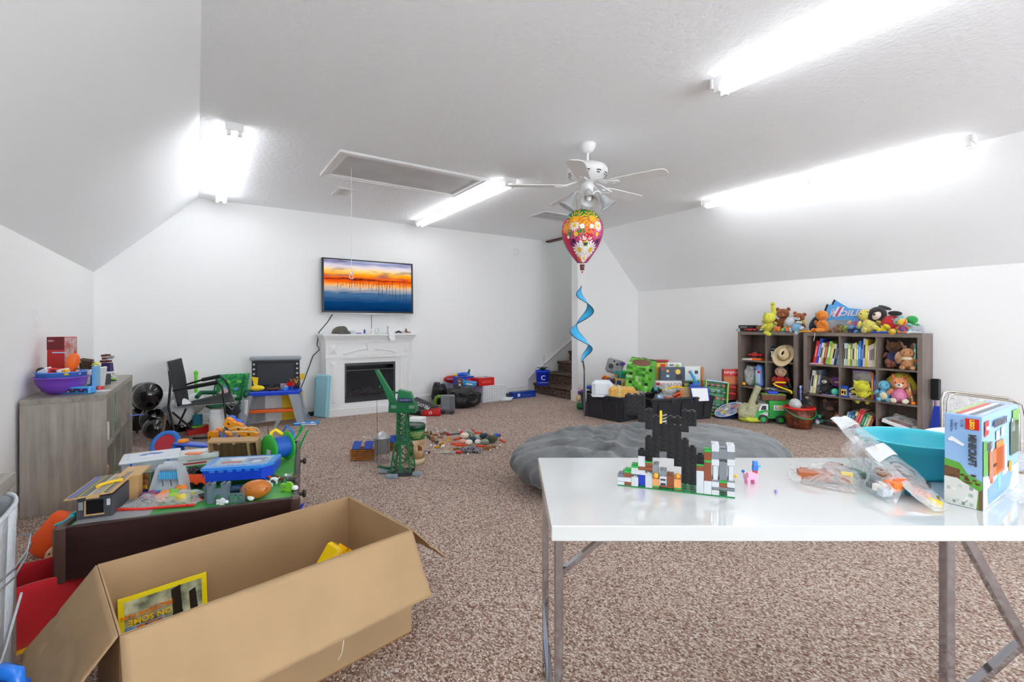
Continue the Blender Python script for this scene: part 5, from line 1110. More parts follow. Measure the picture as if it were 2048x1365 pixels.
solo('paper_scrap', 'crumpled white scraps on carpet in front of paper roll', 'paper', lump(.07,.03,.012,9,.5,10), mat('white_paper', (235,237,238), .8), (PZ(404,866).x, PZ(404,866).y, 0), 0)

# ---------------------------------------------------------------- tool bench with chalkboard
p = PZ(550,846); by = 6.35; c = PY(548,846, by); t = thing('toy_workbench', 'grey toy workbench with blue top, orange shelf and black pegboard back', 'toy workbench', (c.x, by, 0), RV + .28); t.scale = (.86,.86,.83)
SP = mat('speckled_grey', (158,166,174), .5, bump=(70,.5,.006)); W = .34
obj('top', MB().rb(-W, W, -.13,.17,.44,.50,.01), pl((26,70,215)), t)
for x0, x1 in ((-.30,-.38), (.27,.37)):
 for y in (-.11,.14):
  obj('leg', MB().add([(x1 - .045, y - .03,0), (x1 + .045, y - .03,0), (x1 + .045, y + .03,0), (x1 - .045, y + .03,0), (x0 - .06, y - .03,.45), (x0 + .06, y - .03,.45), (x0 + .06, y + .03,.45), (x0 - .06, y + .03,.45)], [(3,2,1,0), (4,5,6,7), (0,1,5,4), (1,2,6,5), (2,3,7,6), (3,0,4,7)]), SP, t)
obj('shelf', MB().rb(-.34,.33,-.12,.15,.20,.215,.005).rb(-.34,.33,-.125,-.11,.2,.24,.004), pl((240,100,25)), t)
pb = obj('pegboard', MB().rb(-.31,.31,.13,.155,.5,.93,.005), pl((38,40,46), .5), t)
obj('chalk_panel', MB().rb(-.24,.24,.12,.13,.56,.88,.004), pl((52,56,64), .6), pb); obj('header', MB().rb(-.335,.335,.10,.16,.92,.99,.02), SP, pb)
for q in (-1,1):
 for i in range(5): obj('peg', MB().cyl((q * .28,.118,.59 + i * .07), (q * .28,.132,.59 + i * .07), .014, n=10), pl((205,210,214)), pb)
wb = t.matrix_basis if False else Matrix.Translation(t.location) @ Matrix.Rotation(RV + .28,4, 'Z') @ Matrix.Diagonal((.86,.86,.83,1))
def onW(x, y, z=.502): return tuple(wb @ Vector((x, y, z)))
WR = RV + .28
t = thing('toy_duck', 'yellow toy with upright tail on toy workbench', 'toy', onW(-.2,-.05), WR); obj('body', MB().ell((0,0,.035), (.08,.045,.036), 14), pl((246,214,40)), t); obj('tail', MB().xz([(-.03,.05), (-.0,.05), (.01,.16), (-.06,.17)], .0,.012), pl((246,214,40)), t)
car('toy_truck', 'brown and black toy buggy in middle of toy workbench', onW(.0,-.06), .13, pl((110,60,46)), WR, roof=BLK)
car('toy_jeep', 'dark toy car behind the brown buggy on toy workbench', onW(-.03,.05), .16, DK, WR)
carton('blue_clamp', 'small blue clamp block on toy workbench right side', 'toy block', onW(.16,-.07), (.06,.04,.035), pl((34,110,220)), WR, [('f', 0,.018,.03,.02, LBL)])
carton('grey_gear_box', 'light grey toy machine block near back of toy workbench', 'toy block', onW(.13,.06), (.1,.05,.07), GRY, WR, [('f', .02,.04,.03,.03, WHT)])
fig('toy_figure', 'red and blue toy figure standing at right of toy workbench', 'toy figure', onW(.22,-.05), .14, (BLU, RED, BRN));
carton('yellow_flag_card', 'brown pennant card with yellow letter at right of toy workbench', 'card', onW(.28,.04,.56), (.09,.006,.09), pl((70,50,50)), WR, [('f', 0,.045,.08,.08, pl((96,70,56)))], [('f', 'V', 0,.045,.08, YEL)])
carton('green_brick_base', 'small green plate under toy figure on workbench', 'toy block', onW(.22,-.05,.5005), (.07,.05,.001), GRE, WR)
# posters leaning on wall behind bench
def poster(name, label, u0, u1, vt, vb, y, lean, prints, base=(232,232,230)):
 a_, b_ = PY(u0, vb, y), PY(u1, vb, y); W = b_.x - a_.x; zt = PY(u0, vt, y).z; z0 = max(0, a_.z)
 t = thing(name, label, 'poster', ((a_.x + b_.x) / 2, y, 0), 0, rot=(-lean, 0,0)); H = zt
 obj('board', MB().box(-W / 2, W / 2,0,.008,0, H), paper(base), t)
 for (x, z, w_, h_, c) in prints: obj('print', MB().box((x - w_ / 2) * W, (x + w_ / 2) * W, -.002,-.0005, (z - h_ / 2) * H, (z + h_ / 2) * H), pl(c, .5), t)
 return t, W, H
tt_, W, H = poster('poster', 'white poster with plain yellow shape standing behind toy workbench legs', 521,578,740,838,6.6,.06, [(.5,.25,.5,.5, (236,196,20)), (.55,.66,.4,.3, (240,205,30))])
obj('print', MB().prism([(.03 + .11 * math.cos(a), .62 * H + .09 * math.sin(a)) for a in [k * PI / 10 for k in range(20)]], .001,.004, M=Matrix.Rotation(PI / 2,4, 'X')), pl((240,205,30), .5), tt_)
poster('poster', 'white poster standing right of toy workbench against far wall', 572,598,742,836,6.62,.04, [(.6,.42,.5,.3, (232,190,20)), (.7,.86,.5,.12, (240,200,30))])
poster('poster', 'grey card standing behind left legs of toy workbench', 497,521,780,840,6.55,.04, [(.5,.5,.8,.9, (150,150,152))], (170,170,172))
t = thing('toy_crossbow', 'light grey plastic toy rifle leaning right of workbench', 'toy', (PY(598,795,6.5).x, 6.5,.0), 0); obj('body', MB().tube([(-.06,0,.42), (0,0,.38), (.03,-.02,.30), (.02,0,.0)], .012,6), pl((200,206,212)), t); obj('grip', MB().cb((-.05,0,.46), (.05,.02,.06), b=.005), DK, t)
p = PZ(613,850); t = thing('mini_keyboard', 'flat light blue plastic case with white handle on carpet before fireplace', 'case', (p.x, p.y, 0), RV + .15)
obj('body', MB().rb(-.145,.13,-.05,.09,0,.035,.012), pl((60,150,230), .25), t); obj('handle', MB().tube([(-.04,-.055,.012), (-.02,-.075,.014), (.1,-.075,.014), (.12,-.05,.012)], .008,6), WHT, t); obj('latch', MB().cb((-.02,-.05,.034), (.04,.02,.012), b=.003).cb((.08,-.045,.034), (.04,.02,.012), b=.003), WHT, t)
p = PY(627,829,6.7); carton('black_power_brick', 'small black power brick on carpet by baseboard left of fireplace', 'power adapter', (p.x, 6.72,0), (.12,.06,.05), BLK, .05, [('f', 0,.025,.06,.02, DK)])
solo('blue_tinsel', 'pale blue fluffy pompom on carpet beside baseboard', 'pompom', lump(.06,.04,.025,5,.6,12,6), mat('pompom', (130,165,205), .9, bump=(60,1,.01)), (PY(608,833,6.55).x, 6.6,0), 0)
# foam sleds against mantel
t = thing('foam_sled', 'light blue foam board standing beside fireplace', 'board', (PY(641,835,6.5).x, 6.5,0), 0, rot=(0,.08,.55))
obj('board', MB().rb(-.02,.02,-.12,.12,0,.56,.02), mat('foam_blue', (150,200,212), .7), t); obj('edge', MB().rb(.012,.028,-.13,.13,.01,.55,.01), mat('foam_pale', (190,222,228), .7), t)
t = thing('foam_board', 'teal foam board with white shapes behind the light blue one', 'board', (PY(634,830,6.62).x, 6.64,0), 0, rot=(0,.03,.2)); obj('board', MB().rb(-.035,.03,-.015,.015,0,.51,.006), pl((90,180,205), .6), t)
for z, c in ((.46, WHT), (.36, YEL), (.24, BLU), (.2, WHT)): obj('print', MB().cb((0,-.017, z), (.03,.003,.03), b=.001), c, t)

# ---------------------------------------------------------------- on the mantel
MZ = 1.083
def onM(u, y=6.55): p = PY(u, 650, y); return (p.x, y, MZ)
t = thing('flat_cap', 'grey tweed flat cap on left end of mantelpiece', 'cap', onM(680,6.5), -.1); t.scale = (.85,) * 3
TW_ = mat('tweed', (112,110,100), .95, var=(90,.35), bump=(200,.4,.002))
obj('crown', MB().grid(lambda u, v: (.125 * math.cos(2 * PI * u) * math.cos(v * PI / 2) ** .7,.12 * math.sin(2 * PI * u) * math.cos(v * PI / 2) ** .7,.004 + .115 * math.sin(v * PI / 2) + .012 * math.cos(2 * PI * u) * math.sin(v * PI)), 28,9), TW_, t)
obj('peak', MB().ell((.075,-.04,.015), (.08,.07,.014), 16), TW_, t)
for u, nm, l, c in ((703, 'white_cloth', 'white bunched cloth beside flat cap', WHT),): solo(nm, l, 'cloth', lump(.045,.04,.022,3,.35,10), mat('white_cloth', (225,228,230), .9), onM(u), 0)
carton('small_black_box', 'small black box between flat cap and white cloth', 'box', onM(697,6.44), (.05,.03,.014), BLK, 0, [('f', 0,.007,.02,.006, GRY)])
t = thing('glue_bottle', 'tiny blue bottle standing on mantelpiece', 'bottle', onM(729), 0); obj('body', MB().cyl((0,0,0), (0,0,.035), .014, n=12), pl((40,90,200)), t); obj('cap', MB().cyl((0,0,.035), (0,0,.055), .01, n=12), DK, t)
solo('pen_tray', 'flat purple and dark strip lying on mantelpiece', 'pen', MB().rb(-.03,.04,-.01,.01,0,.012,.003), PUR, onM(717), 0)
t = thing('white_adapter', 'small white adapter with ring on mantelpiece below cable', 'adapter', onM(743), 0); obj('body', MB().lathe([(0,0), (.024,0), (.02,.02), (.01,.03), (0,.03)], 14), WHT, t); obj('plug', MB().cyl((0,0,.03), (0,0,.045), .004, n=6), GRY, t)
t = thing('tape_ring', 'roll of clear tape standing on a green pad on mantelpiece', 'tape', onM(754), 0); obj('ring', MB().lathe([(.018,-.008), (.034,-.008), (.034,.008), (.018,.008), (.018,-.008)], 20, M=TR(0,0,.038, rx=PI / 2), close=False), pl((215,225,220)), t); obj('pad', MB().box(-.03,.045,-.03,.03,0,.004), pl((170,215,160)), t)
t = thing('white_dish', 'small white dish on mantelpiece left of paper strip', 'dish', onM(770,6.5), 0); obj('dish', MB().lathe([(0,.006), (.03,.006), (.04,.02), (.043,.02), (.035,0), (0,0)], 20), WHT, t)
def fn(u, v):
 x = -.035 + .07 * u + .02 * max(0, v - .45) * 1.6;
 return (x, -.01 - .11 * min(1, v * 2.2) - .008 * max(0, v - .45), .105 - .10 * min(1, v * 2.2) - .135 * max(0, (v - .455)) * 1.6) if v > 0 else (x, 0,.1)
t = thing('paper_towel', 'white strip of toilet paper draped over mantelpiece edge', 'paper', onM(781,6.47), 0)
obj('roll', MB().lathe([(.018,0), (.048,0), (.048,.1), (.018,.1)], 20, close=False), mat('white_paper', (235,237,238), .8), t)
obj('strip', MB().add([(-.045,-.05,.1), (.03,-.05,.1), (.03,-.052,.004), (-.045,-.052,.004), (-.047,-.085,.0025), (.03,-.085,.0025), (-.05,-.088,-.06), (.03,-.088,-.06), (-.02,-.09,-.10), (.06,-.09,-.085)], [(0,1,2,3), (3,2,5,4), (4,5,7,6), (6,7,9,8)]), MC['white_paper'], t, solid=.001)
for i, (u, l) in enumerate(((797, 'small dark toy vehicle on mantelpiece beside paper strip'), (808, 'tiny white and brown toy car on mantelpiece'), (817, 'small black and white toy motorbike at right end of mantelpiece'))):
 car('toy_car', l, onM(u, 6.52 + .03 * i), [.09,.06,.08][i], [DK, WHT, BRN][i], .4 * i, 'tiny cars on mantelpiece', roof=[BLK, BRN, WHT][i])
solo('dark_toy_robot', 'tiny dark toy robot standing behind cars on mantelpiece', 'toy', MB().cb((0,0,.03), (.03,.02,.03), b=.003).cb((0,0,.055), (.02,.02,.018), b=.003).cb((-.01,0,.008), (.01,.015,.016)).cb((.01,0,.008), (.01,.015,.016)), BRN, onM(812,6.62), 0)

# ---------------------------------------------------------------- bags by the far wall
t = thing('tote_bag', 'black and red tote bag with white lettering slumped on carpet', 'bag', (PZ(875,832).x - .02, PZ(875,832).y + .12,0), RV + .12)
Rr = mat('red_vinyl', (200,24,34), .5, bump=(20,.3,.01)); Bk = mat('black_vinyl', (38,38,42), .5, bump=(20,.4,.01))
k = mpp(t.location)
def QQ(t, u, v, d=0): return loc_(t, PT(u, v, dep(t.location) + d))
fl = [QQ(t, 843,838,-.12), QQ(t, 881,832,-.12), QQ(t, 881,815,-.12), QQ(t, 845,822,-.12)]
for q in fl[:2]: q.z = .002
obj('red_side', MB().grid(lambda u, v: fl[0].lerp(fl[1], u).lerp(fl[3].lerp(fl[2], u), v) + Vector((0,-.01 * math.sin(PI * v), 0)), 6,5), Rr, t, solid=.006)
tp = [QQ(t, 800,814,.05), QQ(t, 842,821,-.14), QQ(t, 880,814,-.13), QQ(t, 834,795,.12)]
obj('black_side', MB().grid(lambda u, v: tp[0].lerp(tp[1], u).lerp(tp[3].lerp(tp[2], u), v) + Vector((0,0,.015 * math.sin(PI * u) * math.sin(PI * v))), 10,10), Bk, t, solid=.006)
w0 = [QQ(t, 800,832,.05), QQ(t, 843,838,-.1), QQ(t, 842,822,-.11), QQ(t, 800,815,.06)]
for q in w0[:2]: q.z = .002
obj('open_side', MB().grid(lambda u, v: w0[0].lerp(w0[1], u).lerp(w0[3].lerp(w0[2], u), v), 5,5), Bk, t, solid=.006)
nrm = (tp[1] - tp[0]).cross(tp[3] - tp[0]).normalized(); xx = (tp[2] - tp[3]).normalized(); yy = nrm.cross(xx)
Mx = Matrix((xx, yy, nrm)).transposed().to_4x4(); ce = sum(tp, Vector()) / 4 + nrm * .028
text('PELOTON', .07, WHT, t, ce + xx * .05, (Mx @ Matrix.Rotation(PI, 4, 'Z')).to_euler())
text('22', .05, WHT, t, fl[0].lerp(fl[1], .45).lerp(fl[3].lerp(fl[2], .45), .5) + Vector((0,-.02,0)), (PI / 2,-.3,0))
q = PZ(812,838); solo('red_white_sock', 'crumpled red and white cloth at mouth of tote bag', 'cloth', lump(.06,.05,.03,4,.4,10), mat('red_white', (205,120,110), .9, var=(30,.4, (240,235,230))), (q.x - .02, q.y + .05,0), RV)
def sack(label, u, v, dim, seed, m, rz=RV, nm='plastic_sack', knot=True):
 p = PZ(u, v); t = thing(nm, label, 'bag', (p.x, p.y, 0), rz); obj('sack', lump(dim[0] / 2, dim[1] / 2, dim[2] / 2, seed, .14,22), m, t)
 if knot: obj('knot', lump(.05,.04,.035, seed + 1,.3,10), m, t, loc=(-dim[0] * .2,0, dim[2] * .86))
 return t
BBAG = mat('black_bin_bag', (26,27,30), .32, bump=(14,.9,.03)); LBAG = mat('black_tote', (52,54,58), .6, bump=(10,.4,.02))
sack('large shiny black bin bag full of toys on carpet by far wall', 927,815, (.50,.36,.30), 11, BBAG)
sack('black bin bag with twisted neck left of the large one', 880,808, (.24,.26,.30), 17, BBAG)
sack('black bag with a blue folder in it beside fireplace', 866,800, (.26,.2,.26), 21, LBAG, knot=False)
t = carton('blue_folder', 'blue folder sticking out of black bag', 'folder', tuple(PZ(872,802) + Vector((0,-.03,.2))), (.2,.012,.06), pl((60,130,210)), RV, [('f', 0,.03,.16,.03, LBL)], rot=(-.4,.1, RV))
t = thing('toy_radio', 'grey ribbed toy machine standing in front of bin bags', 'toy', tuple(PZ(895,828)), RV + .1)
obj('body', MB().rb(-.09,.1,-.05,.06,.03,.25,.01), pl((96,100,104)), t)
for i in range(8): obj('rib', MB().rb(-.085,.03,-.058,-.048,.07 + i * .021,.082 + i * .021,.003), pl((140,144,148)), t)
for x in (-.06,.06): obj('wheel', MB().cyl((x, -.05,.035), (x, .05,.035), .035, n=14), DK, t)
t = thing('green_toy_saw', 'lime green toy tool beside grey ribbed machine', 'toy', tuple(PZ(870,818)), RV); obj('body', MB().tube([(.0,0,.0), (0,0,.1), (.02,0,.16), (.06,0,.18)], .025,8), pl((110,160,50)), t); obj('blade', MB().cb((.06,0,.18), (.05,.02,.03), b=.004), LIME, t)
# white woven box with things on it
t = thing('woven_box', 'white storage box with grey basket weave pattern by far wall', 'box', (PY(979,800,6.5).x, 6.5,0), 0)
W, H = .21,.26; obj('body', MB().rb(-W, W, -.16,.16,0, H, .006), mat('white_card', (228,230,232), .6), t)
m = MB()
for j in range(9):
 for i in range(13):
  x = -W + .018 + i * .031; z = .018 + j * .028
  if (i + j) % 2: m.box(x - .012, x + .012,-.1625,-.1602, z - .004, z + .004)
  else: m.box(x - .0035, x + .0035,-.1625,-.1602, z - .012, z + .012)
obj('weave_print', m, pl((130,134,140)), t, kind='stuff')
carton('red_toy_box', 'red toy box with white picture lying on woven box', 'box', (PY(965,770,6.46).x, 6.45,.262), (.3,.2,.12), pl((205,30,34)), .12, [('t', .03,0,.16,.12, WHT), ('t', .06,.01,.06,.08, DK), ('t', -.04,0,.05,.07, ORA), ('f', 0,.06,.2,.04, pl((225,70,60)))])
t = thing('tissue', 'white tissue sticking up behind red toy box', 'tissue', (PY(957,752,6.62).x, 6.64,.16), 0); obj('sheet', MB().add([(-.02,0,.1), (.04,0,.1), (.03,.01,.23), (.0,0,.19)], [(0,1,2,3)]), WHT, t, solid=.002)
carton('blue_toy_box', 'blue toy box with red figures pictured behind bin bags', 'box', (PY(927,775,6.6).x, 6.6,.0), (.3,.14,.40), pl((28,66,190)), .05, [('f', .06,.32,.1,.1, pl((190,60,90))), ('f', -.06,.33,.08,.06, LBL)])
t = thing('toy_plane', 'blue and yellow toy aeroplane on top of blue toy box', 'toy', (PY(925,752,6.6).x, 6.58,.405), .2)
obj('fuselage', MB().ell((0,0,.03), (.14,.03,.03), 14), pl((30,90,215)), t); obj('wing', MB().rb(-.03,.05,-.12,.12,.03,.04,.003), pl((40,140,220)), t); obj('nose', MB().cyl((-.2,0,.03), (-.12,0,.03), .008,.02,8), YEL, t); obj('fin', MB().xz([(.08,.04), (.13,.04), (.14,.1), (.12,.1)], -.004,.004), pl((20,100,80)), t)
t = thing('red_toy_boat', 'glossy red toy shell lying over bin bag', 'toy', tuple(PZ(905,806) + Vector((.06,.1,.30))), RV); obj('shell', MB().ell((0,0,.05), (.15,.09,.06), 18), pl((195,20,28), .2), t); obj('stripe', MB().cb((0,-.085,.06), (.16,.01,.012), b=.003), LBL, t)
plush('small brown dog plush resting on black bin bag', tuple(PZ(922,812) + Vector((.02,.08,.255))), .16, (120,76,50), belly=(235,215,195), muzzle=(235,220,205), ear='flop')
carton('teal_game_box', 'teal flat box on top of bin bag', 'box', tuple(PZ(945,812) + Vector((.04,.16,.29))), (.2,.12,.05), pl((40,150,200)), RV, [('f', 0,.025,.1,.02, WHT)], rot=(.1,.1, RV))
carton('long_blue_box', 'long flat blue box on carpet near foot of stairs', 'box', (PY(1045,790,6.5).x, 6.5,0), (.46,.13,.10), pl((28,70,180)), .02, [('f', -.12,.05,.05,.05, WHT), ('f', .05,.04,.2,.012, pl((90,120,210))), ('t', 0,0,.36,.1, pl((92,110,130)))])
solo('dark_pouch', 'dark pouch lying left of long blue box', 'pouch', lump(.07,.05,.045,5,.2,10), DK, (PY(1018,793,6.42).x, 6.5,0), 0)
solo('white_rag', 'white crumpled rag on carpet in front of woven box', 'cloth', lump(.10,.05,.03,14,.4,12), mat('white_cloth', (225,228,230), .9), (PY(1011,797,6.33).x, 6.3,0), 0)
# blue bucket on the bottom step
t = thing('blue_bucket', 'blue bucket with white letter C standing on bottom carpeted step', 'bucket', (PZ(1089,767,.18).x, PZ(1089,767,.18).y + .06,.182), RV);
bx = PY(1089,767,6.4); t.location = (bx.x, 6.45,.182); r = .118
obj('pail', MB().lathe([(0,0), (r * .9,0), (r, .22), (r * 1.08,.22), (r * 1.1,.25), (r * 1.02,.25), (r * .85,.02), (0,.02)], 32), pl((26,62,225), .35), t)
text('C', .11, WHT, t, (0,-r * .97 - .006,.13)); text('COMMUNITY', .03, pl((170,190,250)), t, (0,-r * .95 - .006,.05))
for i in range(7): an = i * .9; obj('leaf', MB().grid(lambda u, v: ((u - .5) * .05 * math.sin(PI * v + .2), .14 * v, .08 * math.sin(v * 2.2)), 3,6, M=TR(0,0,.22, rz=an)), pl((16,84,96)), t, solid=.002)
obj('wire_stake', MB().tube([(.03,.02,.2), (.02,0,.42), (.0,0,.47), (.02,0,.50), (.03,0,.42)], .0025,5), pl((150,120,90)), t)
p = PY(1140,700,6.2); solo('dark_shoe', 'dark toy shoe on upper carpeted step', 'shoe', MB().ell((0,0,.04), (.08,.05,.04), 12).ell((.03,0,.07), (.04,.04,.05), 10), DK, (5.86,6.2,.722), 0)
# ================================================================ contents of the right-hand bookcases
def BX(u, v, d=.05): return PX(u, v, XB + d)
Z1, Z2, Z3, ZT = .04,.3905,.741,1.113
WHERE = {}
def books(case, z, u0, lst, lean=0.0, d=.06, dep_=.19, rowlab=''):
 """lst: (thickness px, height m, colour, word) ; each book its own thing"""
 u = u0; n = len(lst)
 for i, (w, h, c, word) in enumerate(lst):
  a = PX(u, 700, XB + d); b = PX(u + w, 700, XB + d); th = abs(b.y - a.y) * .9
  x = (a.y + b.y) / 2
  t = thing('book', '%s book, %s in %s' % (word, ['first from the left', 'second from the left', 'third from the left', 'fourth from the left', 'fifth from the left', 'sixth from the left', 'seventh from the left', 'eighth from the left', 'ninth from the left', 'tenth from the left', 'sixth from the right', 'fifth from the right', 'fourth from the right', 'third from the right', 'second from the right', 'last on the right'][i if i < 10 else 16 - n + i] if n > 10 else '%s in row' % ['first', 'second', 'third', 'fourth', 'fifth', 'sixth', 'seventh', 'eighth', 'ninth', 'tenth'][i], rowlab), 'book', (XB + d, x, z + .0015 + abs(math.sin(lean)) * th * .5), 0, 'books in the large bookcase', rot=(lean, 0,0))
  obj('cover', MB().box(0,.002,-th / 2, th / 2,0, h).box(.002, dep_, -th / 2,-th / 2 + .0015,0, h).box(.002, dep_, th / 2 - .0015, th / 2,0, h), pl(c, .5), t)
  obj('pages', MB().box(.003, dep_ - .003,-th / 2 + .0016, th / 2 - .0016,.003, h - .004), paper((236,230,214)), t)
  if th > .008: obj('spine_print', MB().box(-.0008,0,-th * .28, th * .28, h * .3, h * .78), pl(tuple(max(0, min(255,255 - k if sum(c) > 600 else k + 90)) for k in c), .5), t)
  u += w
 return u
books(BR, Z3,1625, [(6,.27, (215,40,40), 'red hardback'), (5,.30, (50,80,180), 'tall blue'), (5,.25, (225,235,240), 'white'), (4,.25, (190,170,110), 'tan'), (5,.26, (150,50,40), 'dark red'), (7,.27, (150,205,110), 'green and white'), (4,.25, (225,225,60), 'thin yellow'), (6,.24, (232,234,236), 'white'), (5,.25, (40,60,90), 'navy'), (6,.26, (120,185,220), 'light blue')], .17, rowlab='top left cube of large bookcase')
books(BR, Z3,1687, [(4,.25, (225,238,225), 'white green'), (4,.25, (190,215,200), 'pale green'), (5,.24, (215,225,130), 'yellow green'), (4,.24, (140,140,60), 'olive'), (4,.25, (190,220,235), 'pale blue'), (4,.26, (240,215,80), 'yellow'), (4,.24, (140,190,225), 'sky blue'), (5,.28, (60,130,205), 'blue'), (4,.25, (40,80,160), 'dark blue'), (5,.31, (205,215,230), 'tall white'), (4,.30, (235,215,60), 'tall yellow'), (4,.23, (240,205,150), 'peach'), (3,.24, (225,228,230), 'thin white'), (4,.25, (230,215,180), 'cream'), (3,.26, (200,205,225), 'lilac'), (3,.29, (220,225,90), 'lime')], .03, rowlab='top middle cube of large bookcase')
books(BR, Z2,1615, [(4,.19, (40,50,70), 'dark'), (6,.27, (230,230,228), 'tall white album'), (6,.22, (235,225,140), 'pale yellow'), (7,.28, (90,100,115), 'slate grey')], .12, rowlab='middle left cube of large bookcase')
books(BR, Z1,1683, [(5,.19, (150,152,155), 'grey'), (6,.2, (40,110,180), 'blue'), (5,.2, (24,96,120), 'teal'), (5,.2, (235,225,150), 'cream'), (6,.24, (205,40,50), 'red'), (6,.23, (215,60,60), 'lighter red'), (6,.2, (30,120,60), 'green'), (5,.19, (120,180,150), 'pale green'), (6,.18, (235,215,100), 'yellow'), (6,.19, (130,40,50), 'maroon')], .33, rowlab='bottom middle cube of large bookcase')
books(BR, Z2,1742, [(5,.29, (235,125,60), 'orange'), (5,.27, (70,80,190), 'blue')], 0, rowlab='right of yellow plush in centre cube')
books(BR, Z2,1759, [(5,.24, (40,70,170), 'blue'), (12,.23, (46,50,84), 'wide navy')], 0,.14,.12, rowlab='behind light blue plush in middle right cube')
books(BR, Z2,1819, [(5,.19, (150,90,60), 'brown'), (5,.21, (190,160,120), 'tan')], -.2, rowlab='at right wall of middle right cube')
books(BR, Z3,1823, [(4,.2, (40,120,70), 'green'), (5,.27, (110,170,150), 'sea green')], 0, rowlab='at right end of top right cube')
def flat(label, u, z, d, dim, c, rz=0, rot=None, nm='book', cat='book'):
 p = PX(u, 700, XB + d); t = thing(nm, label, cat, (XB + d, p.y, z), rz, rot=rot); W, D, H = dim
 obj('cover', MB().box(-W / 2, W / 2,-D / 2, D / 2,0,.002).box(-W / 2, W / 2,-D / 2, D / 2, H - .002, H), pl(c, .5), t); obj('pages', MB().box(-W / 2 + .003, W / 2 - .003,-D / 2 + .003, D / 2 - .003,.002, H - .002), paper((236,230,214)), t)
 return t
flat('blue book lying flat under leaning books in bottom middle cube', 1720, Z1 + .001,.04, (.16,.22,.02), (30,60,170), .2)
for i, (z, a, c, l) in enumerate(((.005,.1, (60,60,66), 'dark grey'), (.03,.35, (225,225,225), 'white'), (.075,.5, (40,42,48), 'black and white'))): flat('%s book tilted behind blue box in centre cube' % l, 1706 - i, Z2 + z, .12, (.15,.16,.025), c, rot=(-a, 0,0))
flat('purple pink notebook lying at front of top left cube', 1633, Z3 + .001,.03, (.05,.13,.012), (225,110,180), nm='notebook', cat='notebook')
flat('purple notebook lying flat at front of middle left cube', 1660, Z2 + .001,.035, (.06,.15,.01), (90,70,160), nm='notebook', cat='notebook')
flat('blue book lying on shelf edge at bottom of centre cube', 1716, Z2 + .001,.03, (.05,.14,.012), (110,80,60))
carton('crayon_box', 'small blue box with orange picture in centre cube', 'box', (XB + .04, BX(1690,790).y, Z2 + .001), (.085,.05,.125), pl((30,90,200)), -PI / 2, [('f', 0,.055,.06,.07, pl((240,200,120))), ('f', -.01,.055,.02,.03, pl((200,60,50))), ('f', .014,.05,.014,.04, pl((90,60,60)))])
FR = -PI / 2 + .25
def PB(label, u, z, d, s, col, **k):
 p = PX(u, 700, XB + d); return plush(label, (XB + d, p.y, z), s, col, rz=k.pop('rz', FR), **k)
PB('brown and black plush dog with white face in middle left cube', 1650, Z2,.11,.23, (40,38,38), belly=(50,48,48), muzzle=(232,232,232), headc=(70,56,46), ear='flop', earc=(170,120,80), snout=.05)
carton('purple_box', 'purple box behind dog plush in middle left cube', 'box', (XB + .16, BX(1668,780).y, Z2 + .10), (.1,.08,.11), pl((100,50,130)), -PI / 2, [('f', 0,.05,.05,.02, TAN)])
t = thing('mint_ball', 'mint green ball beside dog plush at right of middle left cube', 'ball', (XB + .05, BX(1670,785).y, Z2 + .001), 0); obj('ball', MB().ell((0,0,.042), .042,16), pl((50,185,150)), t); obj('seam', MB().tube([(.0427 * math.cos(a), .0,.042 + .0427 * math.sin(a)) for a in [k * PI / 12 for k in range(24)]], .0015,5, closed=True), WHT, t)
PB('large yellow plush lying face down in centre cube', 1727, Z2 + .02,.14,.30, (220,215,50), ear='point', rot=(.9,0, FR), eye=False)
PB('yellow plush toy sprawled upside down over front of centre cube', 1727, Z2 + .17,.07,.20, (228,222,55), ear='flop', rot=(PI - .7,0, FR), eye=False)
t = thing('zip_bag', 'clear bag of dark parts with purple zip on yellow plush', 'bag', (XB + .05, BX(1725,760).y, Z2 + .185), -PI / 2); obj('film', MB().grid(lambda u, v: (-.085 + .17 * u, -.012 - .012 * math.sin(PI * u) * math.sin(PI * v), .12 * v), 12,8), CLEAR, t); obj('contents', lump(.065,.014,.045,3,.2,10), mat('dark_parts', (110,104,96), .4, var=(60,.6)), t, loc=(0,0,.008)); obj('zip', MB().cyl((-.085,-.014,.12), (.085,-.014,.12), .004, n=6), PUR, t)
t = thing('round_cushion', 'large round yellow cushion with pink cheeks and sleeping eyes in middle right cube', 'cushion', (XB + .17, BX(1797,760).y, Z2 + .002), FR)
obj('cushion', MB().ell((0,0,.16), (.15,.10,.15), 24), fz((222,210,60)), t)
for q in (-1,1): obj('cheek', MB().ell((q * .09,-.075,.115), (.025,.012,.022), 10), fz((220,130,130)), t); obj('closed_eye', MB().tube([(q * .05 - .018,-.098,.155), (q * .05,-.1,.147), (q * .05 + .018,-.098,.155)], .003,5), BLK, t)
solo('dark_cushion', 'black round cushion wedged right of the yellow one', 'cushion', MB().ell((0,0,.14), (.09,.08,.14), 18), fz((26,26,28)), (XB + .2, BX(1822,760).y + .03, Z2 + .04), FR)
PB('light blue plush with cream belly seated at front of middle right cube', 1768, Z2,.05,.24, (110,190,225), belly=(232,222,180), ear='none', muzzle=None)
PB('orange plush with white face and pink shirt in middle right cube', 1799, Z2,.06,.29, (240,150,100), belly=(240,150,190), muzzle=(245,235,220), ear='point', legs=(245,232,205), shirt=(235,130,180), earc=(225,110,60))
carton('orange_block', 'small orange block at right corner of middle right cube', 'toy block', (XB + .03, BX(1829,790).y, Z2 + .001), (.035,.03,.03), ORA, -PI / 2, [('f', 0,.015,.02,.01, YEL)])
PB('upright brown and navy plush deer at back of top right cube', 1787, Z3 + .04,.15,.26, (130,84,50), shirt=(60,70,120), ear='point', muzzle=(90,60,40), legs=(90,120,180))
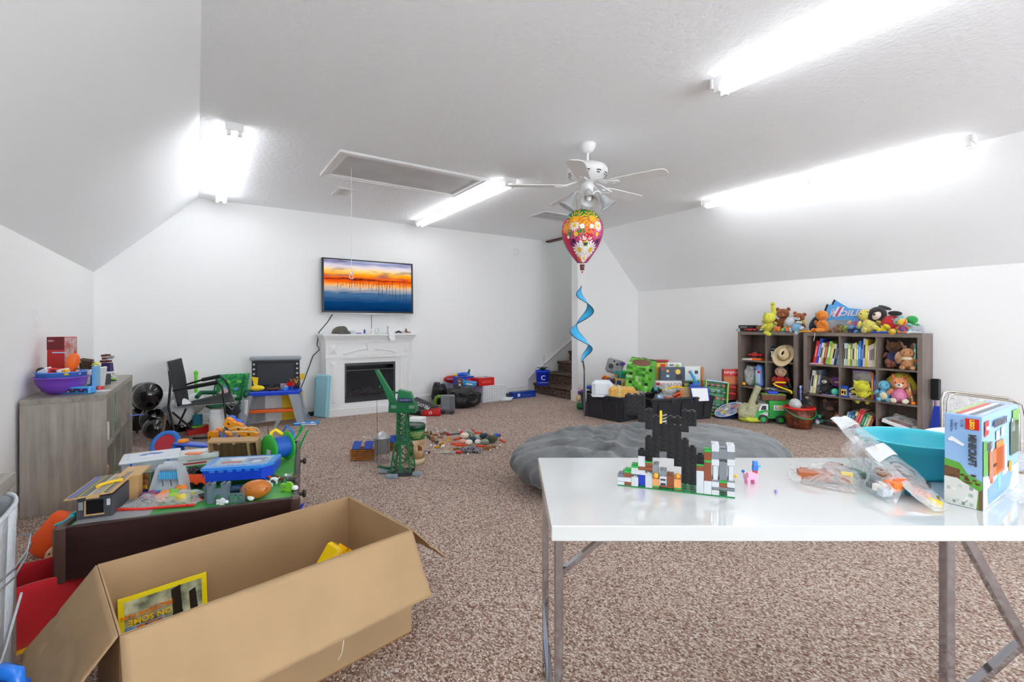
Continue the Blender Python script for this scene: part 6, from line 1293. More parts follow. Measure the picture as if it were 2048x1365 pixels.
PB('reddish brown plush lying with white stripe in top right cube', 1777, Z3 + .02,.06,.17, (165,84,46), muzzle=(240,225,205), ear='point', rot=(-.9,.5, FR))
PB('tan plush with large ears and cream neck ruff in top right cube', 1815, Z3,.055,.24, (200,140,90), collar=(238,222,190), ear='long', earc=(150,100,70), muzzle=None)
solo('fluffy_tail', 'tan bushy tail with white tip beside cream ruffed plush', 'soft toy', MB().ell((0,0,.09), (.045,.045,.08), 14, R=Matrix.Rotation(.5,4, 'X')), fz((225,180,140)), (XB + .09, BX(1797,740).y, Z3 + .02), FR)
carton('white_card', 'little white card upright behind plush toys in top right cube', 'card', (XB + .2, BX(1799,700).y, Z3 + .10), (.03,.004,.14), WHT, -PI / 2, [('f', 0,.1,.02,.02, GRY)])
PB('dark brown plush monkey sitting in bottom left cube', 1662, Z1,.15,.30, (70,44,32), muzzle=(150,104,76), ear='round', earc=(150,104,76))
PB('red and white plush fox lying at front of bottom left cube', 1671, Z1 + .01,.07,.17, (175,90,50), muzzle=(238,235,230), belly=(238,235,230), ear='point', rot=(-.5,.2, FR))
solo('black_scarf', 'black fabric bundle in front of plush fox in bottom left cube', 'cloth', lump(.06,.05,.03,2,.3,10), fz((24,24,26)), (XB + .06, BX(1658,850).y, Z1 + .001), FR)
t = thing('toy_lizard', 'green and purple toy bits heaped at left of bottom left cube', 'toy', (XB + .07, BX(1636,850).y, Z1), FR)
for i, (c, x, z) in enumerate((((60,150,110), 0,.08), ((120,80,160), -.02,.03), ((40,120,80), .03,.03), ((190,195,200), -.01,.015))): obj('bit', lump(.025,.02,.022, i, .35,8), pl(c), t, loc=(x, -.01 * i, z - .02))
# tray in bottom right cube
t = thing('white_tray', 'white tray tilted over cardboard with brown toy pieces in bottom right cube', 'tray', (XB + .09, BX(1800,850).y, Z1 + .10), 0, rot=(-.22,0,-PI / 2 + .1))
obj('tray', MB().box(-.15,.15,-.1,.1,0,.004).box(-.15,.15,-.1,-.095,0,.04).box(-.15,.15,.095,.1,0,.04).box(-.15,-.145,-.1,.1,0,.04).box(.145,.15,-.1,.1,0,.04), WHT, t)
t.rotation_euler = (0,.25,-PI / 2)
for i, c in enumerate(((150,84,50), (130,70,44), (200,40,40), (50,50,54), (230,225,215))): obj('toy_piece', lump(.03,.03,.022, i, .3,8), pl(c), t, loc=(-.07 + .045 * i, .01 * (i % 2), .005))
obj('bag_film', lump(.12,.07,.05,5,.25,14), CLEAR, t, loc=(.02,.02,.01))
t = thing('cardboard_disc', 'folded cardboard piece under white tray in bottom right cube', 'cardboard', (XB + .08, BX(1797,855).y, Z1 + .002), -PI / 2); obj('disc', MB().xz([(.13 * math.cos(a), .001 + .09 * math.sin(a)) for a in [k * PI / 10 for k in range(11)]], -.03,.03), CARD, t)
# ---- small bookcase
def SB(u, d=.06): p = PX(u, 700, XB + d); return p.y
car('toy_car', 'red toy race car on papers in top left cube of smaller bookcase', (XB + .08, SB(1512,.08), Z3 + .035), .17, pl((205,30,34)), -PI / 2 + .1, roof=pl((120,20,24)))
carton('orange_tablet', 'flat orange and grey tablet in top left cube of smaller bookcase', 'tablet', (XB + .07, SB(1514,.07), Z3 + .001), (.16,.12,.028), pl((240,110,40)), -PI / 2, [('t', 0,0,.13,.09, GRY)])
flat('loose magazine at left of orange tablet', 1499, Z3 + .001,.06, (.16,.12,.02), (190,190,192), nm='magazine', cat='magazine')
t = thing('cowboy_hat', 'beige cowboy hat hanging over front of top right cube of smaller bookcase', 'hat', (XB + .03, SB(1567,.02), Z3 + .03), 0, rot=(.25,-.95,-.1))
HM = mat('straw_felt', (205,184,146), .9, bump=(160,.3,.002))
obj('brim', MB().grid(lambda u, v: ((.075 + .085 * v) * math.cos(2 * PI * u), (.065 + .055 * v) * math.sin(2 * PI * u), .0 + .03 * v * math.sin(2 * PI * u) ** 2), 32,4), HM, t, solid=.004)
obj('crown', MB().grid(lambda u, v: (.078 * math.cos(2 * PI * u) * (1 - .25 * v) if v < .9 else .03 * math.cos(2 * PI * u), .068 * math.sin(2 * PI * u) * (1 - .3 * v) if v < .9 else .012 * math.sin(2 * PI * u), .09 * v - (.03 if v > .9 else 0)), 28,8), HM, t); obj('band', MB().lathe([(.077,.004), (.076,.018)], 28, sy=.87, close=False), pl((150,120,80)), t, solid=.002)
t.location.z += .05
carton('black_box', 'black box behind cowboy hat', 'box', (XB + .15, SB(1553,.15), Z3 + .001), (.12,.08,.19), DK, -PI / 2, [('f', 0,.15,.08,.02, GRY)])
t = thing('silver_bottle', 'small silver flask left of cowboy hat', 'bottle', (XB + .06, SB(1544,.06), Z3), 0); obj('body', MB().lathe([(0,0), (.022,0), (.022,.07), (.012,.09), (.012,.11), (0,.11)], 14), CHR, t); obj('cap', MB().cyl((0,0,.11), (0,0,.125), .013, n=12), WHT, t)
tubebag('grey_bag', 'grey plastic bag in middle left cube of smaller bookcase', (XB + .12, SB(1500,.1), Z2 + .002), (.15,.18,.26), 3, MILKY, amp=.18)
t = thing('yellow_ball', 'little orange yellow ball left of grey plastic bag', 'ball', (XB + .04, SB(1488,.04), Z2 + .001), 0); obj('ball', MB().ell((0,0,.025), .025,12), pl((240,170,30)), t); obj('stem', MB().cyl((0,0,.048), (0,0,.055), .004, n=6), BRN, t)
carton('green_block', 'green block between grey bag and blue backpack', 'toy block', (XB + .06, SB(1513,.06), Z2 + .001), (.035,.04,.13), GRE, -PI / 2, [('f', 0,.1,.02,.02, LIME)])
t = thing('clear_backpack', 'pale blue toy bag with red dot in middle left cube', 'bag', (XB + .08, SB(1521,.08), Z2 + .001), -PI / 2, rot=(0,-.05,-PI / 2)); obj('body', MB().rb(-.045,.045,-.05,.05,0,.29,.03), pl((110,150,225)), t); obj('pocket', MB().rb(-.03,.03,-.06,-.048,.05,.22,.01), pl((190,205,235)), t); obj('dot', MB().cyl((.02,-.064,.2), (.02,-.06,.2), .018, n=12), RED, t)
p_ = plush('red shirted plush toy with pale face in middle right cube of smaller bookcase', (XB + .1, SB(1563,.1), Z2 + .01), .30, (205,30,30), headc=(225,180,150), ear='none', rz=FR, shirt=(200,24,28), legs=(28,28,30))
solo('black_hose', 'black ribbed toy sleeve right of red shirted plush', 'toy', MB().tube([(0,0,.0), (.0,.04,.10), (0,.06,.22), (0,.03,.28)], .045,10), BLK, (XB + .12, SB(1582,.12), Z2 + .03), 0)
t = thing('yellow_pipe', 'bent yellow toy cane hanging over front of middle right cube', 'toy', (XB + .02, SB(1566,.02), Z2 + .002), 0); W_ = lambda u, v, d=.0: Vector(PX(u, v, XB + d)) - t.location
obj('cane', MB().tube([W_(1572,766,.03), W_(1552,765,.01), W_(1547,768,-.005), W_(1552,772,-.01), W_(1571,779,-.015), W_(1582,783,-.02), W_(1583,787,-.02)], .011,8), YEL, t)
obj('tip', MB().ell(tuple(W_(1583,787,-.02)), .012,8), YEL, t)
for i, u in enumerate((1541,1549)): flat(['white papers lying left in middle right cube', 'pale blue papers lying beside the white ones'][i], u, Z2 + .001,.05, (.12,.07,.01), [(225,228,230), (190,215,230)][i], nm='paper_stack', cat='papers')
carton('open_carton', 'small brown cardboard carton in bottom left cube of smaller bookcase', 'box', (XB + .10, SB(1515,.1), Z1), (.14,.14,.13), CARD, -PI / 2, [('f', 0,.12,.13,.006, CARDI)])
carton('white_carton', 'white carton standing behind brown carton', 'box', (XB + .24, SB(1521,.2), Z1), (.12,.04,.22), WHT, -PI / 2, [('f', 0,.17,.08,.03, GRY)])
# ---- between the two bookcases
t = thing('blue_backpack', 'blue and silver wrapped bag squeezed between the two bookcases', 'bag', (XB + .05, (pE.y + 2.81) / 2,.30), 0); obj('body', MB().rb(-.06,.15,-.012,.012,0,.46,.01), mat('blue_foil', (40,70,170), .25,.2, var=(16,.4, (200,210,235)), bump=(14,.6,.02)), t); obj('strap', MB().tube([(-.07,0,.44), (-.08,0,.2), (-.07,0,.0)], .008,6), pl((24,40,100)), t); t.location.z = .012

# ---------------------------------------------------------------- on top of the bookcases
def TOP(label, u, d, s, col, z=0, **k): return plush(label, (XB + d, SB(u, d), ZT + .001 + z), s, col, **dict(dict(rz=FR), **k))
carton('board_game', 'black video game box with orange strip at left end of bookcase top', 'box', (XB + .12, SB(1496,.12), ZT), (.20,.12,.085), pl((34,34,38)), -PI / 2, [('f', -.03,.06,.1,.014, GRY), ('f', .06,.03,.05,.03, pl((190,120,60)))])
carton('board_game', 'second black box behind the red toy car on bookcase top', 'box', (XB + .14, SB(1521,.14), ZT), (.16,.12,.08), pl((40,36,34)), -PI / 2, [('f', .02,.05,.08,.04, pl((150,110,60)))])
carton('card_box', 'pale card box at far left edge of bookcase top', 'box', (XB + .08, SB(1479,.08), ZT), (.04,.1,.04), pl((215,205,170)), -PI / 2, [('f', 0,.02,.03,.02, pl((110,160,200)))])
car('toy_car', 'red and black toy buggy in front of black game box', (XB + .03, SB(1502,.03), ZT), .14, RED, -PI / 2, roof=BLK)
car('toy_car', 'tiny grey green toy truck left of yellow plush on bookcase top', (XB + .04, SB(1523,.04), ZT), .08, pl((110,130,120)), -PI / 2, roof=WHT)
TOP('big yellow plush sitting at left end of bookcase top, beside game boxes', 1535,.07,.30, (226,222,70), ear='point', rot=(.5,-.25, FR + .8), eye=False, tail=(0,.4,0, (226,222,70)))
t = thing('plush_arm_toy', 'long yellow plush arm pointing straight up', 'soft toy', (XB + .1, SB(1549,.1), ZT + .2), 0, rot=(-.15,0,0)); obj('arm', MB().ell((0,0,.08), (.022,.03,.09), 12), fz((226,222,70)), t); obj('paw', MB().ell((0,0,.155), (.024,.028,.026), 10), fz((216,206,60)), t)
TOP('brown plush bear sitting behind green dragon plush', 1566,.17,.30, (150,82,40), muzzle=(190,120,70), ear='round', z=.02)
TOP('lime green plush lizard lying left of grey plush', 1572,.07,.20, (140,205,60), ear='none', rot=(-.6,.6, FR), tail=(0,.1,0, (140,205,60)))
TOP('pale yellow plush slumped against brown bear', 1582,.15,.24, (226,222,130), ear='none', rot=(0,.7, FR))
TOP('brown plush face with white patch behind blue grey plush', 1591,.14,.26, (165,90,50), muzzle=(236,232,225), ear='round', rot=(0,.2, FR))
for i, (u, l) in enumerate(((1555, 'orange knobbly plush ball at front left of bookcase top'), (1577, 'orange knobbly plush ball right of the small blue green one'))):
 t = thing('plush_ball', l, 'soft toy', (XB + .03, SB(u, .03), ZT), i);
 for k in range(7): obj('knob', MB().ell((.022 * math.cos(k * 1.05) * (k < 6), .022 * math.sin(k * 1.05) * (k < 6), .028 + .018 * (k % 2) + (.015 if k == 6 else 0)), .024,10), fz((240,125,40)), t)
t = thing('plush_ball', 'small blue and green plush ball between two orange ones', 'soft toy', (XB + .03, SB(1568,.03), ZT), 0); obj('ball', MB().ell((0,0,.026), .026,12), fz((90,200,215)), t); obj('patch', MB().ell((-.01,.008,.026), .02,10), fz((150,220,60)), t)
TOP('grey plush elephant lying on side in pale blue shirt', 1603,.06,.25, (198,202,208), shirt=(130,185,215), ear='flop', rot=(0,-.8, FR), eye=False)
t = thing('navy_shoe', 'dark navy plush cap leaning on grey plush', 'soft toy', (XB + .15, SB(1622,.15), ZT + .01), FR, rot=(0,.6, FR)); obj('body', MB().ell((0,0,.12), (.075,.06,.12), 14), fz((34,42,62)), t); obj('brim', MB().ell((-.03,-.03,.21), (.05,.045,.03), 12), fz((24,30,44)), t)
TOP('orange plush dinosaur seated with tail to the left', 1645,.05,.28, (240,140,40), ear='none', rz=-PI / 2 - .6, tail=(0,.1,.3, (240,140,40)))
solo('yellow_belt', 'flat orange yellow strap on bookcase top under grey plush', 'strap', MB().tube([(0,-.09,.008), (0,.0,.012), (0,.09,.008)], .012,6), pl((240,170,30)), (XB + .03, SB(1614,.03), ZT), 0)
# pennants
def pennant(label, pts, d, txt=None, c=(96,170,228)):
 q = [Vector(PX(u, v, XB + d)) for u, v in pts]; o = q[0].copy(); t = thing('felt_pennant', label, 'pennant', o, 0)
 def prp(ps, dx0, dx1, col, nm):
  m = MB(); n = len(ps); vs = [((p.x - o.x) + dx0, p.y - o.y, p.z - o.z) for p in ps] + [((p.x - o.x) + dx1, p.y - o.y, p.z - o.z) for p in ps]
  m.add(vs, [tuple(range(n)), tuple(range(n, 2 * n))[::-1]] + [(i, n + i, n + (i + 1) % n, (i + 1) % n) for i in range(n)]); return obj(nm, m, mat('felt_%d_%d_%d' % c if nm == 'felt' else nm, col, .95), t)
 prp(q, 0,.004, c, 'felt')
 return t, prp, o
t, prp, o = pennant('front light blue pennant with white striped lettering behind plush toys', [(1653,609), (1672,611), (1700,617), (1722,619), (1741,632), (1738,652), (1700,641), (1664,640), (1640,645)], .16)
P5 = lambda *uv: [Vector(PX(u, v, XB + .16)) for u, v in uv]
prp(P5((1653,609), (1657,609.5), (1645,641), (1640,645)), -.002,0, (26,28,36), 'black_border')
for i in range(3): prp(P5((1676 + i * 5,614), (1679 + i * 5,614.5), (1668 + i * 5,634), (1665 + i * 5,633)), -.002,0, [(240,240,240), (220,60,80), (240,240,240)][i], ['white_stripe', 'red_stripe', 'white_stripe'][i])
m = MB();
for a, b in (((1658,637), (1665,618)), ((1671,636), (1667,618)), ((1660,631), (1669,628)), ((1662,625), (1668,623)), ((1661,631), (1668,624)), ((1669,630), (1662,624))): m.tube([Vector(PX(*a, XB + .157)) - o, Vector(PX(*b, XB + .157)) - o], .004,4)
obj('derrick_print', m, pl((236,210,225), .6), t)
text('OILERS', .085, pl((232,214,235), .6), t, Vector(PX(1709,627, XB + .153)) - o, (PI / 2 - .0,0,-PI / 2), shear=.3, sx=1.25, off=.002)
t2, prp, o = pennant('rear light blue pennant with black edge sticking up behind the front one', [(1668,599), (1693,614), (1700,622), (1660,616)], .20, c=(90,165,226)); prp([Vector(PX(u, v, XB + .2)) for u, v in ((1668,599), (1671,601), (1664,613), (1661,613))], -.002,0, (26,28,36), 'black_border')
t3, prp, o = pennant('lower light blue pennant with red lettering between plush toys', [(1705,638), (1728,634), (1740,652), (1734,662), (1700,655)], .10, c=(100,160,220))
text('OILERS', .06, pl((220,80,110), .6), t3, Vector(PX(1719,645, XB + .095)) - o, (PI / 2,-.3,-PI / 2), off=.002)
TOP('green plush caterpillar lying behind orange plush', 1672,.12,.17, (150,205,60), ear='none', rot=(0,1.2, FR), eye=False)
TOP('small brown plush lying right of orange plush', 1672,.05,.15, (140,96,66), ear='round', rot=(-.9,.4, FR))
TOP('navy and light blue plush lying on its back near middle of bookcase top', 1698,.06,.22, (110,160,205), shirt=(46,60,110), belly=(60,74,124), ear='round', rot=(-.9,.9, FR), headc=(130,180,215))
TOP('small blond plush head above navy plush', 1702,.13,.15, (225,190,130), ear='none')
solo('lanyard', 'thin white cord dangling over front edge of large bookcase', 'cord', MB().tube([Vector(PX(1630,666, XB - .005)), Vector(PX(1629,675, XB - .008)), Vector(PX(1627,683, XB - .008))], .0025,5), WHT)
TOP('pale yellow plush lying with big round snout right of pennants', 1744,.06,.30, (228,216,110), ear='none', rot=(-.3,-.3, FR), muzzle=None, eye=True)
TOP('bright yellow plush bear lying on back at front', 1772,.05,.24, (240,218,40), ear='round', rot=(-.9,-.5, FR))
t = TOP('large black and red plush lying on its side with white face', 1806,.13,.40, (30,30,32), shirt=(205,40,48), headc=(36,34,34), muzzle=(240,225,210), legs=(235,190,60), ear='flop', earc=(60,56,58), rot=(-.2,-.95, FR), z=.03, snout=.03)
TOP('green plush ball toy at right end behind grey plush', 1824,.17,.2, (50,170,80), ear='none', eye=False)
TOP('grey plush dog lying flat at right end of bookcase top', 1826,.06,.19, (186,190,200), ear='flop', rot=(-1.1,.6, FR), snout=.02)
TOP('teal plush with white and red tag right of yellow bear', 1815,.10,.2, (140,205,205), belly=(235,238,238), ear='round', rot=(0,-.5, FR))
TOP('small orange and purple plush beside bright yellow bear', 1805,.04,.15, (220,110,50), shirt=(130,70,130), ear='point')
solo('blue_towel', 'folded bright blue cloth on front edge under yellow plush', 'cloth', MB().rb(-.03,.03,-.08,.08,0,.02,.008), pl((34,84,200), .8), (XB + .03, SB(1762,.03), ZT), 0)
t = thing('toy_ducks', 'green and yellow rubber toy at front below yellow bear', 'toy', (XB + .025, SB(1788,.025), ZT), FR); obj('body', MB().ell((0,0,.018), (.05,.02,.018), 10), pl((40,170,70)), t); obj('head', MB().ell((.04,0,.022), (.02,.018,.02), 10), YEL, t)
solo('white_tissues', 'white crumpled tissues at right front corner of bookcase top', 'tissue', lump(.05,.08,.012,4,.35,10), mat('white_cloth', (225,228,230), .9), (XB + .05, SB(1822,.05), ZT), 0)

# ---------------------------------------------------------------- on the carpet before the bookcases
p = PZ(1544,846); t = thing('garbage_truck', 'bright green toy garbage truck with white cab standing before smaller bookcase', 'toy truck', (p.x + .02, p.y, 0), RV - .22); t.scale = (1.15,) * 3; G = pl((34,170,66), .35)
obj('hopper', MB().xz([(-.05,.07), (.2,.07), (.21,.13), (.17,.24), (-.05,.24)], -.06,.07), G, t); obj('chassis', MB().rb(-.19,.2,-.05,.06,.045,.085,.01), G, t)
cb_ = obj('cab', MB().xz([(-.15,.08), (-.06,.08), (-.06,.2), (-.12,.2), (-.15,.14)], -.055,.065), WHT, t); obj('windscreen', MB().xz([(-.135,.14), (-.08,.14), (-.08,.185), (-.118,.185)], -.0565,-.0552), DK, cb_)
obj('fender', MB().xz([(-.21,.05), (-.16,.05), (-.15,.095), (-.09,.12), (-.05,.12), (-.05,.14), (-.13,.135), (-.2,.1)], -.07,-.03), G, t)
obj('sign', MB().box(-.01,.11,-.062,-.0605,.14,.195), WHT, t); text('L', .045, DK, t, (.015,-.0635,.168)); text('O', .045, DK, t, (.085,-.0635,.168)); obj('sign_print', MB().cyl((.05,-.0622,.17), (.05,-.064,.17), .015, n=12), YEL, t)
for x in (-.115,.055):
 for y in (-.065,.06):
  wh = obj('wheel', MB().cyl((x, y - .016,.045), (x, y + .016,.045), .047, n=20), DK, t); obj('hub', MB().cyl((x, y - .02,.045), (x, y + .02,.045), .026, n=14), G, wh)
q = Matrix.Translation(t.location) @ Matrix.Rotation(RV - .22,4, 'Z') @ Vector((.0,.0,.279)); t = thing('brown_crate_toy', 'brown brick tray with blue block riding on top of garbage truck', 'toy', q, RV - .3); obj('tray', MB().rb(-.13,.13,-.06,.06,0,.07,.003), mat('brown_brick', (130,74,44), .5, var=(50,.3)), t); obj('rim', MB().box(-.13,.13,-.06,.06,.07,.074), pl((120,190,80)), t); obj('block', MB().rb(-.06,.05,-.04,.03,.075,.105,.006), pl((34,62,215)), t)
p = PZ(1601,857); r = 27.5 * mpp(p); t = thing('halloween_pail', 'red rimmed toy pail with dark leaf print and green handle', 'pail', (p.x + .03, p.y + .03,0), RV); t.scale = (1,1,1.12)
obj('pail', MB().lathe([(0,.002), (r * .78,.002), (r * .98,.2), (r * .95,.2), (r * .76,.01), (0,.01)], 28), mat('leaf_print', (44,34,20), .45, var=(24,.5, (150,62,28))), t); obj('rim', MB().lathe([(r * .94,.2), (r * 1.04,.2), (r * 1.06,.215), (r * 1.0,.222), (r * .94,.215), (r * .94,.2)], 28, close=False), pl((225,44,36)), t)
obj('handle', MB().tube([(r * 1.05 * math.cos(PI + PI * k / 14), r * -.5 * math.sin(PI * k / 14) - r * .55 * math.sin(PI * k / 14), .2 - .085 * math.sin(PI * k / 14)) for k in range(15)], .006,6), pl((30,150,84)), t)
fl_ = t.location
t = thing('white_balloon_ball', 'translucent white ball resting in red rimmed pail', 'ball', fl_ + Vector((-.03,.03,.20)), 0); obj('ball', MB().ell((0,0,.07), .068,18), mat('milky_ball', (226,230,232), .2, trans=.3), t); obj('valve', MB().cyl((0,-.068,.07), (0,-.072,.07), .006, n=8), WHT, t)
v = Matrix.Rotation(RV, 3, 'Z') @ Vector((.07,0,.17)); plush('small black and pink plush toy in right side of pail', tuple(fl_ + v + Vector((0,0,.08))), .17, (28,26,28), muzzle=(230,170,150), ear='round', rz=RV)
# stone castle toy
p = PZ(1499,843); t = thing('stone_slide', 'cream toy rock with upright stone column and yellow grass base', 'toy', (p.x, p.y, 0), RV); ST = mat('cream_stone', (188,186,150), .8, bump=(30,.8,.01), var=(40,.12))
obj('rock', lump(.14,.1,.11,12,.2,16,5), ST, t); obj('column', MB().rb(-.035,.035,-.03,.03,0,.33,.012, M=TR(-.0,.02,.13, ry=.38)), ST, t); obj('grass', lump(.12,.10,.035,7,.25,14,6), pl((196,206,60), .7), t, loc=(.0,-.03,0))
# backpack
p = PZ(1459,836); t = thing('child_backpack', 'blue child backpack with printed oval front lying on carpet', 'backpack', (p.x, p.y, 0), RV + .05, rot=(0,0, RV + .1))
ov = [(-.20 + .0,0)]
B = [(.2 * math.cos(a) * (1 if math.cos(a) < 0 else .95), .11 * math.sin(a)) for a in [k * PI / 16 for k in range(32)]]
Mb = TR(0,0,.10, rx=.35, ry=-.38)
obj('body', MB().prism([(x * 1.0, y * 1.0) for x, y in B], -.07,.0, M=Mb, sm=True), pl((22,40,96), .7), t); obj('front_pocket', MB().prism([(x * .97, y * .96) for x, y in B], .0,.014, M=Mb, sm=True), mat('pack_print', (60,140,205), .5, var=(26,.4, (235,200,150))), t)
obj('piping', MB().tube([Mb @ Vector((x * 1.0, y * 1.0,.012)) for x, y in B], .006,6, closed=True), pl((200,222,240)), t)
for x, y, c in ((-.1,0, (240,210,60)), (-.03,.02, (235,235,235)), (.04,-.01, (120,90,160)), (.1,.01, (230,120,60))): obj('print', MB().ell((0,0,0), (.03,.022,.002), 12, M=Mb @ TR(x, y, .015)), pl(c), t)
obj('strap', MB().tube([(.14,-.02,.06), (.2,-.06,.02), (.28,-.08,.01), (.38,-.06,.01)], .009,6), pl((40,70,190)), t); obj('red_strap', MB().tube([(.15,-.04,.10), (.16,-.08,.05), (.2,-.08,.012)], .008,6), RED, t)
for (u, v, c, l, s) in ((1452,812, (40,80,220), 'blue plastic toy tube behind printed backpack', .1), (1460,808, (40,200,215), 'cyan toy bucket behind printed backpack', .07), (1432,820, (240,110,80), 'coral toy ball beside printed backpack', .045)):
 p = PZ(u, v + 12); t = thing('beach_toy', l, 'toy', (p.x + .08, p.y + .05,0), RV); obj('body', MB().lathe([(0,0), (s * .7,0), (s, s * 1.3), (s * .9, s * 1.6), (0, s * 1.6)], 16), pl(c), t); obj('rim', MB().lathe([(s * .9, s * 1.3), (s * 1.1, s * 1.35), (s * .9, s * 1.4)], 16, close=False), pl(c), t)
p = PZ(1462,822); sack('crumpled black bag standing against small bookcase', 1456,822, (.22,.18,.36), 31, LBAG, knot=False)
# ================================================================ tubs of toys in the right back corner
TUBM = mat('black_tub', (40,41,47), .45)
def tub(label, pa, pb, D, H, u0):
 """storage tub; pa, pb = floor points of its long near side, left then right"""
 d = Vector(pb) - Vector(pa); rz = math.atan2(d.y, d.x); W = d.length; t = thing('storage_tub', label, 'tub', (pa[0], pa[1], 0), rz)
 m = MB(); e = .035; th = .006
 o = [(0,0), (W, 0), (W, D), (0, D)]; O = [(-e, -e), (W + e, -e), (W + e, D + e), (-e, D + e)]
 for i in range(4):
  a, b = o[i], o[(i + 1) % 4]; A, B = O[i], O[(i + 1) % 4]
  m.add([(*a, .004), (*b, .004), (*B, H), (*A, H)], [(0,1,2,3)])
 m.add([(*q, .004) for q in o], [(3,2,1,0)]); obj('body', m, TUBM, t, solid=th)
 m = MB()
 for i in range(4): m.cyl((*O[i], H - .012), (*O[(i + 1) % 4], H - .012), .02, n=6, sm=False)
 obj('rim', m, TUBM, t)
 n = 5
 for i in range(n):
  x = W * (i + .5) / n; obj('rib', MB().add([(x - .035,-.008,.03), (x + .035,-.008,.03), (x + .035,-e * .85 - .008, H * .8), (x - .035,-e * .85 - .008, H * .8), (x - .03,-.018,.035), (x + .03,-.018,.035), (x + .03,-e * .85 - .016, H * .78), (x - .03,-e * .85 - .016, H * .78)], [(4,5,6,7), (0,1,5,4), (1,2,6,5), (2,3,7,6), (3,0,4,7)]) if i % 2 == 0 else MB().box(x - .03, x + .03,-e - .03,-e - .005, H - .05, H - .002), TUBM, t)
 for i in range(3): y = D * (i + .5) / 3; obj('rib', MB().box(W + .005, W + .03, y - .04, y + .04,.04, H * .8), TUBM, t)
 return t
a, b = PZ(1168,832), PZ(1240,846)
tub('left black storage tub heaped with toys by partition wall', a, b, .42,.31,0)
t1 = COL.objects[-1]
a2, b2 = PZ(1302,850), PZ(1396,858)
tub('right black storage tub of mixed toys behind bean bag', PZ(1306,846), PZ(1420,838), .42,.29,0)
tub('third black tub behind the left one against partition wall', PZ(1196,806), PZ(1252,812), .35,.33,0)
def at(u, v, t_): return tuple(PT(u, v, t_))
def low(u, v, t_, z): p = PT(u, v, t_); return (p.x, p.y, z)
# items in left tub (t about 5.95)
t = thing('white_tub', 'upturned white plastic container in left black tub', 'container', at(1205,793,6.05), RV - .1); obj('body', MB().rb(-.135,.125,-.09,.09,0,.205,.04), mat('white_gloss_plastic', (226,232,238), .2), t); obj('rim', MB().rb(-.14,.13,-.095,.095,0,.02,.008), WHT, t)
t = thing('orange_cube_plush', 'orange fleece block with pale ribbon in left black tub', 'soft toy', at(1246,797,5.95), RV - .2); obj('block', MB().rb(-.17,.15,-.09,.09,0,.145,.03), fz((244,186,92)), t); obj('ribbon', MB().rb(-.06,-.03,-.094,.094,-.001,.149,.004), fz((240,232,170)), t); obj('nose_end', MB().ell((.15,0,.05), (.05,.07,.05), 12), fz((240,190,120)), t)
carton('cookie_box', 'orange and blue picture box behind orange fleece block', 'box', at(1244,778,6.3), (.20,.1,.13), pl((232,178,92)), RV, [('f', -.06,.08,.06,.06, pl((50,80,150))), ('f', .03,.06,.08,.08, pl((205,130,60))), ('f', -.01,.1,.04,.04, WHT)], rot=(0,.08, RV))
for i, (u, v, t_, c, r, l) in enumerate(((1201,775,6.25, (36,38,44), .12, 'dark cloth bundle at left of left tub heap'), (1222,764,6.35, (110,74,150), .085, 'purple toy lump on left tub heap'), (1212,755,6.4, (225,90,50), .05, 'orange and white toy vehicle on left tub heap'), (1228,752,6.45, (200,190,180), .045, 'beige toy piece near top of left tub heap'), (1242,748,6.5, (24,140,130), .1, 'teal toy bowl behind green pixel cube'), (1245,727,6.6, (96,70,160), .035, 'small purple toy at top behind green cube'), (1232,772,6.3, (205,208,212), .06, 'clear crinkled wrapper beside green pixel cube'))):
 m_ = [pl(c), mat('toy_mix_%d' % i, c, .5, var=(34,.45))][i % 2 == 0 and i < 4]; p = PT(u, v, t_); t = thing('loose_toy', l, 'toy', (p.x, p.y, p.z - r), RV); obj('body', lump(r, r * .8, r * .7,40 + i, .3,12,4), m_, t); obj('detail', lump(r * .35, r * .3, r * .3,60 + i, .3,8), [WHT, BLK, YEL, ORA, GRE, PUR, WHT][i], t, loc=(r * .3,-r * .6, r * .9))
t = thing('clear_mask', 'grey translucent toy helmet with dark holes leaning on wall', 'toy', at(1226,748,6.6), RV, rot=(-.2,.3, RV)); obj('shell', MB().rb(-.12,.12,-.02,.04,0,.21,.03), film('smoke_film', (150,155,160), .5,8), t)
for x, z, r in ((-.06,.09,.035), (.02,.14,.02), (-.03,.17,.015)): obj('hole', MB().cyl((x, -.025, z), (x, -.02, z), r, n=14), DK, t)
# green pixel box
p = PT(1280,771,6.1); t = thing('pixel_box', 'large green pixel patterned cardboard cube with round hole in top', 'box', (p.x, p.y, p.z), 0, rot=(.30,.12, RV - .42)); S = .19
gr = [pl(c, .6) for c in ((96,186,60), (120,205,84), (70,150,46), (170,215,150), (52,120,40), (36,40,30))]
obj('box', MB().rb(-S, S, -S, S, 0,2 * S, .004), gr[0], t); rr = random.Random(12)
k = 2 * S / 8
for fc in 'ft':
 for j in range(8):
  ms = [MB() for _ in gr]
  for i in range(8):
   q = rr.choice((0,0,1,1,2,2,3,4,0,5 if rr.random() < .6 else 2)); x0 = -S + i * k; y0 = j * k
   if fc == 'f': ms[q].box(x0, x0 + k, -S - .0015,-S, y0, y0 + k)
   elif not (1 <= i <= 6 and 2 <= j <= 5): ms[q].box(x0, x0 + k, -S + y0,-S + y0 + k, 2 * S, 2 * S + .0012)
  m = MB()
  for q, mm in enumerate(ms):
   b0 = len(m.v); m.v += mm.v; m.f += [tuple(b0 + x for x in f) for f in mm.f]; m.m += [q] * len(mm.f); m.sm += mm.sm
  obj('pixel_print', m, gr, t)
m = MB()
for j in range(8):
 for i in range(8):
  if (i * 3 + j * 5) % 7 < 3: m.box(-S - .0015,-S, -S + i * k, -S + i * k + k, j * k, j * k + k)
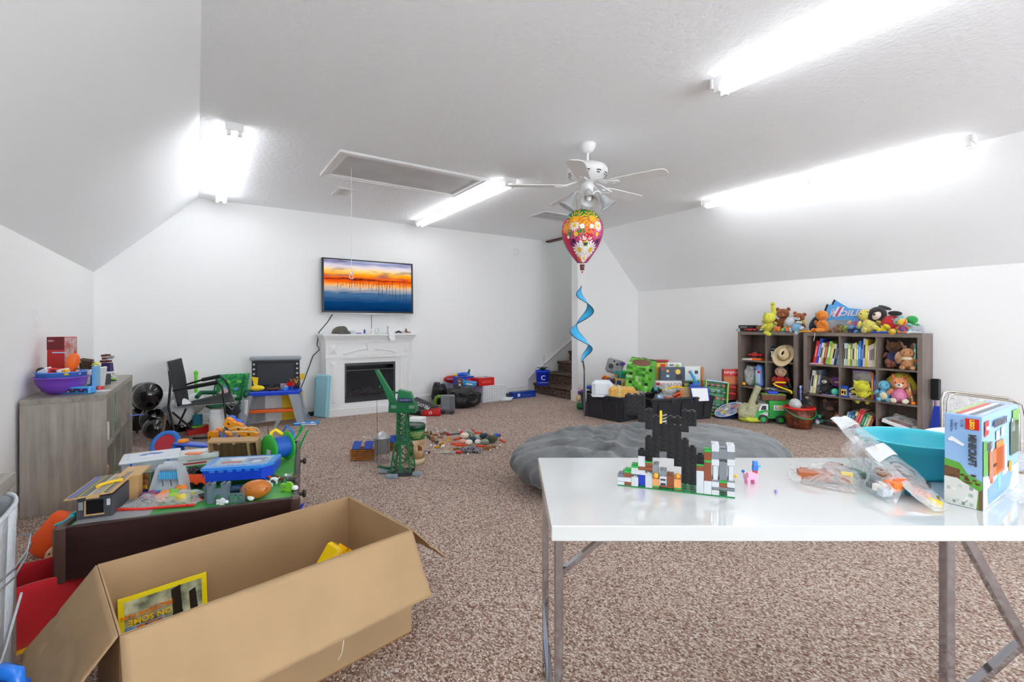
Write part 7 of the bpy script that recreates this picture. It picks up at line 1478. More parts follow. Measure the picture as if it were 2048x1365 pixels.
obj('pixel_print', m, gr[2], t, kind='stuff'); obj('hole', MB().cyl((0,0,2 * S - .001), (0,0,2 * S + .002), .14, n=28), BRN, t); t.scale = (.82,) * 3
carton('grey_cube', 'small grey studded cube perched behind green pixel cube', 'toy block', at(1287,727,6.25), (.07,.07,.07), pl((110,114,118)), RV, [('f', -.01,.04,.03,.02, DK)], rot=(.3,.2, RV))
# boxes along the wall
def wb_(label, u0, u1, vt, vb, t_, c, prints=(), texts=(), dd=.07, rz=RV, nm='toy_set_box'):
 a, b = PT(u0, vb, t_), PT(u1, vb, t_); W = (b - a).length; H = (vb - vt) * t_ / F_; p = (a + b) / 2
 return carton(nm, label, 'box', tuple(p), (W, dd, H), pl(c, .4), rz, [(f, x * W, z * H, w * W, h * H, pl(cc, .5)) for f, x, z, w, h, cc in prints], [(f, s, x * W, z * H, sz, cc) for f, s, x, z, sz, cc in texts])
wb_('wide red toy box at back behind the others', 1294,1336,720,813,6.95, (190,26,30), [('f', 0,.93,.9,.08, (120,16,24))])
wb_('pale blue toy box right of green pixel cube', 1299,1312,727,790,6.7, (180,205,228), [('f', 0,.8,.4,.1, (240,205,90))])
wb_('yellow and black picture box between pale blue and dark box', 1312,1332,726,790,6.65, (220,190,40), [('f', 0,.55,.5,.5, (60,56,40)), ('f', .1,.92,.5,.1, (220,40,30))])
wb_('white box with small logo behind dark moon box', 1333,1361,725,790,6.72, (232,232,234), [('f', .2,.9,.25,.08, (170,200,80)), ('f', -.2,.92,.3,.04, (90,90,130))])
tb = wb_('dark blue toy box with yellow moon picture', 1319,1368,735,761,6.5, (56,72,92), [('f', -.42,.85,.1,.14, (220,40,34)), ('f', .25,.25,.25,.4, (40,36,46)), ('f', -.2,.35,.12,.18, (190,215,235))], dd=.08)
obj('moon_print', MB().cyl((.07,-.0415,.12), (.07,-.0432,.12), .035, n=20).cyl((-.07,-.0415,.13), (-.07,-.0432,.13), .018, n=16), pl((248,204,60)), tb)
wb_('white toy set box with red lettering under dark moon box', 1310,1361,762,780,6.4, (226,226,224), [('f', -.42,.6,.14,.5, (220,30,34))], [('f', 'NINJAGO', .02,.55,.075, pl((190,30,40)))], dd=.1)
wb_('small dark box with green picture right of white set box', 1361,1384,763,780,6.42, (46,52,44), [('f', -.1,.5,.4,.6, (170,180,50)), ('f', .32,.5,.15,.6, (60,60,60))], dd=.1)
wb_('white picture box with orange edge and cartoon landscape', 1367,1400,733,790,6.6, (228,232,230), [('f', -.05,.62,.7,.2, (200,225,240)), ('f', 0,.46,.8,.14, (110,190,80)), ('f', -.2,.8,.2,.1, (240,170,130)), ('f', .2,.8,.2,.12, (60,60,60)), ('f', .1,.62,.12,.08, (240,150,110))], dd=.09)
wb_('narrow orange wooden board beside cartoon landscape box', 1400,1405,734,790,6.58, (196,120,60), [('f', 0,.5,.5,.6, (205,130,70))], dd=.09)
t = thing('blue_shovel', 'light blue toy shovel standing before cartoon landscape box', 'toy', at(1392,780,6.3), RV); obj('blade', MB().rb(-.05,.05,-.02,.02,.0,.10,.01), pl((40,110,200)), t); obj('shaft', MB().cyl((0,0,.1), (-.08,0,.25), .018, n=10), pl((70,170,230)), t)
wb_('blue plastic drum box under light blue shovel', 1378,1397,770,790,6.25, (34,84,180), [('f', 0,.5,.6,.3, (70,150,70))])
# right tub contents
tubebag('plastic_bag', 'crumpled translucent grocery bag in right black tub', low(1332,792,6.2,.22), (.24,.2,.2), 8, MILKY, amp=.3)
t = thing('yellow_hoop', 'thin yellow plastic ring arched over right black tub', 'toy', at(1352,782,6.1), RV); obj('ring', MB().tube([(-.18 + .36 * k / 16,.02 * math.sin(k), .05 * math.sin(PI * k / 16)) for k in range(17)], .012,8), YEL, t); obj('grip', MB().tube([(.12,0,.03), (.18,0,.0)], .017,8), YEL, t)
for i, (u, v, c, r, l) in enumerate(((1336,800, (190,40,64), .09, 'crimson cloth in front of right tub'), (1318,794, (150,190,230), .05, 'light blue plastic toy at left of right tub'), (1308,800, (240,150,40), .03, 'small orange toy at left rim of right tub'), (1360,788, (200,80,50), .07, 'red orange toy frame in middle of right tub'), (1352,803, (170,50,40), .05, 'dark red toy near rim of right tub'), (1368,803, (240,110,50), .045, 'bright orange toy at rim of right tub'), (1375,790, (120,180,80), .04, 'green toy piece beside clipboard in right tub'), (1312,780, (30,34,40), .06, 'black toy piece at back left of right tub'))):
 p = PT(u, v, 6.05 + .1 * (i % 3 == 0)); t = thing('loose_toy', l, 'toy', (p.x, p.y, p.z - r * .9), RV); obj('body', lump(r, r * .75, r * .65,80 + i, .35,12,4), pl(c), t); obj('detail', lump(r * .4, r * .3, r * .3,90 + i, .3,8), [ORA, WHT, YEL, BRN, DK, YEL, LIME, TEAL][i], t, loc=(-r * .3,-r * .6, r * .8))
carton('cardboard_piece', 'torn brown cardboard piece standing in right black tub', 'cardboard', at(1373,801,6.05), (.13,.008,.16), CARD, rot=(0,-.15, RV), prints=[('f', 0,.08,.1,.005, CARDI)])
for i, (a_, b_) in enumerate((((1345,792), (1382,776)), ((1350,799), (1378,781)))): A, B = PT(*a_, 6.0), PT(*b_, 6.1); solo('orange_track', ['upper orange track strip sticking out of right tub', 'lower orange track strip sticking out of right tub'][i], 'toy track', MB().cyl((0,0,0), B - A, .012, n=4, sm=False), pl((230,96,50)), A)
t = thing('clipboard', 'white board with blue frame standing in right black tub', 'board', at(1402,803,5.98), RV, rot=(-.2,-.05, RV)); obj('board', MB().rb(-.11,.10,-.004,.004,0,.17,.003), WHT, t); obj('frame', MB().tube([(-.1,-.005,0), (-.115,-.005,.19)], .007,6).tube([(-.115,-.005,.175), (.105,-.005,.165), (.105,-.005,0)], .007,6), BLU, t)
# table football set leaning on its end
t = thing('table_football', 'small green table football game standing on end with red handles', 'game', low(1428,812,6.3,0), 0, rot=(-.22,.12, RV - .15)); GF_ = pl((30,130,70), .4); H = .44; W = .13
obj('pitch', MB().box(-W, W, 0,.02,.02, H), GF_, t)
for x in (-W - .02, W): obj('side', MB().rb(x, x + .02,-.06,.03,0, H + .02,.003), pl((150,190,80)), t)
for z in (0, H): obj('end', MB().rb(-W, W, -.06,.03, z, z + .02,.003), pl((170,200,215) if z else (150,190,80)), t)
obj('line_print', MB().box(-W + .02, W - .02,-.002,0, H / 2, H / 2 + .006).box(-.06,.06,-.002,0,.1,.105).box(-.06,.06,-.002,0, H - .1, H - .095), WHT, t)
for j in range(5):
 z = .06 + j * .085; rd = obj('rod', MB().cyl((-W - .05,-.035, z), (W + .05,-.035, z), .004, n=6), CHR, t)
 for i in range(3): obj('player', MB().rb(-.075 + i * .075 - .012,-.075 + i * .075 + .012,-.05,-.02, z - .02, z + .02,.004), RED if j % 2 == 0 else pl((40,90,90)), rd)
 if j in (0,3,4): obj('handle', MB().cyl((W + .03,-.035, z), (W + .11,-.035, z), .014, n=10), RED, rd)
wb_('red topped toy set box against right wall left of bookcase', 1445,1476,739,800,6.45, (150,60,50), [('f', 0,.9,1,.2, (214,34,30)), ('f', 0,.65,.9,.25, (200,110,60))], [('f', 'NINJAGO', .05,.9,.05, WHT)], dd=.05)
# left of the tub
t = thing('purple_toy', 'purple and cream toys wedged between tub and stair post', 'toy', low(1160,806,6.75,.0), RV);
for i, (c, x, z, r) in enumerate((((110,76,180), .03,.20,.055), ((226,206,150), -.015,.12,.05), ((236,200,215), -.0,.26,.035), ((24,110,70), .01,.0,.06))): obj('piece', lump(r, r * .8, r * .8,70 + i, .3,10), pl(c), t, loc=(x, 0, z))
solo('blue_shoe', 'small blue and white shoe shape at left rim of black tub', 'shoe', MB().ell((0,0,.02), (.05,.03,.025), 12), pl((40,80,190)), at(1178,778,6.45), RV)
# ---- broom and clear chair behind table at right
p = PX(1873,860,6.28); t = thing('broom', 'black brush with blue handle part leaning on right wall beside bookcase', 'broom', (6.24, PX(1873,800,6.24).y, 0), -PI / 2)
obj('brush_head', MB().rb(-.045,.03,-.02,.03,.44,.655,.01), BLK, t); obj('shaft', MB().tube([(-.01,0,.44), (0,0,.3)], .012,8), pl((150,110,140)), t); obj('blue_cloth', MB().xz([(-.07,.0), (.07,.0), (.06,.15), (.02,.38), (-.02,.38), (-.05,.15)], -.015,.02), pl((36,62,180), .7), t)
t = thing('clear_chair', 'metal framed chair with clear plastic cover standing behind white table', 'chair', (PT(1960,900,3.0).x, PT(1960,900,3.0).y, 0), RV - .25)
def QC(u, v, t_=3.0): return loc_(t, PT(u, v, t_))
MS = mat('nickel', (190,184,174), .25,1)
fr = [QC(1884,900,3.05), QC(1883,800,3.05), QC(1888,786,3.05), QC(1900,783,3.05), QC(1960,791,2.95), QC(2015,798,2.88), QC(2032,806,2.86), QC(2037,830,2.85), QC(2037,900,2.85)]
obj('frame', MB().tube(fr, .009,8), MS, t); fr2 = [q + Vector((.02,-.02,-.012)) for q in fr]; obj('inner_frame', MB().tube(fr2,.006,8), MS, t)
a_, b_, c_, d_ = QC(1886,790,3.05), QC(2036,806,2.85), QC(2038,905,2.85), QC(1884,895,3.05)
obj('clear_cover', MB().grid(lambda u, v: a_.lerp(b_, u).lerp(d_.lerp(c_, u), v) + Vector((0,.008 * math.sin(9 * u + 4 * v), 0)), 20,12), CLEAR, t)
for q in (fr[0], fr[-1]): obj('leg', MB().cyl((q.x, q.y, q.z), (q.x, q.y, 0), .01, n=8), MS, t)
for q in (fr[0], fr[-1]): obj('leg', MB().cyl((q.x, q.y - .38,.42), (q.x, q.y - .40,0), .01, n=8), MS, t)
x0_, x1_, y_ = fr[0].x, fr[-1].x, min(fr[0].y, fr[-1].y)
obj('seat', MB().rb(min(x0_, x1_), max(x0_, x1_), y_ - .4, y_ - .02,.42,.45,.01), CLBOX, t)
# ================================================================ middle of the carpet
def FL(u, v): p = PZ(u, v); return (p.x, p.y, 0)
# crane
CGN = pl((22,104,62), .4); CG2 = pl((30,120,74), .4)
p = PZ(806,948); t = thing('toy_crane', 'tall dark green toy dock crane on lattice tower standing on carpet', 'toy crane', (p.x, p.y, 0), RV - .05)
obj('base', MB().prism([(-.10,-.03), (-.03,-.09), (.09,-.06), (.10,-.02), (.06,.02), (.08,.07), (-.05,.06), (-.10,.0)], .008,.03), pl((40,46,54)), t)
for x, y in ((-.15,.01), (-.05,-.11), (.12,-.03)): obj('foot', MB().rb(x - .05, x + .035, y - .03, y + .025,0,.028,.006), pl((136,152,164)), t)
def lattice(m, w0, w1, z0, z1, n):
 for sx in (-1,1):
  for sy in (-1,1): m.cyl((sx * w0, sy * w0, z0), (sx * w1, sy * w1, z1), .007, n=4, sm=False)
 for i in range(n):
  a = z0 + (z1 - z0) * i / n; b = z0 + (z1 - z0) * (i + 1) / n; wa = w0 + (w1 - w0) * i / n; wb = w0 + (w1 - w0) * (i + 1) / n
  for s in (-1,1):
   m.cyl((-wa, s * wa, a), (wb, s * wb, b), .004, n=4, sm=False); m.cyl((wa, s * wa, a), (-wb, s * wb, b), .004, n=4, sm=False)
   m.cyl((s * wa, -wa, a), (s * wb, wb, b), .004, n=4, sm=False); m.cyl((s * wa, wa, a), (s * wb, -wb, b), .004, n=4, sm=False)
   m.cyl((-wb, s * wb, b), (wb, s * wb, b), .004, n=4, sm=False); m.cyl((s * wb, -wb, b), (s * wb, wb, b), .004, n=4, sm=False)
m = MB(); lattice(m, .078,.054,.03,.25,2); lo = obj('lower_tower', m, CGN, t); obj('platform', MB().cb((0,0,.255), (.115,.115,.014)), CGN, lo)
m = MB(); m.box(-.006,.006,-.085,-.078,.03,.25); [m.box(-.012,.012,-.088,-.08,.04 + i * .018,.046 + i * .018) for i in range(12)]; obj('ladder', m, CG2, lo)
m = MB(); lattice(m, .04,.036,.262,.50,6); obj('upper_tower', m, CGN, t)
cab = obj('cab', MB().xz([(-.105,.50), (.11,.50), (.115,.53), (.10,.58), (-.10,.59)], -.05,.05), CGN, t)
for x in (-.06,.085): obj('window', MB().box(x - .022, x + .02,-.052,-.0502,.535,.56), pl((120,150,130)), cab)
obj('name_plate', MB().rb(-.03,.085,-.056,-.05,.585,.618,.003), pl((40,40,96)), cab); text('CRANKY', .026, pl((170,175,210)), cab, (.027,-.058,.602))
obj('roof', MB().xz([(-.04,.59), (.09,.585), (.06,.66), (-.03,.68)], -.03,.035), CG2, cab)
jb = obj('jib', MB().xz([(-.10,.56), (-.055,.58), (-.08,.64), (-.205,.84), (-.225,.835), (-.14,.66)], -.022,.022), CG2, t); obj('jib_arm', MB().tube([(-.09,0,.66), (.0,0,.645), (.03,0,.62)], .01,6), CG2, jb)
obj('line', MB().cyl((-.215,0,.83), (-.21,0,.04), .0015, n=5), BLK, jb); obj('small_hook', MB().ell((-.19,0,.70), (.008,.008,.014), 8), CG2, jb)
obj('hook_arm', MB().tube([(-.05,-.02,.06), (-.12,-.01,.045), (-.2,0,.055)], .011,7), CGN, t)
# round tin
p = PZ(826,928); t = thing('toy_tin', 'round cardboard toy tin with green lid and cabin pictures', 'tin', (p.x + .03, p.y + .03,0), RV); r = 19.5 * mpp(p)
obj('body', MB().lathe([(0,0), (r, 0), (r, .29), (0,.29)], 32, mf=lambda i, j: 0), mat('tin_print', (205,180,140), .4, var=(13,.2, (160,116,70))), t)
obj('green_band', MB().lathe([(r + .001,.21), (r + .0015,.21), (r + .0015,.30), (r + .001,.30)], 32, close=False), pl((36,104,48)), t); obj('lid', MB().lathe([(r, .295), (r + .008,.297), (r + .009,.33), (r + .002,.337), (r * .9,.33), (0,.33)], 32), pl((12,66,44), .25), t)
obj('foot_band', MB().lathe([(r + .001,.002), (r + .0015,.002), (r + .0015,.045), (r + .001,.045)], 32, close=False), pl((214,196,160)), t)
for i, (s, z) in enumerate((('12 CLASSIC', .285), ('HISTORY', .265), ('LOGS', .245))):
 t_ = text(s, .024, pl((206,214,120)), t, (.035,-r * .96 - .004, z - .01), (PI / 2,0,.35))
for x, z, s in ((-.02,.155,.05), (.045,.12,.06), (-.01,.08,.04)): m = MB(); y = -math.sqrt(max(0, r * r - x * x)) - .002; m.xz([(x - s / 2, z), (x + s / 2, z), (x + s / 2, z + s * .5), (x, z + s * .8), (x - s / 2, z + s * .5)], y - .001, y + .004); obj('cabin_print', m, pl((126,72,44)), t)
obj('round_badge', MB().ell((-r * .75,-r * .7,.2), (.022,.01,.026), 12), pl((90,110,190)), t)
# grain silo
p = PZ(764,925); t = thing('toy_silo', 'silver toy water tower with conical roof on wire lattice legs', 'toy', (p.x, p.y, 0), RV); t.scale = (1,1,.78); r = 15.2 * mpp(p); SV = mat('silver_metal', (150,152,156), .3,.7)
m = MB(); prof = [(0,.10)]
prof += [(r * (.97 if i % 2 else 1.0), .11 + i * .0085) for i in range(20)]; prof += [(0,.28)]; obj('tank', m.lathe(prof, 28), SV, t)
obj('roof', MB().lathe([(r * 1.06,.275), (r * 1.08,.28), (r * .35,.335), (r * .2,.345), (0,.348)], 28, close=False), mat('light_metal', (196,198,202), .3,.5), t)
for k in range(8):
 a = k * PI / 4; b = a + PI / 4
 for q, w_ in ((a, b), (b, a)): obj('lattice_leg', MB().cyl((r * .98 * math.cos(q), r * .98 * math.sin(q), 0), (r * .98 * math.cos(w_), r * .98 * math.sin(w_), .11), .0022, n=4, sm=False), GRY, t)
obj('base_ring', MB().tube([(r * .99 * math.cos(a), r * .99 * math.sin(a), .003) for a in [k * PI / 12 for k in range(24)]], .003,5, closed=True), GRY, t)
# log cabin
LOGM = mat('golden_log', (178,112,42), .5, var=(30,.2)); BPL = pl((34,74,170))
def cabin(label, u, v, w, d, rows, rz):
 p = PZ(u, v); t = thing('log_cabin', label, 'toy building', (p.x, p.y, 0), rz)
 for i in range(rows):
  z = .012 + i * .019
  for s in (-1,1):
   obj('log', MB().cyl((-w / 2 - .012, s * d / 2, z), (w / 2 + .012, s * d / 2, z), .0078, n=8), LOGM, t)
   if i < rows - 1 or True: obj('log', MB().cyl((s * w / 2,-d / 2 - .012, z + .009), (s * w / 2, d / 2 + .012, z + .009), .0078, n=8), LOGM, t)
 z = .012 + rows * .019
 for k_ in (-.28,.3): obj('roof_panel', MB().add([(k_ * w - .035,-d / 2 - .02, z), (k_ * w + .035,-d / 2 - .02, z), (k_ * w + .035,0, z + .05), (k_ * w - .035,0, z + .05)], [(0,1,2,3)]), BPL, t, solid=.005)
 return t
cabin('toy log cabin of golden logs with blue roof slats left of silver tower', 728,918,.18,.13,5, RV + .05)
cabin('second small log cabin with blue roof between tin and tower', 790,900,.09,.10,4, RV + .3)
t = thing('toy_dozer', 'small red and black toy in front of golden log cabin', 'toy', FL(719,921), RV); obj('body', MB().rb(-.012,.022,-.012,.012,.005,.04,.004), RED, t); obj('wheel', MB().cyl((-.018,-.012,.014), (-.018,.012,.014), .014, n=12), BLK, t)
solo('red_lump', 'small pink red toy on log cabin roof', 'toy', lump(.03,.025,.014,6,.3,8), pl((200,60,80)), (PZ(738,915).x, PZ(738,915).y + .03,.108), RV)
solo('string_loop', 'loose white cord loops on top of log cabin', 'cord', MB().tube([(.03 * math.cos(a) * (1 + .3 * math.sin(3 * a)), .02 * math.sin(a), .02 * abs(math.sin(a * 2))) for a in [k * PI / 10 for k in range(20)]], .0025,5, closed=True), WHT, (PZ(733,905).x, PZ(733,905).y, .125), RV)
carton('white_pail', 'white square box with grey text standing behind green tin', 'box', FL(834,868), (.16,.14,.18), WHT, RV - .2, [('f', .02,.1,.04,.05, GRY), ('f', -.03,.14,.05,.012, DK)])
# pumpkins in a pile
def pumpkin(label, u, v, r, c, z=0.0, stem=(200,190,160)):
 p = PZ(u, v, z); t = thing('felt_pumpkin', label, 'pumpkin', (p.x, p.y, z), rnd.uniform(0,3))
 obj('body', MB().grid(lambda a, b: ((r * (1 - .10 * abs(math.sin(4 * 2 * PI * a / 1.0))) * math.sin(PI * b) * math.cos(2 * PI * a)), (r * (1 - .10 * abs(math.sin(4 * 2 * PI * a))) * math.sin(PI * b) * math.sin(2 * PI * a)), r * .72 * (1 - math.cos(PI * b)) - r * .12 * (b > .9)), 48,12), mat('velvet_%d_%d_%d' % c, c, .8, sheen=.3), t)
 obj('stem', MB().cyl((0,0, r * 1.3), (r * .15,0, r * 1.7), r * .12, r * .08,7), pl(stem), t)
for a in ((929,878,.036, (236,226,206), 'cream fabric pumpkin at left of pumpkin pile'), (941,874,.034, (128,146,124), 'sage green pumpkin at back of pile'), (944,885,.036, (36,66,84), 'navy pumpkin in middle of pile'), (968,879,.038, (30,56,76), 'large dark navy pumpkin at back of pile'), (984,886,.046, (70,76,50), 'big olive pumpkin at right of pile'), (970,890,.03, (134,158,140), 'pale sage pumpkin in front of olive one'), (956,889,.026, (232,228,220), 'white pumpkin at front middle of pile'), (938,891,.03, (240,234,220), 'white pumpkin at front left of pile'), (926,889,.028, (226,168,150), 'pale pink pumpkin at front left of pile'), (954,880,.022, (150,175,165), 'tiny mint pumpkin between navy ones')):
 pumpkin(a[4], a[0], a[1], a[2] * 1.3, a[3])
# yellow spools, tracks, animals, pegs
for i, (u, v, l) in enumerate(((896,883, 'yellow spool standing behind the other spools'), (886,892, 'yellow spool standing left of cream pumpkin'), (876,897, 'pair of yellow knobs lying left of the spools'), (845,915, 'yellow spool lying beside green tin'))):
 t = thing('yellow_spool', l, 'toy', FL(u, v), RV); obj('spool', MB().lathe([(0,0), (.018,0), (.018,.006), (.015,.01), (.015,.03), (.018,.034), (.018,.04), (0,.04)], 16) if i != 2 else MB().ell((-.015,0,.013), (.02,.013,.013), 10).ell((.02,.01,.013), (.02,.013,.013), 10), pl((226,168,40)), t)
A = PZ(905,875); solo('train_ramp', 'silver train track strip with red ends lying behind spools', 'toy track', MB().rb(-.14,.14,-.02,.02,.005,.02,.003), mat('silver_metal', (150,152,156), .3,.7), (PZ(920,868).x, PZ(920,868).y, 0), RV + .55)
for q in (-1,1): v = Matrix.Rotation(RV + .55,3, 'Z') @ Vector((q * .15,0,0)); solo('red_bracket', ['red clip at left end of silver track', 'red clip at right end of silver track'][q > 0], 'toy', MB().rb(-.01,.01,-.03,.03,0,.03,.003), RED, (PZ(920,868).x + v.x, PZ(920,868).y + v.y, 0), RV + .55)
OR2 = pl((232,84,44))
for i, (u, v, r, l) in enumerate(((915,880,.9, 'orange red log strip left of cream pumpkin, upper'), (912,890,.2, 'orange red log strip left of pink pumpkin, lower'), (958,868,-.4, 'orange red log strip behind navy pumpkins'), (1005,884,-1.1, 'long orange red strip right of olive pumpkin'), (922,893,.1, 'orange red log strip under pink pumpkin'), (962,895,-.1, 'orange red log strip before sage pumpkin'), (984,873,-.3, 'orange red strip behind olive pumpkin'))):
 t = thing('red_log', l, 'toy log', FL(u, v), RV + r); obj('strip', MB().rb(-.055,.055,-.011,.011,0,.02,.003), OR2, t); obj('notch', MB().box(-.04,-.028,-.0115,.0115,.018,.0205).box(.028,.04,-.0115,.0115,.018,.0205), pl((190,60,30)), t)
solo('red_block', 'bright red block standing at end of silver track', 'toy block', MB().rb(-.016,.016,-.016,.016,0,.05,.003), pl((240,40,40)), FL(924,872), RV)
for i, (u, v, r) in enumerate(((975,897,.3), (988,896,-.5), (968,900,1.2), (978,901,-.2), (960,902,.7), (862,877,.3), (870,872,-.4), (855,872,.8), (866,880,1.4), (880,877,.1), (852,867,.4), (912,900,.5))):
 t = thing('tan_log', 'short tan toy log ' + ['just below olive pumpkin', 'at right end of row below olive pumpkin', 'left of others below sage pumpkin', 'in lowest row below olive pumpkin', 'nearest checkered plush tail', 'between green tin and spools', 'behind yellow spools, beside white peg', 'close behind green tin lid', 'left of yellow spools in brown animals', 'touching rear yellow spool', 'farthest back behind green tin', 'in front of pink pumpkin'][i], 'toy log', FL(u, v), RV + r, 'loose tan toy logs on the carpet'); obj('log', MB().cyl((-.03,0,.009), (.03,0,.009), .009, n=8), LOGM, t); obj('notch', MB().box(-.018,-.008,-.009,.009,.0155,.019).box(.008,.018,-.009,.009,.0155,.019), BRN, t)
for i, (u, v) in enumerate(((876,866), (872,860), (901,868), (1003,878), (994,899), (1000,893), (981,903), (951,906), (936,911), (870,895), (862,893), (853,909), (918,862), (889,862))):
 solo('white_peg', 'tiny white round peg ' + ['behind the tan logs near spools', 'farthest back left on carpet', 'left of silver track end', 'right of olive pumpkin beside red strip', 'at far right below olive pumpkin', 'right of olive pumpkin, lower', 'below the row of tan logs', 'below checkered plush', 'lowest, left under checkered plush', 'left of yellow knobs', 'right of green tin among brown animals', 'at foot of green tin', 'farthest back near silver track', 'behind yellow spools in middle'][i], 'toy peg', MB().ell((0,0,.011), (.011,.011,.011), 10).cyl((0,0,.01), (.012,.008,.004), .005, n=6), WHT, FL(u, v), i, 'white pegs on the carpet')
for i, (u, v, c, l) in enumerate(((867,886, BRN, 'dark brown toy horse between tin and spools'), (860,880, BRN, 'brown toy bear near green tin'), (873,889, BRN, 'brown toy bull left of yellow spools'), (884,872, pl((126,80,70)), 'reddish brown toy horse behind yellow spools'), (890,868, GRY, 'grey toy wolf behind yellow spools'), (862,870, pl((30,90,50)), 'dark green toy crocodile behind tin'), (857,878, pl((34,110,60)), 'green toy tree lying right of tin'), (885,897, WHT, 'white toy cow with dark spots before spools'), (858,908, BRN, 'little brown toy figure right of tin base'))):
 t = thing('toy_animal', l, 'toy animal', FL(u, v), i * .9); animal(t, .045, c, [BRN, DK, BLK, BRN, WHT, c, c, DK, SKIN][i])
t = thing('checkered_plush', 'black and white checkered small plush lying before pumpkins', 'soft toy', FL(938,905), RV)
for i, (x, y, r) in enumerate(((-.05,0,.035), (.0,-.01,.04), (.05,.0,.04), (.09,-.02,.035), (.06,.05,.03))): obj('bump', lump(r, r * .8, r * .65, i, .3,12), mat('checker_plush', (24,24,28), .8, var=(60,.5, (180,175,190))), t, loc=(x, y, 0))
t = thing('blue_bottle', 'blue toy figure with beige head lying right of pumpkins', 'toy figure', FL(995,874), RV + .2); obj('body', MB().cyl((-.05,0,.017), (.03,0,.017), .017, n=12), pl((40,84,205)), t); obj('head', MB().ell((.05,0,.014), (.02,.014,.014), 10), TAN, t)
solo('blue_triangle', 'blue triangular roof piece on carpet right of tin', 'toy block', MB().prism([(-.04,-.02), (.04,-.01), (-.03,.03)], 0,.012), pl((34,84,205)), FL(853,905), RV)
t = thing('jump_rope', 'white string with plastic discs lying in front of spools', 'toy', FL(893,907), RV); obj('string', MB().tube([(-.12,.03,.002), (-.07,.015,.002), (-.02,.03,.006), (.05,.02,.002), (.07,-.02,.002)], .002,5), WHT, t); obj('disc', lump(.05,.03,.006,3,.2,12), GRY, t); obj('yellow_link', MB().rb(-.02,.02,.035,.05,0,.012,.003), YEL, t)
solo('red_shell', 'small red shell shape on carpet below checkered plush', 'toy', MB().ell((0,0,.014), (.032,.02,.014), 12), RED, FL(918,908), RV)

# ---------------------------------------------------------------- hot-air-balloon spinner hanging from the fan
c = PT(1164.5,469,4.02); t = thing('balloon_spinner', 'colourful hot air balloon wind spinner with flower prints hanging from fan', 'wind spinner', (c.x, c.y, c.z), RV); k = 4.02 / F_
PRF = [(0.001,50), (12,48.5), (24,43), (34,32), (40,18), (41.5,4), (38,-12), (31,-27), (22,-40), (14,-51), (9,-57)]
PR = [(r * k, z * k) for r, z in PRF[::-1]]
def surf(a, z, off=.002):
 for (r0, z0), (r1, z1) in zip(PR, PR[1:]):
  if z0 <= z <= z1: r = r0 + (r1 - r0) * (z - z0) / (z1 - z0 + 1e-9); break
 else: r = PR[0][0] if z < PR[0][1] else .01
 return Vector(((r + off) * math.cos(a), (r + off) * math.sin(a), z))
GC = [(240,210,60), (30,140,70), (60,140,220), (236,236,232), (235,120,50), (230,90,140)]
gm = [pl(q, .6) for q in ((206,50,96), (228,104,70), (196,60,110), (232,228,224), (222,90,90), (190,50,120))]
for i in range(6):
 a0 = -PI + i * PI / 3 - .35
 m = MB().grid(lambda u, v: surf(a0 + u * PI / 3, PR[0][1] + (PR[-1][1] - PR[0][1]) * v, 0), 6,24, mf=lambda a_, j: 0 if j < 19 else 1); obj('gore', m, [gm[i], pl([(30,140,70), (60,150,220), (240,210,60), (225,225,225), (46,170,190), (30,140,70)][(i + 4) % 6], .6)], t)
 obj('seam', MB().tube([surf(a0, PR[0][1] + (PR[-1][1] - PR[0][1]) * j / 20,.001) for j in range(21)], .0022,5), pl((70,60,80)), t)
def flower(a, z, r, col, cen, n=10, pw=.5, off=.0035):
 m = MB(); R0 = surf(a, z, 0).xy.length + .02
 def pt(x, y, o=0): return surf(a + x / R0, z + y, off + o)
 for i in range(n):
  th = 2 * PI * i / n; q = [pt(0,0)] + [pt(math.cos(th + e) * r * s, math.sin(th + e) * r * s) for e, s in ((-pw * PI / n, .6), (-pw * .6 * PI / n, .92), (0,1), (pw * .6 * PI / n, .92), (pw * PI / n, .6))]
  b = len(m.v); m.v += [tuple(x) for x in q]; m.f.append(tuple(range(b, b + 6))); m.m.append(0); m.sm.append(False)
 q = [pt(math.cos(2 * PI * i / 12) * r * .32, math.sin(2 * PI * i / 12) * r * .32,.001) for i in range(12)]; b = len(m.v); m.v += [tuple(x) for x in q]; m.f.append(tuple(range(b, b + 12))); m.m.append(1); m.sm.append(False)
 obj('flower_print', m, [pl(col, .6), pl(cen, .6)], t)
K = k; W8 = (240,240,236); YC = (245,200,30)
for i, (dx, y, r, col, cen, n, pw) in enumerate(((-20,22,19, YC, (250,180,30), 16,.6), (16,24,18, YC, (250,190,40), 16,.6), (-6,8,13, (240,120,40), W8,6,1.4), (12,8,12, (240,130,50), W8,6,1.4), (-20,10,9, W8, YC, 12,.9), (26,10,9, W8, YC, 12,.9), (-18,-6,12, (220,80,130), YC, 12,.9), (24,-6,10, (220,90,140), YC, 12,.9), (-2,-14,17, (212,24,50), (212,24,50), 5,1.7), (10,-14,15, (206,22,48), (212,24,50), 5,1.7), (2,-24,13, W8, (170,205,40), 16,.9), (-14,-35,12, W8, (225,180,30), 14,.8), (18,-35,12, W8, (225,180,30), 14,.8), (-24,-18,10, (120,30,100), (60,20,60), 6,1.4), (28,-18,10, (120,30,100), (60,20,60), 6,1.4), (2,-50,7, W8, YC, 10,.9), (-34,8,10, (245,150,70), YC, 8,1.2), (-32,-10,9, (225,40,60), W8,6,1.4), (-9,-1,8, (30,140,70), (30,140,70), 3,1.5), (-28,-4,7, (30,140,70), (30,140,70), 3,1.5))):
 R0 = 36; a_ = -PI / 2 + math.asin(max(-.98, min(.98, dx / 41))); flower(a_, y * K, r * K * 1.25, col, cen, n, pw)
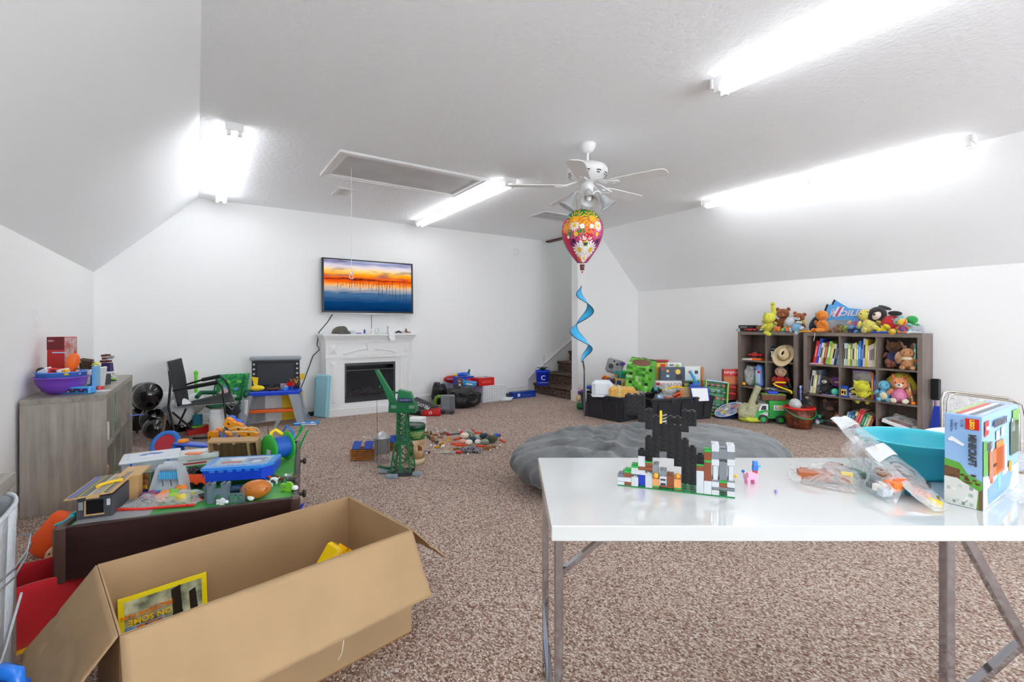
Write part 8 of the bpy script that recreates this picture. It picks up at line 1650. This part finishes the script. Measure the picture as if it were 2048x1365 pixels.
obj('leaf_emblem', MB().ell(tuple(surf(-PI / 2 + .05,-24 * K, .006)), (4 * K, .002,4 * K), 10), DK, t)
zb = -57 * k; obj('basket_lines', MB().cyl((-.02,0, zb), (-.015,0, zb - .03), .0015, n=5).cyl((.02,0, zb), (.015,0, zb - .03), .0015, n=5), WHT, t)
obj('basket', MB().lathe([(0,0), (4 * k, 0), (4.6 * k, 4 * k), (4.2 * k, 4.4 * k), (4.8 * k, 8 * k), (5.1 * k, 11 * k), (0,11 * k)], 16, c=(0,0, zb - .062)), pl((100,44,38)), t); obj('bead', MB().ell((0,0, zb - .078), (.007,.007,.009), 8), RED, t)
zs = zb - .085; ze = (652 - 840) * k + .0 - (469 - 650.5) * 0
z_of = lambda v: (469 - v) * k
obj('line', MB().cyl((0,0, zs), (0,0, z_of(575)), .001, n=5), WHT, t); obj('top_cord', MB().cyl((-.0,0,50 * k), (0,0,50 * k + .03), .001, n=5).cyl((-.04,0,47 * k), (-.05,0,47 * k + .10), .001, n=5).cyl((.04,0,47 * k), (.03,0,47 * k + .10), .001, n=5), DK, t)
def helix(z0, z1, turns, w0, w1, mt_, n=90, ph=0, r0=.0, inner=.45):
 def fn(u, v):
  a = ph + 2 * PI * turns * v; env = min(1, v * 5 + .1) * min(1, (1 - v) * 4 + .12); r = (w0 + (w1 - w0) * v) * env
  q = r * (inner + (1 - inner) * u); b = a + (1 - u) * .9
  return (q * math.cos(b), q * math.sin(b), z0 + (z1 - z0) * v)
 return MB().grid(fn, 3, n), fn
m, fn = helix(z_of(572), z_of(725), 1.9,.085,.115,0, ph=2.2); obj('spiral_tail', m, mat('blue_ribbon', (70,185,238), .5), t, solid=.0012)
obj('tail_edge', MB().tube([fn(1, j / 60) for j in range(61)], .003,5).tube([fn(0, j / 60) for j in range(61)], .002,5), pl((20,50,80)), t)
m = MB(); m.add([(.0,0, z_of(722)), (.012,0, z_of(722)), (.028,0, z_of(745)), (.03,0, z_of(800)), (.018,0, z_of(842)), (.008,.0, z_of(800)), (.012,0, z_of(745))], [(0,1,2,6), (6,2,3,5), (5,3,4)]); obj('black_tail', m, DK, t, solid=.0015)
m = MB(); m.add([(.02,-.004, z_of(738)), (.034,-.002, z_of(745)), (.036,0, z_of(795)), (.030,0, z_of(805))], [(0,1,2,3)]); obj('silver_tail', m, GRY, t, solid=.0015)

# ================================================================ on the white table
TZt = TZ
def TP(u, v, z=0.0): p = PZ(u, v, TZt + z); return p
# brick-built model: pieces read off the photo in the plane of its front face
A3 = TP(1235,972); B3 = TP(1470,998); dv = B3 - A3; LRZ = math.atan2(dv.y, dv.x); t = thing('brick_model', 'half built toy brick dragon portal model standing on white table', 'toy brick model', (A3.x, A3.y, TZt), LRZ)
nrm = Vector((-dv.y, dv.x, 0)).normalized()
def LP(cx, cy):
 """crop pixel of the close-up -> model front plane (x, z)"""
 u, v = 1220 + cx / 5.936,780 + cy / 5.936; d = ray(u, v); s = (A3 - O_).dot(nrm) / d.dot(nrm); w = O_ + d * s; q = w - A3
 return q.dot(dv.normalized()), w.z - TZt
KX = [89,172,255,340,425,508,590,678,765,850,935,1025,1115,1212,1300,1395,1488]
XS_ = [LP(c_, 1147 + (c_ - 89) * .102)[0] for c_ in KX]; SW = dv.length / 16
BW, BB, BRO, BGR, BLG, BBU, BOR = pl((206,210,214), .3), pl((15,16,20), .25), pl((136,74,44), .3), pl((30,170,66), .3), pl((124,130,136), .3), pl((20,60,200), .25), pl((232,160,100), .3)
obj('green_baseplate', MB().box(0, SW * 16,0, SW * 8,0,.004), pl((20,130,70), .35), t)
m = MB()
for i in range(16):
 for j in range(4): m.cyl((SW * (i + .5), SW * (j + .5), .004), (SW * (i + .5), SW * (j + .5), .0065), SW * .28, n=8)
obj('stud_row', m, pl((20,130,70), .35), t, kind='stuff')
def brick(c0, c1, yt, yb, mt_, dpt=2, off=0, stud=True, ring=False, name='brick'):
 x0, x1 = c0 * SW, c1 * SW; cm = (KX[int(c0)] + KX[min(16, int(c1))]) / 2; z1 = LP(cm, yt)[1]; z0 = max(.004, LP(cm, yb)[1]); y0 = off * SW
 m = MB().box(x0 + (.001 if ring else .0003), x1 - (.001 if ring else .0003), y0, y0 + dpt * SW, z0 + (.001 if ring else 0), z1 - (.001 if ring else 0)); g = .0007
 if stud:
  for i in range(int(round(c1 - c0))): m.cyl((x0 + (i + .5) * SW, y0 + .5 * SW, z1), (x0 + (i + .5) * SW, y0 + .5 * SW, z1 + .003), SW * .3, n=8)
 if ring:
  n = max(1, round((z1 - z0) / (SW * .75))); w = int(round((c1 - c0) * (1 if ring == 1 else 1.5)))
  for i in range(w):
   for j in range(n):
    cx_ = x0 + (x1 - x0) * (i + .5) / w; cz = z0 + (z1 - z0) * (j + .5) / n; r = SW * .24
    P = [(cx_ + r * math.cos(a), y0 - .0012, cz + r * math.sin(a)) for a in [q * PI / 4 for q in range(8)]]; m.tube(P, .0017,4, closed=True)
  for (a_, b_, c_, d_) in ((x0, x1, z0, z0 + .0012), (x0, x1, z1 - .0012, z1), (x0, x0 + .0012, z0, z1), (x1 - .0012, x1, z0, z1)): m.box(a_, b_, y0 - .002, y0, c_, d_)
 return obj(name, m, mt_, t)
L_ = [(0,1,1010,1040, BLG), (0,2,1040,1090, BW), (0,1,1090,1145, BW), (1,2,990,1040, BRO), (1,2,965,990, BGR), (1,2,1095,1150, BRO), (2,3,1040,1100, BW), (2,3,1100,1155, BW), (2,5,985,1012, BW), (2,4,955,985, BW), (2,3,905,930, BGR), (2,3,930,955, BW), (3,5,915,960, BRO), (4,5,870,915, BRO), (3,4,785,915, BW), (4,5,1012,1060, BW), (4,5,1060,1110, BW), (4,5,1110,1165, BW), (4,5,840,870, BGR),
 (5,6,1060,1140, BOR), (5,6,1140,1160, BGR), (5,6,1160,1175, BRO), (5.1,5.9,890,1000, BLG), (6,7,965,1020, BLG), (6,8,1140,1165, BRO), (7,8,1020,1140, BRO), (8,9,1065,1165, BOR), (8,9,1165,1185, BGR), (8,9,1185,1205, BRO), (6,7,1030,1140, BW),
 (11,12,965,1065, BW), (11,12,1065,1150, BW), (11,12,1150,1235, BW), (11,12,905,965, BRO), (11,12,885,905, BGR), (12,13,865,1085, BRO), (12,13,840,865, BGR), (12,13,740,840, BRO), (12,13,720,745, BGR), (12,13,1085,1160, BW), (12,13,1160,1250, BW),
 (13,14,830,900, BW), (15,16,830,905, BW), (13,14,1095,1160, BW), (15,16,1100,1165, BW), (14,15,1110,1165, BRO), (13,16,1165,1195, BLG), (13,14,1195,1255, BW), (15,16,1210,1280, BW), (14,15,1085,1110, BGR), (13,14,1070,1097, BLG), (15,16,1080,1105, BLG), (14,15,860,1080, BLG), (13,14,735,830, BLG), (15,16,740,830, BLG), (13,14,650,735, BW), (15,16,665,740, BW), (14,15,710,820, BLG), (13.2,13.8,900,1070, BW), (15.2,15.8,905,1080, BW)]
for q in L_: brick(*q)
obj('blue_window', MB().box(3 * SW, 4 * SW, SW * .4, SW * 1.2,.004, LP(380,1010)[1]), BBU, t)
K_ = [(1.0 + .1,4,60,298,2), (3,4,300,385,1), (4,5,235,470,1), (5,6,320,560,1), (6,7,405,560,1), (7,9,330,405,2), (9,11,255,430,2), (8,10,425,500,2), (7,8,405,815,1), (8,9,500,910,1), (9,10,590,1000,1), (10,11,680,1130,1), (11,12,770,880,1), (4,5,560,715,1), (5,6,560,805,1), (6,7,565,730,1), (3,5,715,790,2), (4,5,790,850,1), (9,10,1000,1110,1)]
for c0, c1, a_, b_, rg in K_: brick(c0, c1, a_, b_, BB, 1,0, True, rg, 'black_plate')
z0 = LP(640,405)[1]; fg = obj('saddle_frame', MB().box(6.05 * SW, 6.35 * SW, 0, SW * .6, z0, LP(600,255)[1]), YEL, t)
for i in range(6): obj('skeleton_bar', MB().cyl((6.4 * SW, .003, z0 + .004 + i * .0045), (7 * SW, .003, z0 + .008 + i * .0045), .0012, n=5), [WHT, DK][i % 2], fg)
obj('flame_piece', MB().lathe([(0,0), (.006,0), (.007,.008), (.003,.013), (0,.014)], 10, c=(5.5 * SW, -.003, LP(545,1040)[1])), pl((245,170,40), .3), t); obj('flame_piece', MB().lathe([(0,0), (.006,0), (.007,.008), (.003,.013), (0,.014)], 10, c=(8.5 * SW, -.003, LP(800,1045)[1])), pl((245,150,40), .3), t)
for cx_ in (632,): obj('furnace_grille', MB().box(6.15 * SW, 6.85 * SW, -.001,0, LP(632,1080)[1], LP(632,1060)[1]).box(6.15 * SW, 6.85 * SW, -.001,0, LP(632,1135)[1], LP(632,1110)[1]), DK, t)
# pig, figure, bead
p = TP(1499,968); t = thing('brick_pig', 'little pink brick built pig on white table', 'toy animal', p, RV + .15); k = mpp(p)
PKm = pl((240,170,200), .35); obj('body', MB().cb((.003,0,.022), (.034,.018,.016)), PKm, t); obj('head', MB().cb((-.008,-.012,.030), (.016,.012,.014)), PKm, t)
for x in (-.007,.014):
 for y in (-.005,.005): obj('leg', MB().cb((x, y, .007), (.008,.007,.014)), PKm, t)
t = thing('mini_figure', 'tiny blue helmeted figure standing behind pink brick pig', 'toy figure', TP(1510,957), RV);
obj('leg', MB().cb((0,0,.012), (.012,.008,.024)), RED, t); obj('torso', MB().cb((0,0,.032), (.015,.009,.016)), pl((30,110,200)), t); obj('head', MB().cb((0,0,.046), (.012,.011,.012)), pl((40,130,215)), t); obj('wing', MB().xz([(.006,.034), (.018,.04), (.016,.03)], -.001,.001), LBL, t)
solo('blue_bead', 'tiny blue ball on white table left of pig', 'bead', MB().ell((0,0,.005), .005,10), pl((30,120,200)), TP(1486,946), 0)
solo('yellow_bead', 'tiny yellow piece on white table right of brick model', 'bead', MB().cb((0,0,.004), (.008,.006,.008), b=.001), YEL, TP(1471,955), 0)
solo('lilac_bead', 'tiny lilac faceted bead on white table', 'bead', MB().ell((0,0,.005), .005,6), pl((170,150,215)), TP(1552,987), 0)
# bags of bricks
def brickbag(label, pts, z0, hgt, contents, seed, white=None, nm='brick_bag'):
 """pillow bag lying on the table: four photo corners (near-left, near-right, far-right, far-left)"""
 Q = [PZ(u, v, TZt + z) for u, v, z in pts]; o = sum(Q, Vector()) / 4; o.z = TZt + .001; t = thing(nm, label, 'bag', o, RV); Q = [loc_(t, q) for q in Q]
 def fn(u, v, s=1):
  e = Q[0].lerp(Q[1], u).lerp(Q[3].lerp(Q[2], u), v); k = (math.sin(PI * u) * math.sin(PI * v)) ** .45; wr = .004 * math.sin(13 * u + seed) + .003 * math.sin(17 * v + 5 * u)
  e = e + Vector((0,0, (hgt * k + wr * k) * s)); e.z = max(e.z, .0015 if s < 0 else .002 + .001 * k); return e
 m = MB().grid(fn, 30,20); obj('film', m, CLEAR, t)
 rr = random.Random(seed)
 for i, (u, v, sx, sy, sz, c, rz) in enumerate(contents):
  e = Q[0].lerp(Q[1], u).lerp(Q[3].lerp(Q[2], u), v); obj('brick_part', MB().rb(-sx / 2, sx / 2,-sy / 2, sy / 2,0, sz, .0015, M=TR(e.x, e.y, max(.003, e.z - .0) + .002, rz=rz, rx=rr.uniform(-.12,.12))), pl(c, .35), t)
 return t, fn
t, _ = brickbag('clear bag of long orange brown bricks lying on white table', [(1600,968,0), (1712,990,0), (1738,950,.012), (1618,928,.03)], 0,.035, [(.35,.35,.13,.03,.022, (170,92,50), -.35), (.25,.55,.1,.02,.015, (150,80,46), -.3), (.62,.5,.08,.04,.02, (120,120,110), .3), (.75,.4,.03,.02,.03, (226,208,120), -.4), (.8,.7,.05,.04,.02, (110,140,130), .2), (.5,.75,.07,.03,.02, (160,130,130), .1), (.45,.9,.04,.02,.02, (150,110,70), 0)], 2)
obj('loose_end', MB().grid(lambda u, v: loc_(t, PZ(1578 + 25 * u, 925 + 35 * v + 6 * math.sin(3 * u), TZt + .012 + .012 * math.sin(PI * v) * (1 - u * .3))), 8,8), CLEAR, t)
t, _ = brickbag('clear bag of grey, white and orange bricks in middle of table bags', [(1735,985,0), (1790,1014,0), (1812,968,.03), (1745,920,.07)], 0,.03, [(.4,.2,.025,.025,.018, (236,236,226), .3), (.6,.15,.03,.02,.02, (196,202,208), .1), (.3,.45,.04,.03,.02, (140,146,152), .5), (.75,.45,.03,.03,.025, (240,120,40), .3), (.6,.35,.03,.025,.02, (232,232,226), -.2), (.5,.65,.05,.02,.02, (130,90,60), .2), (.2,.2,.03,.02,.015, (120,126,132), -.2), (.8,.7,.04,.03,.02, (226,100,30), .1), (.45,.85,.05,.02,.015, (120,76,50), .1)], 5)
obj('crumpled_top', MB().grid(lambda u, v: loc_(t, PT(1690 + 60 * u + 8 * math.sin(9 * v), 935 - 65 * v + 20 * u + 4 * math.sin(14 * u), 1.42 + .02 * math.sin(7 * u + 5 * v))), 16,16), CLEAR, t)
# big bag leaning from the tub down to the table edge
e0, e1 = PT(1660,838,1.62), PT(1688,832,1.62); f0, f1 = TP(1868,1026,.002), TP(1898,1012,.002)
t = thing('brick_bag', 'long clear bag with white strip leaning from blue tub down to table', 'bag', (f0 + f1) / 2, RV); Q = [loc_(t, q) for q in (e0, e1, f1, f0)]
mid0, mid1 = (Q[0] + Q[3]) / 2 + Vector((-.02,0,.0)), (Q[1] + Q[2]) / 2 + Vector((.035,0,.012))
def bag3(u, v):
 a_ = (Q[0] * (1 - v) ** 2 + mid0 * 2 * v * (1 - v) + Q[3] * v * v); b_ = (Q[1] * (1 - v) ** 2 + mid1 * 2 * v * (1 - v) * 1 + Q[2] * v * v) + Vector((.0,0,.0))
 w = a_.lerp(b_, u); w = w + Vector((0,-.012 * math.sin(PI * u) * min(1, v * 2), .016 * math.sin(PI * u) * math.sin(PI * v)) ) + Vector((0,0,.003 * math.sin(20 * v + 6 * u))); w.z = max(.003, w.z); return w
obj('film', MB().grid(bag3,16,44), CLEAR, t); obj('seal_strip', MB().grid(lambda u, v: bag3(u * .22, v) + Vector((0,-.002,.001)), 3,40), film('seal_film', (225,228,230), .35,10), t); obj('open_end', MB().grid(lambda u, v: bag3(u, v * .16) + Vector((0,-.003,.002)), 6,5), film('seal_film2', (236,240,242), .7,10), t)
obj('white_label', MB().grid(lambda u, v: bag3(.05 + u * .7,.42 + v * .14) + Vector((0,-.003,.003)), 8,6), pl((238,240,240), .5), t)
for i, (u, v, s, c) in enumerate(((.5,.70,.05, (70,74,70)), (.3,.78,.05, (150,90,50)), (.65,.80,.05, (60,64,66)), (.4,.86,.04, (224,110,50)), (.6,.90,.04, (120,110,70)), (.45,.95,.03, (245,200,40)), (.2,.68,.04, (140,80,50)), (.75,.66,.04, (90,60,50)), (.55,.62,.03, (100,104,110)))):
 w = bag3(u, v); obj('brick_part', MB().rb(-s / 2, s / 2,-s / 4, s / 4,-.008,.008,.002, M=TR(w.x, w.y + .012, max(.010, w.z - .012), rz=-.7, ry=.3 * (i % 2))), pl(c, .35), t)
# turquoise tub standing behind the bags
p = TP(1810,945); c = PT(1829,930,1.50);
t = thing('blue_tub', 'large turquoise plastic tub lying on white table behind clear bags', 'tub', (c.x, c.y, TZt + .002), RV); TQ = mat('turquoise', (60,196,212), .35); r = .150; t.scale = (1,1,.68)
obj('tub', MB().lathe([(0,0), (r * .62,0), (r * .70,.02), (r * .92,.125), (r * .96,.128), (r * .98,.15), (r * 1.0,.152), (r * 1.02,.16), (r * .99,.164), (r * .93,.158), (r * .90,.14), (r * .66,.012), (0,.01)], 48), TQ, t); obj('rim', MB().tube([(r * 1.01 * math.cos(a), r * 1.01 * math.sin(a), .16) for a in [k * PI / 24 for k in range(48)]], .004,6, closed=True), TQ, t)
carton('teal_bricks', 'small teal brick pieces on table under long clear bag', 'toy brick', TP(1822,990), (.03,.02,.02), pl((30,150,185)), RV + .5, [('f', 0,.01,.015,.008, TEAL)])
t = thing('white_paper', 'white crumpled paper behind turquoise tub at right', 'paper', TP(1872,900), RV); obj('sheet', MB().grid(lambda u, v: loc_(t, PT(1835 + 75 * u, 870 - 17 * u * (2 - u) + 60 * v, 1.72)) + Vector((0,.015 * math.sin(5 * u + 3 * v), 0)), 12,8), mat('white_paper', (235,237,238), .8), t)
# toy set box
u0 = TP(1889,1005); uc = TP(1965,1023); ur = TP(2046,984)
dl = (uc - u0); W = dl.length; H = (CH - TZt) - 0; zt = CH - (832 - V0) * dep(uc) / F_ - TZt; zt = CH + (V0 - 836) * dep(uc) / F_ - TZt
rz = math.atan2(dl.y, dl.x); t = thing('toy_set_box', 'tall light blue toy set box with green pixel ground and red logo on table', 'box', (u0.x, u0.y, TZt + .001), rz); D = .36; H = zt
SKY = pl((150,190,236), .35)
obj('carton', MB().rb(0, W, 0, D, 0, H, .0015), SKY, t)
def fpt(poly, c, nm='print', o=.0012): obj(nm, MB().xz([(x * W, z * H) for x, z in poly], -o, -o + .0008), pl(c, .4), t)
fpt([(0,0), (1,0), (1,.30), (.62,.36), (.42,.47), (0,.5)], (96,170,60), 'ground_print')
rr = random.Random(3)
for i in range(26): x, z = rr.uniform(0,.85), rr.uniform(.28,.42); fpt([(x, z), (x + .1, z), (x + .1, z + .02), (x, z + .02)] if z + .02 < .34 + .1 * (1 - x) else [(x, .26), (x + .1,.26), (x + .1,.28), (x, .28)], [(110,74,44), (84,56,34), (140,96,58)][i % 3], 'pixel_print', .002)
fpt([(0,.28), (.42,.28), (.42,.40), (0,.42)], (112,78,48), 'earth_print', .0016)
fpt([(0,.0), (.85,.0), (.9,.2), (.5,.27), (.35,.3), (0,.3)], (222,226,222), 'pixel_cloud_print', .0022)
for i in range(18): x, z = rr.uniform(0,.78), rr.uniform(.01,.2); fpt([(x, z), (x + .09, z), (x + .09, z + .035), (x, z + .035)], [(200,214,208), (236,238,236), (176,198,190)][i % 3], 'pixel_print', .0028)
fpt([(.9,0), (1,0), (1,.22), (.92,.2)], (116,84,50), 'earth_print', .002)
fpt([(.1,.72), (.2,.755), (.32,.73), (.45,.70), (.55,.68), (.5,.66), (.35,.68), (.25,.70), (.12,.70)], (240,242,246), 'cloud_print', .002)
fpt([(.56,.85), (.92,.85), (.92,.97), (.56,.97)], (214,26,30), 'red_logo', .002); text('LEGO', .012, pl((250,225,60)), t, (.74 * W, -.004,.91 * H), (PI / 2, PI / 2,0), sx=.8, off=.0005)
text('MINECRAFT', .020, pl((70,74,80)), t, (.74 * W, -.003,.63 * H), (PI / 2, PI / 2,0), off=.0008, ext=.001, sx=.74)
for i, s in enumerate(('Ages 8+', 'Building Toy')): text(s, .006, pl((30,60,120)), t, ((.32 - .12 * i) * W, -.003,.87 * H), (PI / 2, PI / 2,0))
text('21178', .007, pl((30,60,120)), t, (.47 * W, -.003,.91 * H), (PI / 2, PI / 2,0))
def rp(poly, c, nm='print', o=.0012): obj(nm, MB().add([(W + o, y * D, z * H) for y, z in poly], [tuple(range(len(poly)))]), pl(c, .4), t, solid=.0006)
rp([(0,0), (1,0), (1,.28), (.6,.3), (.2,.32), (0,.36)], (214,224,232), 'snow_print'); rp([(.12,.02), (.7,.06), (.8,.22), (.5,.3), (.1,.2)], (120,160,205), 'water_print', .0018)
rp([(.03,.78), (.13,.8), (.13,.95), (.03,.94)], (214,26,30), 'red_logo', .002); rp([(.0,.36), (.11,.36), (.11,.72), (0,.74)], (96,160,70), 'green_strip', .002)
for y, z, w_, h_, c in ((.35,.45,.42,.3, (232,110,40)), (.42,.5,.2,.34, (240,130,50)), (.36,.74,.08,.1, (220,222,222)), (.5,.76,.08,.1, (222,222,222)), (.55,.42,.12,.34, (226,228,230)), (.28,.42,.1,.04, (90,30,24)), (.2,.5,.05,.4, (230,232,234)), (.2,.3,.06,.12, (226,84,40)), (.72,.3,.08,.12, (240,150,40)), (.85,.62,.25,.4, (70,90,70)), (.9,.85,.2,.2, (110,170,60)), (.82,.78,.1,.16, (230,232,235)), (.4,.22,.08,.16, (120,190,180)), (.15,.66,.14,.08, (60,60,60))):
 rp([(y - w_ / 2, z - h_ / 2), (min(1, y + w_ / 2), z - h_ / 2), (min(1, y + w_ / 2), min(.99, z + h_ / 2)), (y - w_ / 2, min(.99, z + h_ / 2))], c, 'picture_print', .0024)
text('LEGO', .012, WHT, t, (W + .004,.08 * D, .87 * H), (PI / 2,0, PI / 2), off=.0004); text('MINECRAFT', .024, pl((90,90,96)), t, (W + .004,.42 * D, .88 * H), (PI / 2,0, PI / 2), off=.001)
for i, c in enumerate(((190,210,130), (225,90,70), (225,230,235), (130,130,135), (190,205,230))): obj('top_print', MB().box(.004 + i * W * .18,.004 + (i + .8) * W * .18,.02, D - .03 - .02 * (i % 2), H, H + .0008), pl(c, .4), t)
t = thing('clear_box_lid', 'clear plastic sheet with green edge lying right of toy set box', 'sheet', TP(2030,1000,.002), RV); obj('sheet', MB().grid(lambda u, v: (-.03 + .2 * u, -.05 + .12 * v, .006 + .01 * math.sin(6 * u) * v), 12,8), CLEAR, t); obj('edge', MB().tube([(-.03,-.05,.006), (.05,-.058,.006), (.17,-.05,.006)], .002,5), pl((150,220,170)), t)
